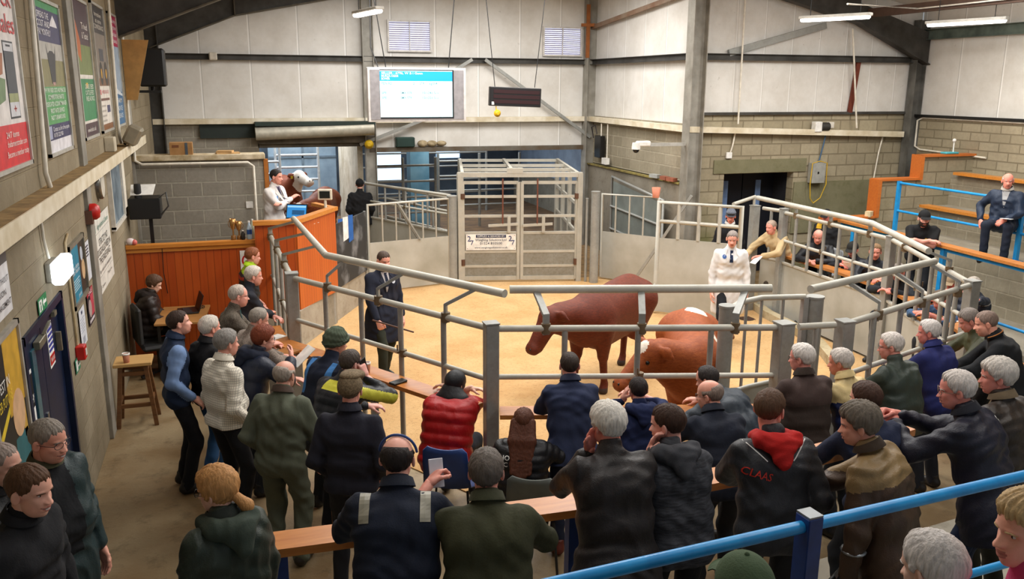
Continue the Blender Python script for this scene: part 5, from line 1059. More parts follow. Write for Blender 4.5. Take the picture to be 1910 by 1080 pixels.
def p_loch(k):
    k.rect(0, 0, 1, 1, 'e6e2e0'); k.rect(0, .72, 1, 1, 'b01f55', 1); k.rect(0, .30, 1, .72, '9fb4c8', 1); k.poly([(0, .62), (.3, .68), (.6, .6), (1, .66), (1, .5), (0, .52)], '5f7f9a', 2); k.poly([(0, .3), (0, .5), (.4, .46), (1, .54), (1, .3)], '8c9670', 2); k.rect(0, 0, 1, .30, '2a6a9a', 1); k.poly([(0, .3), (0, .36), (1, .28), (1, .26)], 'd8e2ea', 3)
    for i, s_ in enumerate(('Considering', 'changing the way', 'you think about', 'your business')): k.text(s_, .5, .95-.06*i, .09, 'f6e8ee', .8)
    for i, s_ in enumerate(('FARM', 'ADVICE', 'SERVICE')): k.text(s_, .5, .22-.07*i, .09, 'e8f0f6', .6)
framed('wall_poster', 13.17, 14.1, 3.2, 4.74, 'crimson and blue farm advice poster with a loch view, farthest along the wall', p_loch)
def p_sign(k):
    k.rect(0, 0, 1, 1, 'efece2'); k.rect(.06, .82, .12, .92, '2f7a6a', 1); k.rect(.06, .79, .94, .795, '8a8a84', 1); k.rect(.06, .22, .94, .225, '8a8a84', 1); k.rect(.08, .05, .12, .12, '5a6a62', 1)
    k.text('Agricultural Centre', .55, .87, .08, '4a8a7a', .7)
    for i, s_ in enumerate(('STRICTLY NO', 'DOGS ALLOWED IN', 'THE SALE RING')): k.text(s_, .5, .66-.12*i, .11, '3c3c3a', (.55, .85, .7)[i])
    k.text('By order of the management', .5, .29, .055, '5a5a56', .75); k.text('Thank you', .7, .15, .05, '5a5a56', .3); k.text('Centre', .25, .085, .05, '5a5a56', .2)
framed('rules_sign', 9.98, 11.32, 1.50, 2.38, 'large cream rules sign with dark lettering on the left wall above the stool', p_sign, 'sign', None)
def p_teal(k):
    k.rect(0, 0, .62, 1, '1f8aa8'); k.rect(.62, 0, 1, 1, '3a332c'); k.disc(.86, .42, .10, 'd8b48a', 1); k.disc(.82, .72, .07, 'c9d4e2', 1); k.poly([(.7, .3), (1, .34), (1, 0), (.7, 0)], '22282f', 1); k.text('Your farm', .3, .62, .06, 'f0f8fa', .45); k.text('your future', .3, .54, .06, 'f0f8fa', .5); k.disc(.12, .86, .04, 'f0f8fa', 1)
    for i in range(5): k.rect(.06, .38-.045*i, .54-.05*(i % 2), .40-.045*i, 'b9dbe6', 1)
    k.text('gov.scot', .42, .1, .05, 'f0f8fa', .2)
framed('wall_poster', 8.42, 9.28, 1.77, 2.36, 'teal framed poster with a dark photo strip beside the fire call point', p_teal, frame='8d8778', fw_=.04)
def p_paper(k):
    k.rect(0, 0, 1, 1, 'e4e8f0'); k.rect(.38, .84, .62, .92, '3a4a6a', 1); k.rect(.3, .06, .7, .24, 'b0b6c4', 1)
    for i in range(6): k.rect(.14, .72-.07*i, .86-.1*(i % 3), .735-.07*i, '8a92a4', 1)
framed('paper_notice', 8.58, 8.95, 1.33, 1.74, 'pale A4 sheet pinned under the teal poster', p_paper, 'paper', None)
def p_mag(k):
    k.rect(0, 0, 1, 1, '2c2a34'); k.rect(0, .82, 1, 1, 'b0283a', 1); k.rect(.5, .2, 1, .8, 'c8485a', 1); k.disc(.35, .45, .09, 'b9a6a0', 2); k.rect(.1, .06, .9, .14, 'd8d0d4', 2); k.text('SALE', .5, .91, .07, 'f2e6ea', .6)
framed('wall_poster', 9.12, 9.55, 1.40, 1.80, 'small dark magazine poster with red bands by the steel column', p_mag, frame=None)
def p_white(k):
    k.rect(0, 0, 1, 1, 'e2e6ee')
    for i in range(4): k.rect(.2, .86-.08*i, .8, .90-.08*i, '3a3f4c', 1)
framed('paper_notice', 9.3, 9.62, 1.82, 2.26, 'white sheet with heavy black lines tucked beside the steel column', p_white, 'paper', None)
def p_yellow(k):
    k.rect(0, 0, 1, 1, '2a2824'); k.rect(.45, .55, 1, 1, 'd8a83a', 1); k.poly([(0, .8), (.45, .95), (.45, .7), (0, .62)], '4a5660', 1); k.disc(.72, .52, .16, 'e2b68c', 3); k.poly([(.5, .62), (.62, .75), (.85, .74), (.95, .55), (.97, .3), (.85, .34), (.84, .6), (.6, .62)], 'd8aa4a', 2); k.poly([(.52, .40), (.95, .38), (1, 0), (.45, 0)], '2f6a70', 2); k.poly([(0, .5), (.45, .62), (.45, .58), (0, .45)], 'e8c83a', 4); k.rect(.05, .06, .22, .16, 'e8e4dc', 3)
    k.text('INVEST IN', .28, .76, .10, 'f4f2ea', .5); k.text('WEB FUTURE', .30, .67, .10, 'e8c83a', .52)
framed('wall_poster', 5.5, 6.32, 1.05, 2.26, 'black and yellow framed poster with a smiling blonde figure left of the door', p_yellow, frame='b9b4aa', fw_=.035)
def p_black(k):
    k.rect(0, 0, 1, 1, 'e6e6e8'); k.rect(0, .68, 1, 1, '2b2622', 1); k.poly([(0, .55), (0, .70), (1, .80), (1, .70)], 'c0282c', 2)
    for i, s_ in enumerate(('NO ENTRY WITHOUT', 'PERMISSION', 'OF THE MANAGEMENT')): k.text(s_, .66, .47-.16*i, .055, '33333a', (.6, .42, .62)[i])
framed('wall_poster', 5.2, 6.3, 2.31, 2.84, 'black, red and white warning poster above the yellow one', p_black, frame=None)
# wall fittings
B = Board((XL+.012, 7.02, 2.09), (0, 1, 0), (0, 0, 1), .32, .12); mb = MB(); B.rect(mb, 0, 0, 1, 1, 0, 0); B.rect(mb, .06, .15, .40, .85, 1, .003); B.poly(mb, [(.52, .5), (.64, .8), (.64, .6), (.92, .6), (.92, .4), (.64, .4), (.64, .2)], 1, .003); B.disc(mb, .22, .68, .012, 0, .005); B.poly(mb, [(.16, .2), (.22, .55), (.30, .5), (.28, .2)], 0, .005); thing('exit_sign', mb, [plain('1f8a56', .4), PAPER], 'green running-man exit sign above the navy door', 'sign')
root = empty('emergency_light', (XL, 7.6, 2.32), 'glowing emergency light box on a bracket above the door', 'light'); o_ = np.array((XL, 7.6, 2.32)); MB(o_).box((XL+.10, 7.6, 2.33), (.10, .42, .19), bev=.02).build('diffuser', emit('eaf6ff', 6), root); MB(o_).box((XL+.03, 7.58, 2.33), (.06, .30, .16), bev=.01).build('bracket', plain('8d877a', .6), root)
mb = MB(); mb.tube([(XL+.03, 7.5, 2.44), (XL+.02, 7.45, 2.6), (XL+.02, 7.42, 2.85)], .013, 0, 8); thing('conduit', mb, PIPEW, 'white conduit dropping to the glowing emergency light', 'pipe')
mb = MB(); mb.tube([(XL+.015, 8.36, 1.47), (XL+.015, 8.34, 2.42), (XL+.015, 8.5, 2.47)], .012, 0, 8); thing('conduit', mb, mnoisy('cream conduit', 'cbb894', 'a08a62', 5, .6), 'cream conduit rising from the red fire call point', 'pipe')
root = empty('fire_bell', (XL, 9.74, 2.50), 'round red fire bell on the steel column', 'bell'); o_ = np.array((XL, 9.74, 2.5)); MB(o_).lathe((XL+.045, 9.74, 2.5), [(.085, 0), (.085, .05), (.06, .085), (.0, .095)], 0, 20, (1, 0, 0)).build('gong', RED, root); MB(o_).box((XL+.035, 9.70, 2.45), (.07, .10, .14)).build('base', plain('6a4a3a', .6), root)
mb = MB(); mb.box((XL+.04, 8.36, 1.40), (.08, .12, .13), bev=.008); mb.box((XL+.083, 8.36, 1.40), (.004, .06, .06), 1); thing('fire_call_point', mb, [RED, plain('e8e4dc', .4)], 'red square fire call point on the left wall', 'call point')
B = Board((XL+.012, 8.18, 1.24), (0, 1, 0), (0, 0, 1), .24, .13); mb = MB(); B.rect(mb, 0, 0, 1, 1, 0, 0); B.rect(mb, .1, .15, .4, .85, 1, .003); B.rect(mb, .48, .3, .9, .42, 1, .003); B.rect(mb, .48, .56, .9, .68, 1, .003); thing('safety_sign', mb, [plain('1f8a66', .4), PAPER], 'small green safety sign below the red call point', 'sign')
root = empty('wall_clock', (XL, 10.72, 2.68), 'round chrome clock edge-on under the cable shelf', 'clock'); MB((XL, 10.72, 2.68)).lathe((XL, 10.72, 2.68), [(.17, 0), (.17, .05), (.15, .06)], 0, 24, (1, 0, 0)).build('case', plain('8d8a82', .25, .8), root); MB((XL, 10.72, 2.68)).lathe((XL+.056, 10.72, 2.68), [(.148, 0), (.148, .006)], 0, 24, (1, 0, 0)).build('dial', plain('d8d2c4', .4), root)
root = empty('framed_board', (XL, 12.1, 2.03), 'tall cloudy blue-grey board in a white frame near the office corner', 'board'); o_ = np.array((XL, 12.1, 2.03)); m = MB(o_)
for (ya, yb, za, zb) in ((11.55, 11.6, 2.02, 2.82), (12.75, 12.8, 2.02, 2.82), (11.55, 12.8, 2.0, 2.05), (11.55, 12.8, 2.79, 2.84)): m.box((XL+.025, (ya+yb)/2, (za+zb)/2), (.05, yb-ya, zb-za))
m.build('frame', plain('d8d2c6', .5), root); MB(o_).box((XL+.012, 12.17, 2.42), (.02, 1.18, .74)).build('panel', mnoisy('chalk blue', '4a5a66', '7d8c96', 4, .5), root)
for k in range(4): mb = MB(); y = 13.02+.06*k; mb.tube([(XL+.015, y, 2.1), (XL+.015, y, 2.72), (XL+.015, y+.1, 2.86)], .017, 0, 8); thing('conduit', mb, PIPEW, 'white conduit in the bundle of four beside the blue-grey board', 'pipe', 'bundle of conduits')
root = empty('flood_light', (XL+.1, 12.7, 3.03), 'grey floodlight on a bracket above the cable shelf', 'light'); o_ = np.array((XL+.1, 12.7, 3.03)); MB(o_).box((XL+.24, 12.7, 3.12), (.18, .42, .26), bev=.03, mat=rot('Y', .5)).build('housing', plain('8f8672', .5, .2), root); MB(o_).tube([(XL+.1, 12.9, 2.98), (XL+.18, 12.9, 3.1)], .02).build('arm', BLACK, root)
mb = MB(); mb.box((XL+.06, 11.75, 3.06), (.12, .2, .18), bev=.01); thing('junction_box', mb, plain('c9bfa8', .6), 'cream junction box standing on the cable shelf below the posters', 'box')
for k, (y, zb) in enumerate(((7.75, 2.98), (12.95, 3.0), (14.35, 2.95))):
    mb = MB(); mb.tube([(XL+.045, y+.25, 5.0), (XL+.045, y, 3.35), (XL+.05, y-.08, 3.1), (XL+.06, y-.02, zb)], .02, 0, 8); thing('conduit', mb, PIPEW, ['white conduit between the red poster and the cow poster', 'white conduit right of the machinery poster', 'white conduit right of the farthest poster'][k], 'pipe')
mb = MB(); mb.plate([(XL+.2, 14.3, 3.55), (XL+.42, 14.3, 4.42), (XL+.05, 14.3, 4.42), (XL+.05, 14.3, 3.55)], .03); thing('plywood_gusset', mb, plain('b98a4a', .6, key='plywood'), 'plywood piece under the near rafter by the posters', 'plywood')
root = empty('loudspeaker', (XL+.3, 16.0, 3.7), 'black loudspeaker on a shelf bracket in the dark corner', 'speaker'); o_ = np.array((XL+.3, 16, 3.7)); MB(o_).box((XL+.32, 16, 4.05), (.42, .4, .62), bev=.03).build('cabinet', BLACK, root); MB(o_).box((XL+.22, 16, 3.66), (.44, .3, .04)).build('bracket', BLACK, root); MB(o_).tube([(XL+.3, 16, 3.68), (XL+.3, 16, 3.76)], .03).build('swivel', BLACK, root)
# things on the rostrum wall cap
root = empty('cardboard_box', (-.72, 14.78, 2.695), 'closed brown cardboard carton on the rostrum wall cap', 'box'); o_ = np.array((-.72, 14.78, 2.695)); MB(o_).box((-.72, 14.78, 2.79), (.34, .26, .19)).build('carton', mnoisy('cardboard', 'b08452', '9a7040', 6, .8), root); MB(o_).box((-.64, 14.648, 2.79), (.04, .005, .19)).build('tape', plain('4a5660', .5), root); MB(o_).box((-.80, 14.648, 2.83), (.1, .005, .04)).build('print_mark', plain('7a4a2a', .8), root)
mb = MB(); mb.box((-.02, 14.76, 2.705), (.36, .2, .02), rz=.1); mb.box((-.06, 14.76, 2.73), (.24, .18, .03), rz=-.2); thing('flattened_card', mb, plain('c9a06a', .8), 'flattened piece of cardboard on the cap right of the carton', 'cardboard')
mb = MB(); mb.tube([(-1.40, 14.6, 2.85), (-1.40, 14.6, 2.62), (-1.3, 14.6, 2.56), (.28, 14.6, 2.56), (.36, 14.6, 2.5), (.36, 14.6, 1.6)], .022, 0, 10); thing('conduit', mb, PIPEW, 'white conduit along and down the rostrum block wall', 'pipe')
mb = MB(); mb.box((.26, 14.685, 1.86), (.11, .03, .11), bev=.006); thing('socket', mb, PAPER, 'white socket on the block wall behind the auctioneer', 'socket')
B = Board((.05, 12.745, 1.16), (1, 0, 0), (0, 0, 1), .24, .30); mb = MB(); B.rect(mb, 0, 0, 1, 1, 0, 0); ring_ = []
for i in range(20): a = 2*PI*i/20; b_ = 2*PI*(i+1)/20; B.poly(mb, [(.5+.42*math.cos(a), .5+.34*math.sin(a)), (.5+.42*math.cos(b_), .5+.34*math.sin(b_)), (.5+.32*math.cos(b_), .5+.26*math.sin(b_)), (.5+.32*math.cos(a), .5+.26*math.sin(a))], 1, .003)
B.poly(mb, [(.24, .72), (.29, .76), (.76, .28), (.71, .24)], 1, .004); B.rect(mb, .34, .46, .66, .52, 2, .003); thing('no_smoking_sign', mb, [PAPER, RED, BLACK], 'white no smoking sign with a red ring on the board screen', 'sign')
mb = MB(); mb.tube([(-.98, 12.74, 1.6), (-.99, 12.74, 1.2), (-.96, 12.74, .9)], .006, 0, 6); thing('cable', mb, BLACK, 'black cable hanging down the varnished board screen', 'cable')
# back wall: roller door, screen, scoreboard, vents, lights
mb = MB(); mb.tube([(.55, YB-.35, 2.78), (3.02, YB-.35, 2.86)], .14, 0, 18); mb.box((1.8, YB-.30, 2.98), (2.5, .3, .08), 1); thing('roller_shutter', mb, [plain('b9b4a4', .5, .3), plain('20302a', .7)], 'rolled-up shutter over the opening behind the auctioneer', 'shutter')
mb = MB(); mb.box((.05, YB-.05, 2.85), (1.2, .06, .34)); thing('dark_panel', mb, plain('1f2a26', .7), 'dark green board left of the roller shutter', 'board')
root = empty('sale_screen', (3.6, 17.0, 3.1), 'hanging sale screen showing seller and pen details on white and blue', 'screen'); o_ = np.array((3.6, 17., 3.1))
MB(o_).box((3.605, 17.1, 3.6), (1.96, .16, 1.04), bev=.01).build('housing', plain('dcd6d2', .5), root); MB(o_).box((3.605, 17.012, 3.6), (1.86, .012, .95)).build('fascia', plain('8f8b8d', .5), root)
B = Board((2.86, 17.004, 3.14), (1, 0, 0), (0, 0, 1), 1.47, .94); m = MB(o_); B.rect(m, 0, 0, 1, 1, 0, 0); B.rect(m, .0, .035, .98, .98, 1, .003); B.rect(m, .0, .77, .98, .965, 2, .005); dsp = m.build('display', [BLACK, emit('c4ecfa', .92), emit('1590e6', .95)], root)
sl = [emit('e6f4ff', 1.0), plain('5a9aa4', .5)]
for (tx, x, y, sz, q) in [('SELLER : 6796, W B I Gunn', .02, .925, .062, 0), ('MURZA FARM', .02, .868, .062, 0), ('BOWER', .02, .812, .062, 0), ('PEN A2', .02, .72, .07, 1), ('2', .44, .72, .07, 1), ('STR', .53, .72, .07, 1), ('kg394', .66, .72, .07, 1), ('SPE', .02, .53, .065, 1), ('SMX STR', .27, .53, .065, 1), ('10m24d Sco', .56, .53, .065, 1), ('SPE', .02, .43, .065, 1), ('SMX STR', .27, .43, .065, 1), ('10m22d Sco', .56, .43, .065, 1)]:
    m = MB(o_); B.text(m, tx, x, y, sz, 0, .008, 'LEFT', width=.022*len(tx)); m.build('lettering', sl[q], dsp)
mb = MB(); mb.tube([(2.85, 17.1, 4.12), (2.75, 17.3, 4.5), (2.8, 17.5, 5.8)], .012, 0, 6); thing('cable', mb, BLACK, 'dark cable rising from the left end of the sale screen', 'cable')
for k, (a, b) in enumerate((((4.25, 17.1, 4.12), (4.45, 17.1, 6.1)), ((3.0, 17.1, 4.12), (2.7, 17.1, 6.1)))): mb = MB(); mb.tube([a, b], .010, 0, 6); thing('hanging_wire', mb, BLACK, ['thin wire holding the right end of the sale screen', 'thin wire holding the left end of the sale screen'][k], 'wire')
root = empty('led_scoreboard', (5.63, 17, 3.38), 'black scoreboard with three rows of unlit red dots', 'scoreboard'); o_ = np.array((5.63, 17., 3.38)); MB(o_).box((5.63, 17.06, 3.56), (1.10, .12, .38), bev=.012, mat=rot('Y', R(2))).build('case', plain('151214', .4), root); m = MB(o_); t = NT('led rows'); vo = t.n('ShaderNodeTexVoronoi'); vo.inputs['Scale'].default_value = 60; vo.inputs['Randomness'].default_value = 0; t.l(t.obj(), vo.inputs['Vector']); t.set(t.mix(t.math('LESS_THAN', vo.outputs['Distance'], .45), lin('2a0c10'), lin('a01522')), .4)
for i in range(3): m.box((5.65, 16.995, 3.66-.10*i), (.98, .006, .07), mat=rot('Y', R(2)))
m.build('dot_rows', t.m, root); MB(o_).box((5.14, 16.995, 3.44), (.05, .006, .06)).build('sticker', PAPER, root)
for k, (x, xx) in enumerate(((5.2, 4.95), (6.05, 6.35))): mb = MB(); mb.tube([(x, 17.05, 3.75), (xx, 17.1, 6.2)], .008, 0, 6); thing('hanging_wire', mb, BLACK, ['thin wire holding the left end of the red scoreboard', 'thin wire holding the right end of the red scoreboard'][k], 'wire')
root = empty('sounder', (5.22, 16.9, 3.15), 'yellow alarm sounder hanging below the scoreboard', 'alarm'); MB((5.22, 16.9, 3.15)).lathe((5.22, 17.0, 3.24), [(.06, 0), (.075, .05), (.03, .1)], 0, 14, (0, -1, 0)).build('horn', plain('e8b81f', .4), root); MB((5.22, 16.9, 3.15)).tube([(5.22, 17.02, 3.24), (5.22, 17.04, 3.38)], .012).build('stem', plain('e8b81f', .4), root)
for k, (x0, x1, z0, z1) in enumerate(((3.47, 4.37, 4.53, 5.12), (7.06, 7.95, 4.49, 5.07))):
    root = empty('louvre_vent', ((x0+x1)/2, YB-.03, z0), ['white louvred vent with daylight behind slats, left of the pair on the back wall', 'white louvred vent with daylight behind slats, right of the pair near the corner column'][k], 'vent'); o_ = np.array(((x0+x1)/2, YB-.03, z0)); m = MB(o_)
    for (xa, xb, za, zb) in ((x0-.04, x0, z0-.04, z1+.04), (x1, x1+.04, z0-.04, z1+.04), (x0, x1, z0-.04, z0), (x0, x1, z1, z1+.04), ((x0+x1)/2-.008, (x0+x1)/2+.008, z0, z1)): m.box(((xa+xb)/2, YB-.04, (za+zb)/2), (xb-xa, .07, zb-za))
    m.build('frame', plain('d6d2cc', .5), root); MB(o_).box(((x0+x1)/2, YB-.008, (z0+z1)/2), (x1-x0, .012, z1-z0)).build('daylight_panel', emit('dfe6ff', 1.6), root)
    for i in range(13): MB(o_).box(((x0+x1)/2, YB-.03, z0+(z1-z0)*(i+.5)/13), (x1-x0, .035, .012), mat=rot('X', .6)).build('slat', plain('b9b4c4', .5), root)
def batten(a, b, label, power, drop, ends=True):
    """hanging fluorescent fitting from a to b"""
    a = np.array(a, float); b = np.array(b, float); c = (a+b)/2; root = empty('tube_light', c, label, 'ceiling light'); d = unit(b-a); ang = math.atan2(d[1], d[0]); L = np.linalg.norm(b-a)
    MB(c).beam(a+np.array((0, 0, .04)), b+np.array((0, 0, .04)), .13, .05, bev=.01).build('housing', plain('c9c6bd', .5), root); MB(c).beam(a*.98+b*.02, b*.98+a*.02, .11, .06, bev=.02).build('diffuser', emit('fffaf0', 14), root)
    for t in (.15, .85): p = a+(b-a)*t; MB(c).tube([p+np.array((0, 0, .06)), p+np.array((0, 0, drop))], .006, 0, 6).build('hanger', BLACK, root)
    l = area('tube lamp', tuple(c-np.array((0, 0, .06))), L, .10, power, (1, .96, .88), (0, 0, ang)); return root
batten(tuple(az(1492, 38, 4.87)), tuple(az(1625, 31, 4.87)), 'lit fluorescent batten hanging over the ring, nearer of the two on the right', 45, .9); batten((11.7, 12.6, 4.85), (12.05, 11.25, 4.85), 'lit fluorescent batten hanging by the end wall, right of the pair', 45, .5); batten((2.02, 14.1, 4.84), (2.22, 13.0, 4.84), 'lit fluorescent batten hanging left of the sale screen post', 40, .8)
mb = MB(); mb.tube([(9.15, 10.5, 4.86), (10.6, 12.5, 4.3), (11.0, 14.35, 3.6), (11.1, 14.42, 2.95)], .014, 0, 8) if False else mb.tube([(11.66, 14.45, 4.9), (11.95, 14.42, 3.0)], .018, 0, 8); thing('conduit', mb, PIPEW, 'white conduit down the right wall to the cable shelf beside the rusty post', 'pipe')
mb = MB(); mb.tube([(9.22, 14.45, 6.0), (9.24, 14.45, 3.1)], .018, 0, 8); mb.tube([(9.26, 14.55, 2.95), (9.22, 14.56, 2.68), (9.18, 14.56, 2.55)], .016, 0, 8); thing('conduit', mb, PIPEW, 'long white conduit down the right wall left of the doorway', 'pipe')
mb = MB(); mb.box((9.16, 14.57, 2.50), (.12, .05, .12), bev=.008); thing('socket', mb, PAPER, 'white switch box above the dark doorway', 'socket')
mb = MB(); mb.tube([(12.72, 14.55, 2.8), (12.66, 14.55, 2.5), (12.6, 14.55, 1.95)], .016, 0, 8); thing('conduit', mb, PIPEW, 'white conduit hanging below the shelf near the end wall', 'pipe')
mb = MB(); mb.tube([(XR-.03, 6, 3.17), (XR-.03, 14.25, 3.20), (XR-.03, 14.4, 3.14), (XR-.03, 14.4, 2.62), (XR-.03, 14.25, 2.56), (XR-.03, 12.6, 2.52)], .020, 0, 8); thing('conduit', mb, PIPEW, 'white conduit along the top of the end block wall and down', 'pipe')
root = empty('fan_unit', (11.2, 14.45, 2.94), 'white control unit with a dark drum on the right cable shelf', 'box'); o_ = np.array((11.2, 14.45, 2.94)); MB(o_).box((11.05, 14.48, 3.03), (.16, .14, .20), bev=.01).build('box', PAPER, root); MB(o_).tube([(11.12, 14.46, 3.03), (11.30, 14.46, 3.03)], .085, 0, 14).build('drum', plain('2e2c2a', .5), root); MB(o_).box((11.36, 14.48, 3.06), (.12, .1, .12), bev=.008).build('side_box', plain('d8d2c6', .5), root); MB(o_).tube([(11.3, 14.5, 2.94), (11.3, 14.55, 2.7), (11.2, 14.56, 2.2)], .015, 0, 6).build('lead', plain('4a6a8a', .5), root)
root = empty('control_box', (11.15, 14.5, 1.95), 'grey electrical cabinet draped with yellow cable on the right wall', 'box'); o_ = np.array((11.15, 14.5, 1.95)); MB(o_).box((11.15, 14.5, 2.12), (.30, .16, .40), bev=.008).build('cabinet', plain('a9a9a2', .45, .1), root); MB(o_).box((11.13, 14.415, 2.13), (.03, .012, .04)).build('lock', BLACK, root)
for k, sx in enumerate((-1, 1)): MB(o_).tube([(11.15, 14.42, 2.36), (11.15+sx*.17, 14.42, 2.32), (11.15+sx*.19, 14.42, 1.9), (11.15+sx*.12-.02, 14.45, 1.62), (11.10, 14.46, 1.52)], .010, 0, 6).build('yellow_cable', plain('d8b02a', .5), root)
root = empty('camera_arm', (8.2, 14.6, 2.7), 'white dome security camera at the end of a long arm on the corner column', 'camera'); o_ = np.array((8.2, 14.6, 2.7)); tipc = np.array((7.15, 14.45, 2.74)); MB(o_).beam((8.2, 14.45, 2.74), (7.35, 14.45, 2.74), .05, .06).build('arm', plain('b9b7b0', .5, .2), root); MB(o_).box((7.26, 14.45, 2.76), (.26, .14, .10), bev=.02).build('mount', PAPER, root); MB(o_).lathe((7.12, 14.45, 2.66), [(.07, .12), (.08, .05), (.08, 0)], 0, 16).build('hood', PAPER, root); MB(o_).ball((7.12, 14.45, 2.655), .062).build('dome', plain('15161a', .1), root)
root = empty('cable_box', (8.15, 18.7, 2.2), 'black junction unit with looped cables on the return wall by the column', 'box'); o_ = np.array((8.15, 18.7, 2.2)); MB(o_).box((8.18, 18.5, 2.42), (.12, .34, .5), bev=.01).build('unit', BLACK, root); MB(o_).tube([(8.15, 18.8, 2.6), (8.12, 18.85, 2.85), (8.12, 18.65, 2.9), (8.15, 18.6, 2.7)], .014, 0, 6).build('loop', plain('2a2220', .5), root); MB(o_).box((8.16, 18.1, 2.12), (.1, .22, .14)).build('socket_block', PAPER, root); MB(o_).tube([(8.17, 18.4, 2.95), (8.17, 18.4, 2.65)], .015).build('drop', PIPEW, root); MB(o_).tube([(8.17, 18.05, 2.95), (8.17, 18.05, 2.2)], .015).build('drop', PIPEW, root)
mb = MB(); mb.box((8.14, 15.6, 2.03), (.12, .26, .07), rz=.2); thing('brick', mb, plain('a8aaa6', .8), 'grey block lying on the plinth ledge', 'brick')
for k, y in enumerate((15.2, 14.92)): mb = MB(); mb.box((8.14, y, 2.03), (.11, .22, .07), rz=.15*k); thing('brick', mb, plain('9a5a42', .9, key='red brick'), ['red brick on the plinth ledge next to the grey block', 'red brick at the column end of the plinth ledge'][k], 'brick')
mb = MB(); mb.box((-.18, YB-.16, 4.34), (.16, .10, .16), bev=.02); thing('cable_box', mb, plain('d8d0c2', .5), 'small white box fixed on the back girt', 'box')
# junk on the opening girt
mb = MB(); mb.box((3.75, YB-.11, 2.545), (.42, .2, .22), bev=.02); thing('motor', mb, plain('1f3a34', .5), 'dark green motor on the girt above the opening', 'motor')
for k in range(3): mb = MB(); mb.ball((4.15+.22*k, YB-.10, 2.505), (.12, .09, .08-.01*k), 0, 10, 6); thing('rag_bundle', mb, mnoisy('rags', 'b9a888', '8a7a5c', 9, .95, 0, .5), 'pale rag bundle lying on the girt above the opening beside the motor', 'rag', 'rag bundles on the girt')
mb = MB(); mb.lathe((2.92, YB-.24, 2.52), [(.09, 0), (.10, .06), (.04, .1)], 0, 14, (0, -1, 0)); thing('warning_lamp', mb, plain('d8b01f', .4), 'yellow lamp on the post right of the roller shutter', 'lamp')
# ------------------------------------------------------------------ ledges, rails, tiers
def ledge(pts, z, w, th, label, mats, legs=(), legm=None, rail=None, name='ledge'):
    root = empty(name, (*pts[0], 0), label, 'ledge'); o = np.array((*pts[0], 0.)); m = MB(o); V = []; n = len(pts); P = [np.array(p, float) for p in pts]; L = []; Rr_ = []
    for i, p in enumerate(P):
        d = unit((P[min(i+1, n-1)]-P[max(i-1, 0)])); nn = np.array((-d[1], d[0])); L.append(p+nn*w/2); Rr_.append(p-nn*w/2)
    poly = [tuple(q) for q in Rr_]+[tuple(q) for q in L[::-1]]; m.prism(poly, z-th, z); m.build('board', mats, root)
    if rail: MB(o).tube([(p[0], p[1], z-th-.03) for p in P], .028, 0, 8).build('frame_rail', rail, root) if False else [MB(o).beam((*P[i], z-th-.035), (*P[i+1], z-th-.035), .05, .06).build('frame_rail', rail, root) for i in range(n-1)]
    for (x, y, zf) in legs: MB(o).beam((x, y, zf), (x, y, z-th), .07, .07, 0, (1, 0, 0)).build('leg', legm, root)
    return root
ledge([(.02, 4.38), (1.0, 4.34), (1.95, 4.30)], 1.40, .20, .05, 'varnished leaning ledge under the elbows of the man in navy coveralls, left of the pair', LEDGEW, [(.12, 4.38, .4), (1.8, 4.31, .4)], BLUED)
ledge([(1.99, 4.32), (3.0, 4.38), (3.9, 4.52), (4.55, 4.69)], 1.40, .20, .05, 'varnished leaning ledge in front of the standing men, right of the pair', LEDGEW, [(2.2, 4.33, .4), (3.6, 4.47, .4), (4.45, 4.66, .4)], BLUED)
ledge([(.33, 10.2), (.40, 9.55), (1.08, 8.42), (1.94, 6.98)], 1.0, .22, .04, 'timber ledge outside the ring fence on the left carrying cups and catalogues', LEDGEW, [(.3, 9.8, 0), (1.2, 8.0, 0)], GALV)
ledge([(2.12, 6.80), (3.4, 6.43), (4.6, 6.10), (5.3, 6.02)], 1.0, .22, .04, 'timber ledge outside the front of the ring before the cattle', LEDGEW, [(2.6, 6.55, 0), (4.2, 6.1, 0)], GALV)
ledge([(5.35, 5.95), (6.6, 6.38), (7.72, 6.80), (8.3, 8.0), (8.72, 9.3), (8.86, 10.6), (8.84, 12.4)], 1.04, .24, .04, 'timber ledge round the right side of the ring with papers on it', LEDGEW, [(6.5, 6.3, 0), (8.0, 7.4, .0), (8.85, 11.2, .0)], GALV)
cup(.95, 8.60, 1.0, 'takeaway cup on the left ledge, farther of the two by the hand-to-ear man'); cup(1.16, 8.18, 1.0, 'takeaway cup on the left ledge, nearer of the two against a fence bar')
mb = MB(); mb.box((1.40, 7.78, 1.012), (.085, .17, .022), rz=R(-60), bev=.006); thing('phone_case', mb, BLACK, 'black phone wallet lying on the left ledge near the red jacket', 'phone')
for k, (x, y, z, rz, lb) in enumerate(((4.10, 6.10, 1.0, .5, 'white catalogue on the front ledge behind the bald man with glasses'), (7.35, 6.62, 1.04, .4, 'white catalogue on the right ledge under the bald man in black'), (3.0, 4.40, 1.40, .3, 'white sheet on the leaning ledge left of the letterd grey jacket' if False else 'white sheet on the leaning ledge between the hoodie and the red-hooded jacket'), (4.35, 4.66, 1.40, .2, 'folded white paper on the leaning ledge by the man in the dark navy jacket'), (5.9, 6.12, 1.04, .2, 'white paper on the right ledge beside the cream-shouldered man'), (8.25, 7.95, 1.04, .9, 'white paper on the right ledge near the corner post'), (.36, 9.7, 1.0, .7, 'white catalogue page on the left ledge by the grey-haired tweed man'))):
    mb = MB(); mb.box((x, y, z+.004), (.21, .15, .006), rz=rz); thing('catalogue', mb, PAPER, lb, 'paper')
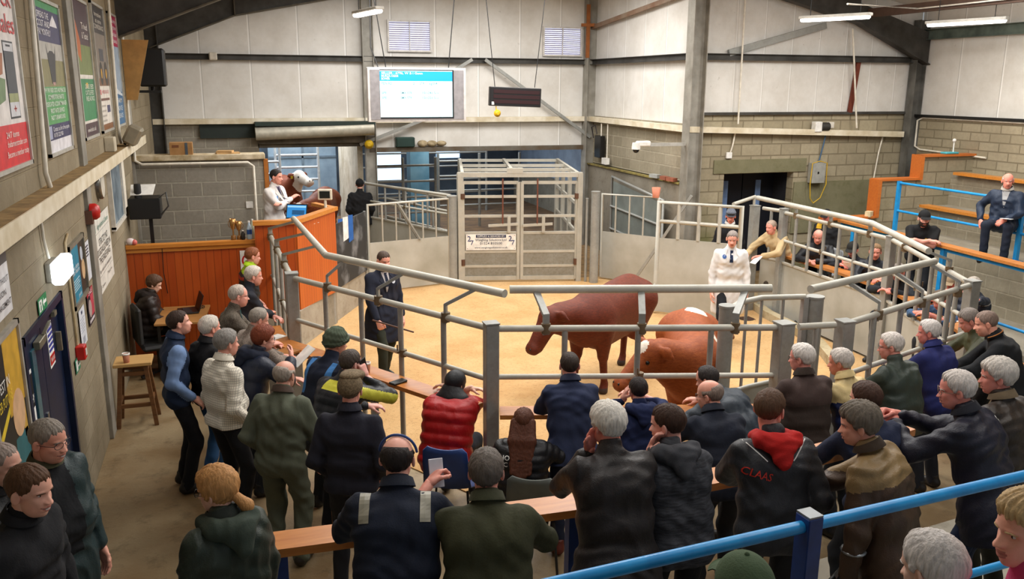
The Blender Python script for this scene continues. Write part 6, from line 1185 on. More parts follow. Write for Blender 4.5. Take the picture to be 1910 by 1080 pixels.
for k, (x, y, rz) in enumerate(((.12, 10.02, .5), (.40, 9.05, -.9))): mb = MB(); mb.box((x+.0, y, 1.01), (.20, .34, .02), rz=rz); thing('ledge_flap', mb, wood('flap wood', '8a5528', 'a8703a', .4), ['square timber flap on the left ledge, farther of the pair', 'square timber flap on the left ledge, nearer of the pair'][k], 'board')
# blue railings
root = empty('hand_rail', (2.1, 2.75, 1.15), 'bright blue pipe railing across the lower right foreground', 'railing'); o_ = np.array((2.1, 2.75, 1.15)); ra, rb = np.array((.6, 2.55, 2.05)), np.array((4.6, 2.86, 2.03)); rd = unit(rb-ra)
MB(o_).tube([ra-rd*.3, ra+(rb-ra)*.385], .026, 0, 14).build('pipe', BLUE, root); MB(o_).tube([ra+(rb-ra)*.4, rb+rd*1.5], .026, 0, 14).build('pipe', BLUE, root); p = ra+(rb-ra)*.392
MB(o_).box((p[0], p[1], 1.62), (.075, .085, .94), bev=.004, rz=math.atan2(rd[1], rd[0])).build('post', BLUED, root); MB(o_).box((p[0], p[1], 2.095), (.07, .08, .008), rz=math.atan2(rd[1], rd[0])).build('post_cap', plain('8f9496', .4, .4), root)
for a_, b_ in ((-.3, .385), (.4, 1.35)): MB(o_).tube([ra+(rb-ra)*a_-np.array((0, 0, .45)), ra+(rb-ra)*b_-np.array((0, 0, .45))], .020, 0, 12).build('lower_pipe', BLUE, root)
LA, LB = (10.45, 12.75), (10.12, 8.2)
ledge([LA, (10.35, 11.0), LB], 1.47, .20, .04, 'timber ledge on a blue frame under the arms of the bearded man', LEDGEW, [(10.28, 10.2, .28), (10.43, 12.4, .28), (10.14, 8.4, .28)], BLUE, BLUE)
mb = MB(); mb.tube([(10.0, 6.5, .55), (10.30, 10.2, .55), (10.43, 12.4, .6)], .022, 0, 10); thing('foot_rail', mb, BLUE, 'blue pipe foot rail low along the right aisle', 'railing')
root = empty('hand_rail', (11.45, 11.0, 1.18), 'blue railing on the concrete side tier in front of the seated man', 'railing'); o_ = np.array((11.45, 11.0, 1.18))
for y in (12.55, 9.95): MB(o_).box((11.45, y, 1.66), (.06, .06, .98)).build('post', BLUE, root)
for z_ in (2.12, 1.62): MB(o_).tube([(11.45, 12.55, z_), (11.45, 6.0, z_)], .022, 0, 10).build('pipe', BLUE, root)
MB(o_).box((11.45, 9.95, 1.188), (.16, .14, .012)).build('base_plate', BLUE, root)
for k, (x, z) in enumerate(((12.2, 1.66), (12.9, 2.24))):
    mb = MB(); mb.box((x, 8.4, z), (.22, 8.6, .05)); thing('seat_plank', mb, VARN, ['yellow varnished seat plank on the side tier, lower of the two', 'yellow varnished seat plank on the side tier, upper of the two'][k], 'bench')
# stepped end wall of the tier with timber trim
mb = MB(); mb.box((10.75, 13.0, .72), (1.1, .2, 1.44)); mb.box((11.75, 13.0, 1.06), (.9, .2, 2.12)); mb.box((12.85, 13.0, 1.27), (1.3, .2, 2.54)); structure('wall_tier_end', mb, BL_X2)
mb = MB(); mb.box((10.75, 12.97, 1.46), (1.12, .24, .04)); mb.box((11.29, 12.97, 1.8), (.07, .26, .70)); mb.box((11.75, 12.97, 2.14), (.95, .24, .04)); mb.box((12.20, 12.97, 2.35), (.07, .26, .46)); mb.box((12.82, 12.97, 2.56), (1.28, .24, .04)); structure('trim_tier_end', mb, wood('orange trim', 'b8602a', 'c9742f', .4))
mb = MB(); mb.box((11.15, 12.9, 1.52), (.14, .1, .10), rz=.5); thing('wood_block', mb, plain('e0cfa4', .7), 'pale wooden wedge on the stepped wall trim', 'block')
root = empty('tray', (12.9, 12.95, 2.58), 'small turquoise tray with a white stick standing on the stepped wall', 'tray'); MB((12.9, 12.95, 2.58)).box((12.9, 12.95, 2.60), (.30, .16, .035), bev=.01).build('dish', plain('4fb4c4', .4), root); MB((12.9, 12.95, 2.58)).tube([(12.98, 12.95, 2.61), (12.98, 12.95, 2.80)], .012).build('stick', PAPER, root); MB((12.9, 12.95, 2.58)).ball((12.98, 12.95, 2.83), .035).build('knob', PAPER, root)
# chairs
def chair(x, y, rz, c, label, z=0.):
    root = empty('stacking_chair', (x, y, z), label, 'chair', rz=rz); m = MB(); N_ = 9
    V = []; F = []; prof = [(.22, .43, .20), (.10, .44, .22), (-.10, .43, .22), (-.19, .46, .21), (-.22, .56, .20), (-.24, .68, .20), (-.26, .80, .19), (-.265, .84, .15)]
    for (y_, z_, hw_) in prof:
        for i in range(N_): u = -1+2*i/(N_-1); V.append((u*hw_, y_+.03*u*u, z_+.012*u*u))
    for j in range(len(prof)-1):
        for i in range(N_-1): F.append((j*N_+i, j*N_+i+1, (j+1)*N_+i+1, (j+1)*N_+i))
    k = len(V); nrm = [(0, 0, -.012)]*(3*N_)+[(0, -.012, -.004)]*(len(V)-3*N_); V2 = V+[tuple(np.array(a)+np.array(b)) for a, b in zip(V, nrm)]; F2 = F+[tuple(q+k for q in f[::-1]) for f in F]; R_ = len(prof)
    edge = [i for i in range(N_)]+[j*N_+N_-1 for j in range(1, R_)]+[(R_-1)*N_+i for i in range(N_-2, -1, -1)]+[j*N_ for j in range(R_-2, 0, -1)]
    F2 += [(edge[i], edge[i]+k, edge[(i+1) % len(edge)]+k, edge[(i+1) % len(edge)]) for i in range(len(edge))]; m.add(V2, F2, 0, True); m.build('seat_shell', plain(c, .45), root)
    for i in (-1, 1):
        for j, (ya, yb) in enumerate(((.14, .22), (-.14, -.26))): MB().tube([(i*.17, ya, .42), (i*.22, yb, .0)], .011, 0, 8).build('leg', BLACK, root)
    MB().tube([(-.17, .0, .415), (.17, .0, .415)], .011, 0, 8).build('cross_bar', BLACK, root); return root
for x, y, rz, c, lb, z in ((1.66, 6.72, R(-28), '22407f', 'blue plastic chair under the person in the red padded jacket', 0), (2.16, 5.98, R(-26), '5c615c', 'grey plastic chair under the long-haired woman', 0), (az(1906, 690, .65)[0], az(1906, 690, .65)[1], R(55), '1f3f9a', 'blue plastic chair at the right edge beside the bald man in black', .0), (9.45, 11.9, R(80), '8a8d90', 'grey chair behind the far ledge with a pale back', .28)): chair(x, y, rz, c, lb, z)
# yard furniture behind the openings
for k, (x, y, w, h) in enumerate(((.7, 22.6, 1.0, 1.9), (1.7, 23.6, 1.1, 2.0))):
    root = empty('yard_gate', (x, y, 0), ['white barred yard gate behind the auctioneer, left of the pair', 'white barred yard gate behind the cattle, right of the pair'][k], 'gate')
    for i in range(6): MB((x, y, 0)).tube([(x-w/2, y, .35+i*h/6.2), (x+w/2, y, .35+i*h/6.2)], .03, 0, 8).build('bar', plain('cfd6da', .5, .2), root)
    for s in (-1, 1): MB((x, y, 0)).tube([(x+s*w/2, y, 0), (x+s*w/2, y, h+.35)], .035, 0, 8).build('stile', plain('cfd6da', .5, .2), root)
mb = MB(); mb.box((2.0, 25.6, 1.3), (1.9, .08, 2.6)); mb.box((2.0, 25.55, 1.75), (1.9, .04, .06), 1); mb.box((2.0, 25.55, 1.3), (.05, .04, 2.2), 1); thing('sheet_door', mb, [mnoisy('blue sheet door', '8fa4b4', '74899a', 2, .5), plain('6a7c8a', .5)], 'pale blue sheeted yard door behind the waiting cattle', 'door')
mb = MB(); mb.box((.15, 20.8, 1.05), (.06, 1.6, 2.1), rz=-.3); thing('yard_board', mb, mnoisy('pen panel', 'a39c8a', '857d6c', 3, .7), 'grey sheeted pen panel just behind the auctioneer', 'panel')
for k, (x0, x1, y) in enumerate(((3.3, 5.0, 21.6), (5.3, 7.6, 22.6), (3.4, 7.5, 25.5))):
    root = empty('pen_rail', (x0, y, 0), ['row of galvanised pen rails seen left through the weigh crate', 'row of galvanised pen rails seen right through the weigh crate', 'farthest row of pen rails under the yard ceiling'][k], 'fence')
    for z_ in (.6, 1.0, 1.4, 1.8): MB((x0, y, 0)).tube([(x0, y, z_), (x1, y, z_)], .028, 0, 8).build('rail', GALV, root)
    for t in (0, .5, 1): MB((x0, y, 0)).tube([(x0+(x1-x0)*t, y, 0), (x0+(x1-x0)*t, y, 2.0)], .04, 0, 8).build('post', GALV, root)
mb = MB(); mb.box((4.75, 22.6, 1.3), (.5, .5, 2.6)); thing('yard_tank', mb, mnoisy('bright blue tank', '8fc4e0', '6aa4c8', 2, .4), 'pale blue upright tank glimpsed through the weigh crate', 'tank')
batten((4.9, 22.0, 2.95), (5.9, 21.2, 2.95), 'lit tube light under the yard ceiling seen over the weigh crate', 20, .3)
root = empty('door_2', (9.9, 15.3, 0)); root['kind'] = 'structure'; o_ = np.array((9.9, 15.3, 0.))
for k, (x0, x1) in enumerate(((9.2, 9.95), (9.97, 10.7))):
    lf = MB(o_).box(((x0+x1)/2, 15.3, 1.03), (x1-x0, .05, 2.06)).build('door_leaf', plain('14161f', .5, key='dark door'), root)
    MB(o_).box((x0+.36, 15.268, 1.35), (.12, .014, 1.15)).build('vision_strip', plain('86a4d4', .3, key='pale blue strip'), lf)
# ------------------------------------------------------------------ cattle
def bovine(label, loc, yaw, turn=0., droop=.0, c='7a3418', c2='5e2410', patches=(), sc_=1.0, face=None, lod=.022, stance=0., group=None):
    """beef animal standing at loc facing yaw, head turned and lowered; patches = list of (test on body coordinates, colour)"""
    b = Blob(); Xv = (1, 0, 0)
    Tn = lambda p: (lambda q: rot('Z', -turn)@(rot('X', -droop)@(q-np.array((0, .42, 1.05))))+np.array((0, .42, 1.05)))(np.array(p, float))
    b.add(cap((0, -.60, 1.0), (0, .30, .97), .32, .335, k=.05, flat=(Xv, 1.12)), cap((0, .35, .92), (0, .50, .90), .29, .25, k=.10, flat=(Xv, 1.05)), cap((0, -.45, .82), (0, .2, .78), .26, .25, k=.10), cap((-.13, -.74, 1.08), (.13, -.74, 1.08), .20, k=.10), cap((0, .22, 1.16), (0, .42, 1.18), .15, k=.10), cap((0, -.66, 1.2), (0, -.3, 1.2), .12, k=.1),
          cap((0, .46, 1.04), Tn((0, .86, 1.17)), .235, .165, k=.10), cap(Tn((0, .88, 1.16)), Tn((0, 1.02, 1.20)), .15, .135, k=.06), cap(Tn((0, 1.02, 1.22)), Tn((0, 1.30, .95)), .118, .080, k=.04), cap(Tn((0, 1.02, 1.12)), Tn((0, 1.26, .90)), .09, .065, k=.05), cap(Tn((-.028, 1.34, .91)), Tn((.028, 1.34, .91)), .068, k=.04), cap(Tn((0, .55, .78)), Tn((0, .92, 1.02)), .12, .07, k=.10))
    for s in (-1, 1):
        b.add(cap(Tn((s*.075, 1.00, 1.26)), Tn((s*.20, .97, 1.25)), .035, .062, k=.03, flat=(Tn((0, 1, 0))-Tn((0, 0, 0)), 1.7)), cap(Tn((s*.20, .97, 1.25)), Tn((s*.285, .95, 1.21)), .062, .016, k=.02, flat=(Tn((0, 1, 0))-Tn((0, 0, 0)), 1.7)))
        st = stance*s
        b.add(cap((s*.19, .40, .86), (s*.17, .40+st*.3, .50), .135, .072, k=.06), cap((s*.17, .40+st*.3, .50), (s*.165, .40+st, .12), .056, .043, k=.03), cap((s*.165, .40+st, .12), (s*.165, .43+st, .03), .048, .062, k=.02))
        b.add(cap((s*.17, -.70, 1.0), (s*.17, -.55-st*.3, .62), .21, .11, k=.08), cap((s*.17, -.55-st*.3, .62), (s*.165, -.80-st, .46), .10, .060, k=.04), cap((s*.165, -.80-st, .46), (s*.16, -.76-st, .12), .050, .043, k=.03), cap((s*.16, -.76-st, .12), (s*.16, -.72-st, .03), .048, .062, k=.02))
    b.add(cap((0, -.92, 1.20), (0, -.99, .85), .035, .022, k=.04), cap((0, -.99, .85), (0, -.98, .42), .020, .045, k=.03)); b.cut((0, 0, .004), (0, 0, -1)); b.wr = (.004, 6., 1.1)
    V, F = b.mesh(lod); ctr = V[F].mean(1); fm = np.zeros(len(F), int)
    iT = lambda P_: (P_-np.array((0, .42, 1.05)))@rot('Z', turn).T@rot('X', droop).T+np.array((0, .42, 1.05)); hd = iT(ctr)
    def coat(key, a, d):
        t = NT(key); n = t.noise(t.obj((9, 9, 26)), 2.4, 5, .65); t.set(t.mix(t.ramp(n, .3, .7), lin(a), lin(d)), .62, 0, .35); t.bump(t.noise(t.obj((20, 20, 60)), 3, 3), .22, .012); return t.m
    mats = [coat('hide '+c, c, c2), plain('3a2a24', .6, key='hoof'), coat('hide white', 'efe6da', 'd8c8b4'), plain('b98a7a', .5, key='muzzle pink')]
    fm[ctr[:, 2] < .07] = 1
    for (fn, mi) in patches: fm[fn(ctr, hd)] = mi
    g = Geo(); g.add(V, F, fm); root = g.obj('bullock', mats); root.location = loc; root.rotation_euler = (0, 0, -R(yaw)); root.scale = (sc_,)*3; tag(root, label, 'bullock', group)
    for s in (-1, 1):
        e = MB(); e.ball(Tn((s*.098, 1.12, 1.145)), .024, 0, 10, 8); e.build('eye', plain('120c0a', .08, key='eye black'), root)
        n_ = MB(); n_.ball(Tn((s*.040, 1.395, .935)), (.014, .012, .016), 0, 8, 6); n_.build('nostril', plain('1c1210', .4, key='nostril'), root)
    tg = MB(); M_ = Tn((.18, .985, 1.22)); tg.box(M_+np.array((0, .03, -.02)), (.05, .012, .06)); tg.build('ear_tag', plain('e0c020', .5, key='ear tag'), root)
    return root
def nz(p, f, ph=0.): return .5*np.sin(p[:, 0]*f+ph)+.5*np.sin(p[:, 1]*f*1.3+2*ph)+.4*np.sin(p[:, 2]*f*.9+ph*3)
bovine('dark red-brown bullock walking left through the sawdust beside the other animal', (4.45, 9.72, .012), -128, R(22), R(12), '6e2c13', '4e1c0a', [], 1.0, lod=.017, stance=.10)
bovine('orange-brown bullock with white patches turning its head under the rail', (4.56, 7.70, .012), -154, R(54), R(-3), 'a55420', '82390f', [
    (lambda c, h: ((c[:, 0]+.05)**2+((c[:, 1]+.62)/1.5)**2 < .012+.004*nz(c, 30)) & (c[:, 2] > 1.2), 2), (lambda c, h: ((c[:, 1]-.02)**2/.030+(c[:, 0]+.19+.25*(c[:, 1]-.02))**2/.0035 < 1+.4*nz(c, 26)) & (c[:, 2] > 1.0), 2),
    (lambda c, h: ((h[:, 0])**2+(h[:, 1]-1.12)**2*1.0 < .004+.001*nz(h, 40)) & (h[:, 2] > 1.14) & (h[:, 1] > 1.04), 2)], 1.0, lod=.015, stance=-.06)
bovine('red bullock with a blazed face waiting in the yard, right of the pair', (2.02, 20.9, 0), -165, R(30), R(16), '8a4320', '64290f', [(lambda c, h: (np.abs(h[:, 0]) < .06+.01*nz(h, 20)) & (h[:, 1] > 1.03) & (h[:, 2] > .9), 2)], 1.0, lod=.03)
bovine('red bullock with a white face standing behind in the yard, left of the pair', (1.35, 22.9, 0), 178, R(-28), R(-26), '8a4320', '64290f', [(lambda c, h: (h[:, 1] > .84+.03*nz(h, 12)) & (np.abs(h[:, 0]) < .14), 2)], 1.08, lod=.03)

# ------------------------------------------------------------------ the crowd
from mathutils.bvhtree import BVHTree
def jacket_of(I): return [c for c in I['root'].children if c.name.split('.')[0] in ('jacket', 'coat', 'shirt', 'sweater', 'coverall', 'waistcoat', 'polo_shirt')][0]
def patch(I, name, V2, F, place, col, thick=.003):
    """lays flat shapes (u across, v up) on the garment by dropping each point onto its surface; place = (t, x, side)"""
    ob = jacket_of(I); me = ob.data; n = len(me.vertices); co = np.empty(n*3); me.vertices.foreach_get('co', co); bv = BVHTree.FromPolygons(co.reshape(-1, 3).tolist(), [tuple(p.vertices) for p in me.polygons])
    t, x, side, tilt = place; u, f, P = I['u2'], I['f2'], I['P']; O = I['P']+I['u']*.34*I['s']+I['u2']*(t-.34)*I['s']; sg = -1 if side == 'back' else 1; out = []
    ct, st = math.cos(tilt), math.sin(tilt)
    for (a, b) in V2:
        a, b = a*ct-b*st, a*st+b*ct
        q = O+np.array((1., 0, 0))*(x+(a if side == 'back' else -a))+u*b; h = bv.ray_cast(Vector(q+f*sg*.6), Vector(-f*sg))
        h = h if h[0] is not None else bv.find_nearest(Vector(q)); out.append(np.array(h[0])+(f*.8*sg+u*.3)*thick)
    mb = MB(); mb.add(out, F if side == 'back' else [q[::-1] for q in F], 0); o = mb.build(name, col, ob); return o
def grid(w, h, n, m):
    V = [(-w/2+w*i/n, -h/2+h*j/m) for j in range(m+1) for i in range(n+1)]; return V, [(j*(n+1)+i, j*(n+1)+i+1, (j+1)*(n+1)+i+1, (j+1)*(n+1)+i) for j in range(m) for i in range(n)]
def words(I, name, body, size, place, col, width=None):
    V, F = text_geo(body, size, width=width); return patch(I, name, [(q[0], q[1]) for q in V], F, place, col, .015)
def badge(I, col, t=.44, x=.095, r=.03, name='badge'):
    V = [(0, 0)]+[(r*math.cos(2*PI*i/14), r*math.sin(2*PI*i/14)) for i in range(14)]; return patch(I, name, V, [(0, i+1, (i+1) % 14+1) for i in range(14)], (t, x, 'front', 0), plain(col, .5))
def tie(I, col, t0=.25):
    V, F = grid(.034, .17, 2, 8); V = [(a*(1.0+.5*(.085-b)/.17) if b < .06 else a*1.25, b+.035) for a, b in V]; return patch(I, 'tie', V, F, (t0+.14, 0, 'front', 0), fabric(col), .006)
def shirt_v(I, col):
    V = [(0, -.12)]+[(-.05, .10), (0, .12), (.05, .10)]; F = [(0, 3, 2), (0, 2, 1)]; n = 6; VV = []; FF = []
    for j in range(n+1):
        w_ = .006+.05*j/n
        for i in range(5): VV.append((w_*(-1+i/2), -.13+.25*j/n))
    for j in range(n):
        for i in range(4): FF.append((j*5+i, j*5+i+1, (j+1)*5+i+1, (j+1)*5+i))
    return patch(I, 'shirt_front', VV, FF, (.40, 0, 'front', 0), fabric(col), .004)
def lapels(I, col):
    for s in (-1, 1): V = [(s*.012, -.14), (s*.07, -.01), (s*.105, .03), (s*.075, .06), (s*.085, .11), (s*.055, .12)]; F = [(0, 1, 2), (0, 2, 3), (0, 3, 5), (3, 4, 5)] if s > 0 else [(0, 2, 1), (0, 3, 2), (0, 5, 3), (3, 5, 4)]; patch(I, 'lapel', V, F, (.40, 0, 'front', 0), fabric(col), .007)
def held(I, key, name, size, mat_, label, cat, off=(0, .10, 0), tilt=(0, 0, 0)):
    p = I['w'](I['W'][key]+np.array(off)); mb = MB(p); M_ = I['Rz']@np.array(Matrix.Rotation(tilt[2], 3, 'Z'))@np.array(Matrix.Rotation(tilt[0], 3, 'X'))@np.array(Matrix.Rotation(tilt[1], 3, 'Y')); mb.box(p, size, mat=M_, bev=min(size)*.2); return thing(name, mb, mat_, label, cat)
SHOULD = lambda t, x, y, a: (t > .40)
# left-hand side
person('bald laughing man in a black jacket at the left edge beside the boyish man', 4, 868, .4, 1.70, yaw=100, look=(10, 5), smile=True, top=dict(c='17171a', kind='shell', bulk=1.1), hair=('stubble', '9a8a80'), lod=0, collar='17171a', skinc='d09a86')
person('young brown-haired man in a black jacket smiling at the lower left', 58, 915, .4, 1.82, yaw=112, look=(8, 8), smile=True, top=dict(c='1a1a1e', kind='cloth', bulk=1.12), hair=('crop', '5a3d28'), lod=0, collar='1a1a1e', skinc='d89a84', bend=.2)
I = person('stout laughing man with spectacles in a bottle-green waxed coat by the navy door', 92, 822, .4, 1.71, yaw=128, look=(-6, 8), smile=True, top=dict(c='24383a', kind='wax', hem=.26, bulk=1.12, zones=[(lambda t, x, y, a: (np.abs(x) < .075) & (y > .03) & (t > -.02) & ~a, '17191d', 'knit')]), bottom='6f8fb8', hair=('crop', '8d8378'), lod=0, fat=.7, belly=.7, glasses='3a3434', collar='4a4a34', skinc='cf8e78')
I = person('woman with a blonde ponytail and dark glasses in a dark green coat', 403, 915, .4, 1.62, yaw=-32, look=(-28, 8), top=dict(c='353f36', kind='shell', hem=.26, bulk=1.08), hood=('down', '3f4a40'), hair=('bob', 'c8925a'), lod=0, glasses='1c1a1a', jaw=.9, skinc='d8a088', collar='262c28')
g = Geo(); b = Blob(); h0 = I['Hc']+I['M']@np.array((0, -.10, -.03)); b.add(cap(h0, h0+I['M']@np.array((.01, -.05, -.06)), .024, .030, k=.02), cap(h0+I['M']@np.array((.01, -.05, -.06)), h0+I['M']@np.array((.02, -.055, -.16)), .030, .010, k=.02)); V, F = b.mesh(.008); g.add(V, F, 0); g.obj('ponytail', [hairm('c8925a')], I['root'])
person('woman in a dark brown padded coat typing at the laptop', 288, 530, 0, 1.66, yaw=88, look=(4, 22), sit=.45, lean=.12, aL='lap', aR='lap', top=dict(c='2e2420', kind='puffer', quilt=(.010, .10), bulk=1.22), bottom='17171a', hood=('down', '2a211d'), hair=('bob', '5a3f2c'), jaw=.9)
I = person('dark-haired young man in a navy gilet and blue shirt looking up by the stool', 335, 602, 0, 1.80, yaw=78, look=(4, -8), aL='down', aR='pocket', top=dict(c='22304a', kind='cloth', amp=.005, zones=[(lambda t, x, y, a: a, '7f9bc8', 'cloth')], name='waistcoat'), bottom='141418', hair=('crop', '3a281e'), skinc='dc9a84', collar='22304a'); badge(I, '8fb0dc', .47, 0, .035, 'shirt_collar')
person('white-haired man in a black sweater and blue jeans', 393, 612, 0, 1.70, yaw=58, look=(6, 2), aL='pocket', aR='down', top=dict(c='151517', kind='knit'), bottom='3f6a9a', hair=('white', 'cfc6ba'), skinc='d8927e', collar='151517')
person('grey-haired man in a cream checked shirt', 424, 640, 0, 1.80, yaw=56, look=(10, 3), aL='down', aR='pocket', belly=.5, top=dict(c='e9e2d2', kind='check', hem=.03, bulk=1.05, name='shirt'), bottom='17181d', hair=('thick', '8f8a84'), skinc='d08c78', collar='e2dac8')
I = person('old balding man in a green boiler suit leaning on a stick', 532, 700, 0, 1.73, yaw=28, look=(12, 8), lean=.10, bend=.22, aL='pocket', aR=(.26, .16, .86), hR='grip', top=dict(c='5d6252', kind='cloth', suit=1, bulk=1.08, name='coverall', amp=.010), bottom='5a5f50', boots='2a241e', hair=('ring', 'a89c90'), skinc='cf937e', collar='4a3a30', lod=0)
w = I['w'](I['W']['R']+np.array((.02, .09, -.02))); mb = MB((w[0], w[1], 0)); e = (w[0]+.05, w[1]-.02, 0.0); mb.tube([(w[0]-.05, w[1]-.03, w[2]-.03), (w[0]-.01, w[1]-.01, w[2]+.02), (w[0]+.005, w[1], w[2]-.03), (w[0]+.02, w[1]-.01, .2)], .013, 0, 10); mb.tube([(w[0]+.02, w[1]-.01, .2), e], .014, 1, 10); thing('walking_stick', mb, [plain('9a5a28', .4, key='stick'), plain('b02a2a', .4)], 'brown walking stick with a red end in the hand of the old man in green', 'stick')
I = person('woman with curly auburn hair and glasses in a navy padded jacket', 493, 632, 0, 1.67, yaw=72, look=(8, 8), lean=.22, aL='ledge', aR='read', top=dict(c='1b2336', kind='puffer', quilt=(.008, .13), bulk=1.15), hair=('curly', '7a3a22'), glasses='1c1616', hood=('down', '1a2133'), jaw=.9, skinc='dc9a86')
held(I, 'R', 'sale_catalogue', (.17, .006, .24), PAPER, 'open white catalogue held by the curly-haired woman', 'paper', (0, .12, .02), (-.9, 0, 0))
I = person('balding man with spectacles in a brown tweed jacket and green jumper', 446, 552, 0, 1.76, yaw=86, look=(2, 5), lean=.12, aL='ledge', aR='ledge', top=dict(c='4c453c', kind='tweed', bulk=1.05), hair=('recede', 'c0b2a6'), glasses='2c2624', fat=.5, skinc='d89482'); shirt_v(I, '2f5a5c'); lapels(I, '453e36')
person('grey balding man in a fawn tweed coat bending over the ledge', 484, 596, 0, 1.68, yaw=70, look=(10, 18), lean=.30, aL='ledge', aR='ledge', top=dict(c='6a6058', kind='tweed'), hair=('recede', '9a9186'), skinc='cf8e7c')
person('white-haired man in a charcoal fleece with folded arms at the fence', 474, 515, 0, 1.74, yaw=80, look=(8, 5), lean=.2, aL='ledgecross', aR='ledgecross', lh=1.02, top=dict(c='2e3038', kind='fleece', zones=[(lambda t, x, y, a: (t > .36) & ~a, '1e222c', 'fleece')]), hair=('thick', 'd2c6ba'), skinc='dc9684')
person('ginger-haired man with a fluorescent yellow collar behind the white-haired man', 472, 478, 0, 1.70, yaw=84, look=(0, 8), aL='pocket', aR='pocket', top=dict(c='1d2026', kind='shell', bulk=1.05, zones=[(lambda t, x, y, a: (t > .44) & ~a, 'b9e02a', 'shell'), (lambda t, x, y, a: (t > .36) & (t < .40) & ~a, 'c8402c', 'shell')]), hair=('short', '8a5030'), skinc='dc9684', collar='b9e02a')
I = person('man in a green cable-knit hat and navy fleece with pale blue stripes', 628, 640, 0, 1.74, yaw=52, look=(20, 8), lean=.30, aL='ledge', aR='ledge', lh=1.0, top=dict(c='1c2438', kind='fleece', bulk=1.08), hair=('short', '7a6a5c'), cap_=('beanie', '4f5a48'), skinc='c98a72', lod=0)
for sx in (-.13, .13): V, F = grid(.055, .34, 2, 12); patch(I, 'blue_stripe', V, F, (.34, sx, 'back', 0), fabric('4a86c8'), .004)
I = person('dark-haired man in a black and yellow padded jacket with a phone to his ear', 655, 678, 0, 1.74, yaw=50, look=(12, 10), lean=.42, aL='ledge', aR='temple', hR='hold', lh=1.0, top=dict(c='24262c', kind='puffer', quilt=(.006, .07), bulk=1.06, zones=[(lambda t, x, y, a: (t > .40) & (t < .49) & (x > -.1), 'e2dc4a', 'shell')]), hair=('recede', '4a3f38'), skinc='d8988a', lod=0)
held(I, 'R', 'mobile_phone', (.012, .07, .14), BLACK, 'black phone held to the ear of the man in black and yellow', 'phone', (-.05, .02, .09), (.3, 0, 0))
person('man in a brown flat cap and dark navy jumper seen from behind', 654, 728, 0, 1.80, yaw=22, look=(0, 4), aL='pocket', aR='pocket', top=dict(c='22222e', kind='knit', hem=.06), bottom='1a1b20', cap_=('flat', '5a4c38'), hair=('crop', '6a5a4a'), lod=0, skinc='d8907e', collar='22222e')
# front row
person('person in a bright red padded jacket with a black hood up, on the blue chair', 850, 716, 0, 1.74, yaw=34, look=(20, 12), sit=.46, lean=.34, bend=.25, aL='ledgecross', aR='ledgecross', lh=1.0, top=dict(c='b01216', kind='puffer', quilt=(.013, .10), bulk=1.30), bottom='1c1e26', hood=('up', '1e1e22'), hair=('short', '8a8078'), lod=0)
I = person('woman with long straight brown hair in a black padded jacket', 977, 788, 0, 1.64, yaw=24, look=(0, 4), sit=.45, lean=.16, aL='lap', aR=(.30, .42, .86), top=dict(c='18181c', kind='puffer', quilt=(.009, .065), bulk=1.10), bottom='15161c', hair=('thick', '5a3424'), jaw=.9, lod=0)
g = Geo(); b = Blob(); M_ = I['M']; Hc = I['Hc']; N_ = I['N']; u_, f_ = I['u2'], I['f2']
for sx in (-.07, -.035, 0, .035, .07): b.add(cap(Hc+M_@np.array((sx, -.075+.2*abs(sx), .02)), N_-f_*.09+np.array((sx*1.1, 0, 0)), .036, .036, k=.03), cap(N_-f_*.09+np.array((sx*1.1, 0, 0)), N_-u_*(.27+.02*math.cos(sx*40))-f_*.145+np.array((sx*1.05, 0, 0)), .032, .014, k=.03))
b.wr = (.002, 60., .7); V, F = b.mesh(.0085); g.add(V, F, 0); g.obj('long_hair', [hairm('5a3222')], I['root'])
words(I, 'jacket_lettering', 'HO', .055, (.37, -.13, 'back', 0), PAPER); words(I, 'jacket_lettering', 'C', .05, (.315, -.12, 'back', 0), PAPER)
held(I, 'R', 'mobile_phone', (.075, .15, .012), plain('4a4c50', .2, key='phone grey'), 'phone held out by the long-haired woman', 'phone', (.02, .12, .02), (.5, 0, 0))
person('short-haired man in a smart navy blue jacket standing at the front fence', 1062, 682, 0, 1.71, yaw=14, look=(0, 6), lean=.28, aL='ledge', aR='ledge', lh=1.0, legs='step', top=dict(c='2a3350', kind='cloth', bulk=1.06, hem=.16), bottom='1d2438', boots='6a2a1c', hair=('crop', '3a2f28'), lod=0, collar='20263c', skinc='d89080')
person('balding dark-haired man in a navy hooded top holding his hand to his face', 1190, 728, 0, 1.72, yaw=12, look=(-6, 8), sit=.46, lean=.20, aL='temple', aR='ledge', lh=1.0, top=dict(c='1e2a52', kind='cloth'), hood=('down', '1f2b54'), hair=('recede', '2c2422'), lod=0, skinc='dc9a88')
person('bald man with glasses in a dark navy fleece at the front ledge', 1322, 737, 0, 1.74, yaw=6, look=(-48, 10), lean=.46, aL='ledgewide', aR='ledge', lh=1.0, top=dict(c='1b2130', kind='fleece', bulk=1.08), hair=('ring', '8a7a70'), glasses='1c1a1a', lod=0, collar='1a1f2c', skinc='d8937e', fat=.5)
person('dark-haired man in a slate grey jacket slumped along the front ledge', 1318, 708, 0, 1.72, yaw=-24, look=(-20, 18), lean=.80, aL='ledgewide', aR='ledgewide', lh=1.0, top=dict(c='3d4650', kind='shell', bulk=1.05), hair=('recede', '3a3432'), skinc='d8937e')
person('white-haired man with glasses in a brown fleece standing at the broad posts', 1494, 668, 0, 1.78, yaw=2, look=(-38, 6), lean=.14, aL='ledge', aR='ledge', lh=1.0, top=dict(c='4a3a36', kind='fleece', bulk=1.12, zones=[(lambda t, x, y, a: (t < .30) & ~a, '3c302a', 'fleece')]), bottom='2a2a2c', hair=('white', 'e2dad2'), glasses='4a3a2c', lod=0, collar='33271f', skinc='d8897a')
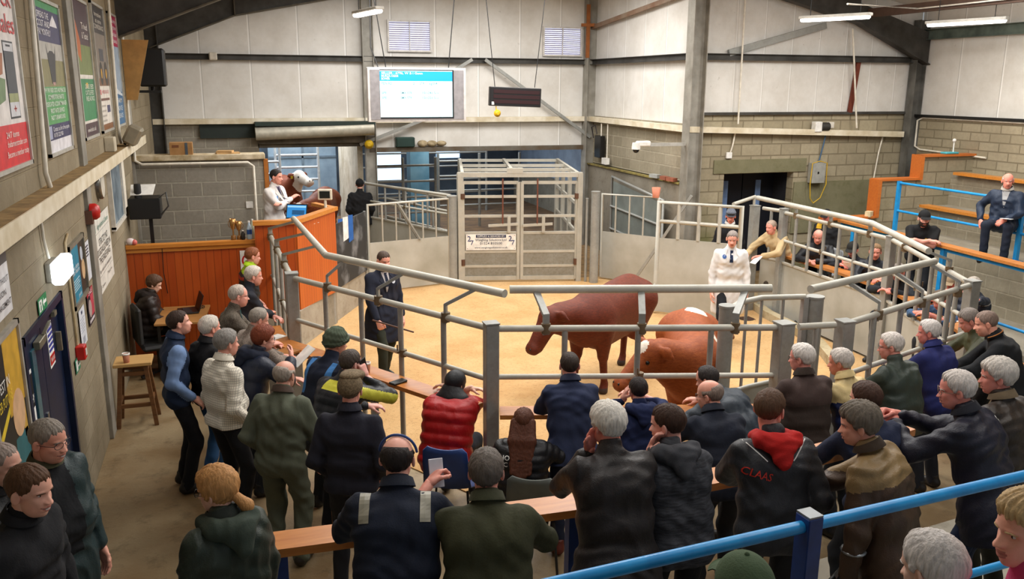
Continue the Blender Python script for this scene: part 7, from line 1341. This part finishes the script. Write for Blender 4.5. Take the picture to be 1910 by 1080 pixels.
person('white-haired man in a navy coat with cream shoulders', 1566, 676, 0, 1.70, yaw=-16, look=(-26, 8), lean=.22, aL='ledge', aR='ledge', lh=1.0, top=dict(c='26305a', kind='shell', zones=[(lambda t, x, y, a: (t > .345), 'dcc48c', 'shell')]), hair=('white', 'cfc5bc'), lod=0, collar='dcc48c', skinc='d08066')
person('white-haired man with glasses in a dark green jacket by the right infill', 1660, 646, 0, 1.76, yaw=-12, look=(-40, 8), lean=.22, aL='ledge', aR='ledge', lh=1.04, top=dict(c='3a443c', kind='shell', bulk=1.12), hair=('white', 'd6ccc4'), glasses='2a2624', lod=0, skinc='d08474', fat=.3)
person('white-haired man in a royal blue fleece', 1731, 620, 0, 1.72, yaw=-14, look=(-34, 6), lean=.22, aL='ledge', aR='ledge', lh=1.04, top=dict(c='262c66', kind='fleece', bulk=1.1), bottom='22242c', hair=('white', 'd8d0ca'), lod=0, collar='262c66', skinc='d07a6c')
I = person('bald heavy man in a black jacket with an orange collar stripe', 1838, 603, 0, 1.84, yaw=-46, look=(-8, 16), lean=.34, bend=.2, aL='ledge', aR='ledge', lh=1.04, top=dict(c='1d1f22', kind='fleece', bulk=1.2), hair=('stubble', '8a7468'), lod=0, fat=1.0, collar='1d1f22', skinc='d89078', belly=.5)
mb = MB(); mb.tube([I['N']+I['u2']*.035+np.array((.094*math.sin(a), 0, 0))-I['f2']*(.088*math.cos(a)) for a in np.linspace(-2.2, 2.2, 17)], .006, 0, 6); mb.build('collar_trim', fabric('c8824a'), jacket_of(I))
person('man in an olive coat reading beside the bald heavy man', 1806, 598, 0, 1.70, yaw=-60, look=(0, 25), lean=.30, aL='ledge', aR='ledge', lh=1.04, top=dict(c='4f5238', kind='wax'), hair=('thick', '8a8078'), skinc='d08474')
# leaning-ledge row on the first tier
I = person('bald-crowned man in navy coveralls with silver shoulder strips and a blue headband', 742, 856, .4, 1.82, yaw=14, look=(8, 6), lean=.36, bend=.2, aL='ledgewide', aR='ledgewide', lh=1.0, top=dict(c='1b2233', kind='cloth', bulk=1.14, suit=1, name='coverall', amp=.008), bottom='1a2030', hair=('ring', '2c2422'), lod=0, collar='1a2130', skinc='dc9a86')
for sx in (-.15, .14): V, F = grid(.05, .15, 2, 8); patch(I, 'reflective_strip', V, F, (.43, sx, 'back', 0), plain('a39e8c', .5), .004)
mb = MB(); mb.tube([I['Hc']+I['M']@np.array((.094*math.sin(a), .012-.02*math.cos(a), .028+.098*math.cos(a))) for a in np.linspace(-1.5, 1.5, 19)], .007, 0, 8); mb.build('headband', plain('2f4f8f', .4), I['root'])
I = person('grey-haired man in an olive fleece holding up a phone', 907, 882, .4, 1.76, yaw=14, look=(4, 8), lean=.32, bend=.18, aL=(-.30, .42, 1.38), aR='ledgewide', hL='hold', lh=1.0, top=dict(c='3f402a', kind='fleece', bulk=1.16), hair=('thick', '6a6058'), lod=0, collar='3c3d28', skinc='d88e7c', bottom='33342c')
held(I, 'L', 'mobile_phone', (.075, .012, .15), plain('d8dce6', .2, key='phone white'), 'phone in a pale case held up by the man in olive', 'phone', (.05, .09, .04), (-.35, 0, .2))
person('man with a shock of white hair in a dark brown jacket, chin in hand', 1132, 792, .4, 1.80, yaw=6, look=(-22, 8), lean=.22, bend=.16, aL='chin', aR='ledge', lh=1.0, top=dict(c='2c2726', kind='shell', hem=.22, bulk=1.16), bottom='2a2a30', hair=('mop', 'e6dfd4'), lod=0, skinc='d88474')
person('young dark-haired man in a mottled grey hoodie with his hand at his mouth', 1243, 792, .4, 1.72, yaw=4, look=(-50, 8), lean=.26, bend=.16, aL='chin', aR='ledge', lh=1.0, top=dict(c='3c3d42', kind='melange', bulk=1.08, zones=[(lambda t, x, y, a: a & (x < -.2), '1c1c20', 'cloth')]), bottom='15161a', hood=('down', '44454a'), hair=('short', '3f2a1f'), lod=0, skinc='d89684')
I = person('man in a charcoal sports jacket with a red hood and red lettering on the back', 1436, 764, .4, 1.78, yaw=14, look=(42, 6), lean=.16, aL='ledge', aR='pocket', lh=1.0, top=dict(c='35363a', kind='shell', bulk=1.12, amp=.007), bottom='2c2c2e', hood=('down', 'c4201c'), hair=('short', '5a3f2c'), lod=0, skinc='d88a78')
words(I, 'jacket_lettering', 'CLAAS', .062, (.325, -.135, 'back', -.28), plain('d8301c', .5), .155)
for sx, tl in ((-.13, .75), (.12, -.75)): V, F = grid(.006, .15, 1, 6); patch(I, 'piping', V, F, (.45, sx, 'back', tl), PAPER, .004)
person('dark-haired youth in a navy top between the standing men on the tier', 1612, 745, .4, 1.66, yaw=2, look=(-24, 6), lean=.2, aL='ledge', aR='ledge', lh=1.0, top=dict(c='1f2740', kind='cloth'), hair=('short', '4a3226'), lod=0, skinc='dc9a86')
I = person('grey-haired man in a brown waxed jacket with a tan yoke propped on a crutch', 1600, 792, .4, 1.80, yaw=-30, look=(-24, 10), lean=.26, bend=.14, aR=(-.12, .62, 1.06), aL=(-.34, .06, .62), hL='grip', lh=1.0, legs='step', top=dict(c='4a3626', kind='wax', hem=.24, bulk=1.20, zones=[(lambda t, x, y, a: (t > .375), '8a7048', 'wax')]), bottom='2c4a72', hair=('mop', '6f6457'), lod=0, collar='3a2c20', skinc='d08c74')
w = I['w'](I['W']['L']+np.array((.0, .07, -.04))); el = I['w'](I['E']['L']*.6+I['W']['L']*.4); mb = MB((w[0], w[1], .4)); mb.tube([(w[0], w[1], .4), tuple(w)], .014, 0, 10); mb.tube([tuple(w), tuple(el+np.array((0, 0, .0)))], .011, 0, 8); mb.tube([tuple(w+np.array((-.05, -.03, .01))), tuple(w+np.array((.05, .03, .01)))], .014, 1, 8); mb.tube([tuple(el+np.array((.058*math.cos(a), .058*math.sin(a), .0))) for a in np.linspace(.4, 5.6, 14)], .009, 0, 6); mb.tube([(w[0], w[1], .4), (w[0], w[1], .44)], .02, 1, 8); thing('crutch', mb, [plain('a9adb0', .3, .8, key='crutch metal'), BLACK], 'grey metal elbow crutch beside the man in the brown waxed jacket', 'crutch')
I = person('white-haired man in a dark navy anorak with clasped hands', 1782, 728, .4, 1.80, yaw=-26, look=(-28, 8), lean=.30, aL=(-.10, .50, 1.32), aR=(.0, .52, 1.35), hL='grip', hR='grip', lh=1.0, top=dict(c='1f1f2e', kind='shell', hem=.22, bulk=1.18), bottom='1f2c48', hair=('white', 'd4cac2'), glasses='8a7a6a', lod=0, collar='1c1d26', skinc='d88474')
V, F = grid(.05, .014, 3, 1); patch(I, 'emblem', V, F, (.42, .16, 'back', 0), PAPER, .004); V, F = grid(.03, .01, 3, 1); patch(I, 'emblem', V, F, (.44, .155, 'back', .5), PAPER, .004)
person('white-haired man in a dark brown waxed coat at the right edge', 1858, 703, .4, 1.76, yaw=-12, look=(-40, 6), lean=.14, aL='ledge', aR='pocket', lh=1.0, top=dict(c='3a3028', kind='wax', hem=.24, bulk=1.16), bottom='3a382e', hair=('mop', 'cfc6bc'), lod=0, collar='6a5a44', skinc='d08070')
# nearest heads, seated on the upper tier
person('head of a white-haired person close to the camera at the bottom right', 1736, 1062, 1.15, 1.72, yaw=6, look=(-20, 12), sit=.45, lean=.1, top=dict(c='2b2d33', kind='cloth'), hair=('white', 'dcd4ce'), lod=0)
person('person in a faded green baseball cap at the bottom edge', 1385, 1108, 1.15, 1.70, yaw=10, look=(0, 4), sit=.45, lean=.1, top=dict(c='2b2d2a', kind='cloth'), hair=('short', '6a5a4a'), cap_=('baseball', '4f6246'), lod=0)
person('blonde woman in a pink top in profile at the right edge', 1914, 990, 1.36, 1.64, yaw=-28, look=(-52, 4), sit=.45, top=dict(c='d84a7a', kind='cloth'), hair=('bob', 'c8a878'), lod=0, jaw=.9, skinc='dc967e')
# in and around the ring
I = person('auctioneer in a white coat with a dark tie and folded hands on the rostrum', 516, 330, .78, 1.76, yaw=128, look=(-6, 4), aL='cross', aR='cross', top=dict(c='ece8e4', kind='cloth', hem=.42, name='coat', amp=.005), bottom='1a1c22', hair=('crop', '2a2220'), skinc='d8907c'); shirt_v(I, '8a8098'); tie(I, '241f33'); lapels(I, 'e2deda'); badge(I, '5a8fd0', .36, .10)
person('man in a black cap and black jacket seen from behind by the hinged panel', 671, 345, 0, 1.84, yaw=10, look=(-6, 4), aL='pocket', aR='pocket', top=dict(c='17171a', kind='cloth', hem=.16, bulk=1.2), bottom='15151a', cap_=('baseball', '141416'), hair=('crop', '3a2a22'), skinc='d89a88')
I = person('ring man in a navy stock coat holding a stick in the sawdust', 716, 486, .012, 1.76, yaw=158, look=(4, 12), aL='down', aR=(.22, .24, .90), hR='grip', legs='step', top=dict(c='1c2030', kind='cloth', hem=.42, bulk=1.12, name='coat'), bottom='2c3024', boots='2a2c22', hair=('crop', '4a3a30'), fat=.5, skinc='d89480'); shirt_v(I, 'b9b4b4'); tie(I, '1c2338'); lapels(I, '191d2c'); badge(I, 'd8dce4', .40, -.10)
w = I['w'](I['W']['R']+np.array((0, .08, -.02))); w2 = I['w'](I['W']['R']+np.array((-.42, .18, -.20))); mb = MB(w); mb.tube([tuple(w-(w2-w)*.25), tuple(w2)], .011, 0, 8); thing('cattle_stick', mb, plain('4a2a1c', .5, key='dark stick'), 'dark stick held by the ring man in the navy coat', 'stick')
I = person('man in a long white coat and navy tie striding across the ring', 1366, 446, .012, 1.80, yaw=205, look=(8, 12), aL='down', aR='down', hR='relax', legs='walk', top=dict(c='f0eeec', kind='cloth', hem=.44, name='coat', bulk=1.05, amp=.005), bottom='17191f', boots='8a5a34', hair=('crop', '8a7f78'), skinc='d89480'); shirt_v(I, 'e6e6ea'); tie(I, '1c2a4a'); lapels(I, 'e6e4e2'); badge(I, '3f6ab0', .42, .10)
person('man in a grey flat cap behind the grid gate', 1363, 404, 0, 1.72, yaw=205, look=(6, 10), top=dict(c='1a1a1e', kind='cloth'), cap_=('flat', '4a4e56'), hair=('crop', '6a6058'), skinc='d8806c', collar='d8d4d0')
I = person('bald man in a cream jacket resting his arms on the grey sheet by the doorway', 1438, 424, 0, 1.74, yaw=-104, look=(0, 6), lean=.40, aL='ledge', aR='ledgewide', lh=1.02, top=dict(c='d2b88c', kind='cloth', bulk=1.12), hair=('stubble', 'b09a8a'), skinc='dc8a78', bottom='4a4236')
held(I, 'L', 'sale_catalogue', (.12, .20, .006), PAPER, 'white paper in the hand of the bald man in cream', 'paper', (.02, .12, -.05), (-.6, 0, 0))
person('bald man in a dark jacket seated at the far right ledge', 1526, 442, 0, 1.72, yaw=-128, look=(-10, 14), sit=.72, lean=.22, aL='ledge', aR='ledge', lh=1.04, top=dict(c='1e2026', kind='shell', bulk=1.1), hair=('ring', '9a8a80'), skinc='d88a78')
person('man in a black and yellow top and dark cap behind the bald seated man', 1541, 404, 0, 1.68, yaw=-120, look=(0, 12), top=dict(c='1c1d20', kind='cloth', zones=[(lambda t, x, y, a: (t > .42) & (x > .06) & ~a, 'd8a82a', 'cloth')]), cap_=('baseball', '1a1a1c'), hair=('short', '3a2420'), skinc='d87a6c')
I = person('seated man in a black cap with a pale mask reading a white paper', 1590, 466, 0, 1.70, yaw=-118, look=(0, 20), sit=.58, lean=.18, aL='read', aR='ledge', lh=1.04, top=dict(c='1c1d24', kind='cloth'), cap_=('baseball', '22221f'), hair=('short', '6a5a4c'), skinc='d88474')
held(I, 'L', 'sale_catalogue', (.16, .006, .22), PAPER, 'white paper held by the man in the black cap on the far right', 'paper', (0, .10, .0), (-.5, 0, 0))
person('fair-haired man in a dark jacket seated at the far right ledge looking out', 1633, 470, 0, 1.74, yaw=-150, look=(6, 4), sit=.70, lean=.15, aL='ledge', aR='ledge', lh=1.04, top=dict(c='2a2e36', kind='shell', zones=[(lambda t, x, y, a: (np.abs(x) < .05) & (y > .03) & ~a, '4a4e58', 'cloth')]), hair=('short', '8a6a4a'), skinc='d88a76', collar='2a2e36')
I = person('bearded man in a black cap and black short-sleeved shirt leaning on the blue-framed ledge', 1724, 408, .28, 1.76, yaw=-138, look=(-10, 10), lean=.34, aL='ledgecross', aR='ledgecross', lh=1.19, top=dict(c='151517', kind='cloth', sleeve='short', bulk=1.14, name='polo_shirt'), cap_=('baseball', '18181a'), hair=('crop', '2a2220'), beard=(.007, '3a2c24'), skinc='d8907c', fat=.5); badge(I, 'd84a6a', .36, .10, .035); badge(I, 'c8a23a', .36, -.06, .02); badge(I, 'e8e4e0', .37, .10, .018)
I = person('white-haired old man in a navy coat sitting up on the side tier', 1880, 338, 1.18, 1.74, yaw=-122, look=(-16, 4), sit=.48, aL='lap', aR=(.30, .10, .62), top=dict(c='26344a', kind='shell', hem=.1, bulk=1.12), bottom='232a3a', boots='17171a', hair=('ring', 'd8ccc2'), skinc='dc8470', collar='c9c2b6'); shirt_v(I, 'b4b4b4')
held(I, 'L', 'sale_catalogue', (.15, .21, .006), PAPER, 'white paper on the knee of the old man up on the side tier', 'paper', (-.02, .14, .03), (.1, 0, 0))
person('half-hidden man in a dark coat at the ring corner beyond the guard pipe', 1675, 508, 0, 1.70, yaw=-110, look=(0, 10), sit=.58, lean=.2, aL='ledge', aR='ledge', lh=1.04, top=dict(c='1e2228', kind='cloth'), hair=('thick', '8a8078'), skinc='d88474')
person('red-faced man in a tan cap at the right corner of the ring', 1778, 530, 0, 1.70, yaw=-96, look=(0, 12), sit=.58, lean=.22, aL='ledge', aR='ledge', lh=1.04, top=dict(c='222838', kind='shell'), cap_=('baseball', '9a8468'), hair=('short', '8a7a68'), skinc='d8705e')
person('grey-haired man in a striped navy jacket behind the right corner post', 1814, 533, 0, 1.70, yaw=-86, look=(0, 10), sit=.42, lean=.2, aL='ledge', aR='ledge', lh=1.04, top=dict(c='262c38', kind='shell', zones=[(lambda t, x, y, a: (t > .40) & (t < .42), 'd8d4cc', 'shell')]), hair=('thick', 'b0a69a'), skinc='d88474')
person('young person in a denim jacket bent over the ledge near the right corner', 1752, 560, 0, 1.68, yaw=-100, look=(0, 25), sit=.58, lean=.42, aL='ledge', aR='ledge', lh=1.04, top=dict(c='3f5a7c', kind='cloth'), hair=('thick', '6a5a4a'), skinc='d88474')
for k, (x0, y0, x1, y1, lb) in enumerate(((9.5, 10.6, 9.75, 13.0, 'plain bench under the seated men at the far right ledge'), (8.75, 7.3, 9.5, 9.7, 'plain bench under the people at the right corner of the ring'))):
    root = empty('bench', (x0, y0, 0), lb, 'bench'); MB((x0, y0, 0)).beam((x0, y0, .54), (x1, y1, .54), .30, .05).build('seat', LEDGEW, root)
    for t in (.1, .9): MB((x0, y0, 0)).box((x0+(x1-x0)*t, y0+(y1-y0)*t, .26), (.08, .08, .52)).build('leg', BLUE, root)
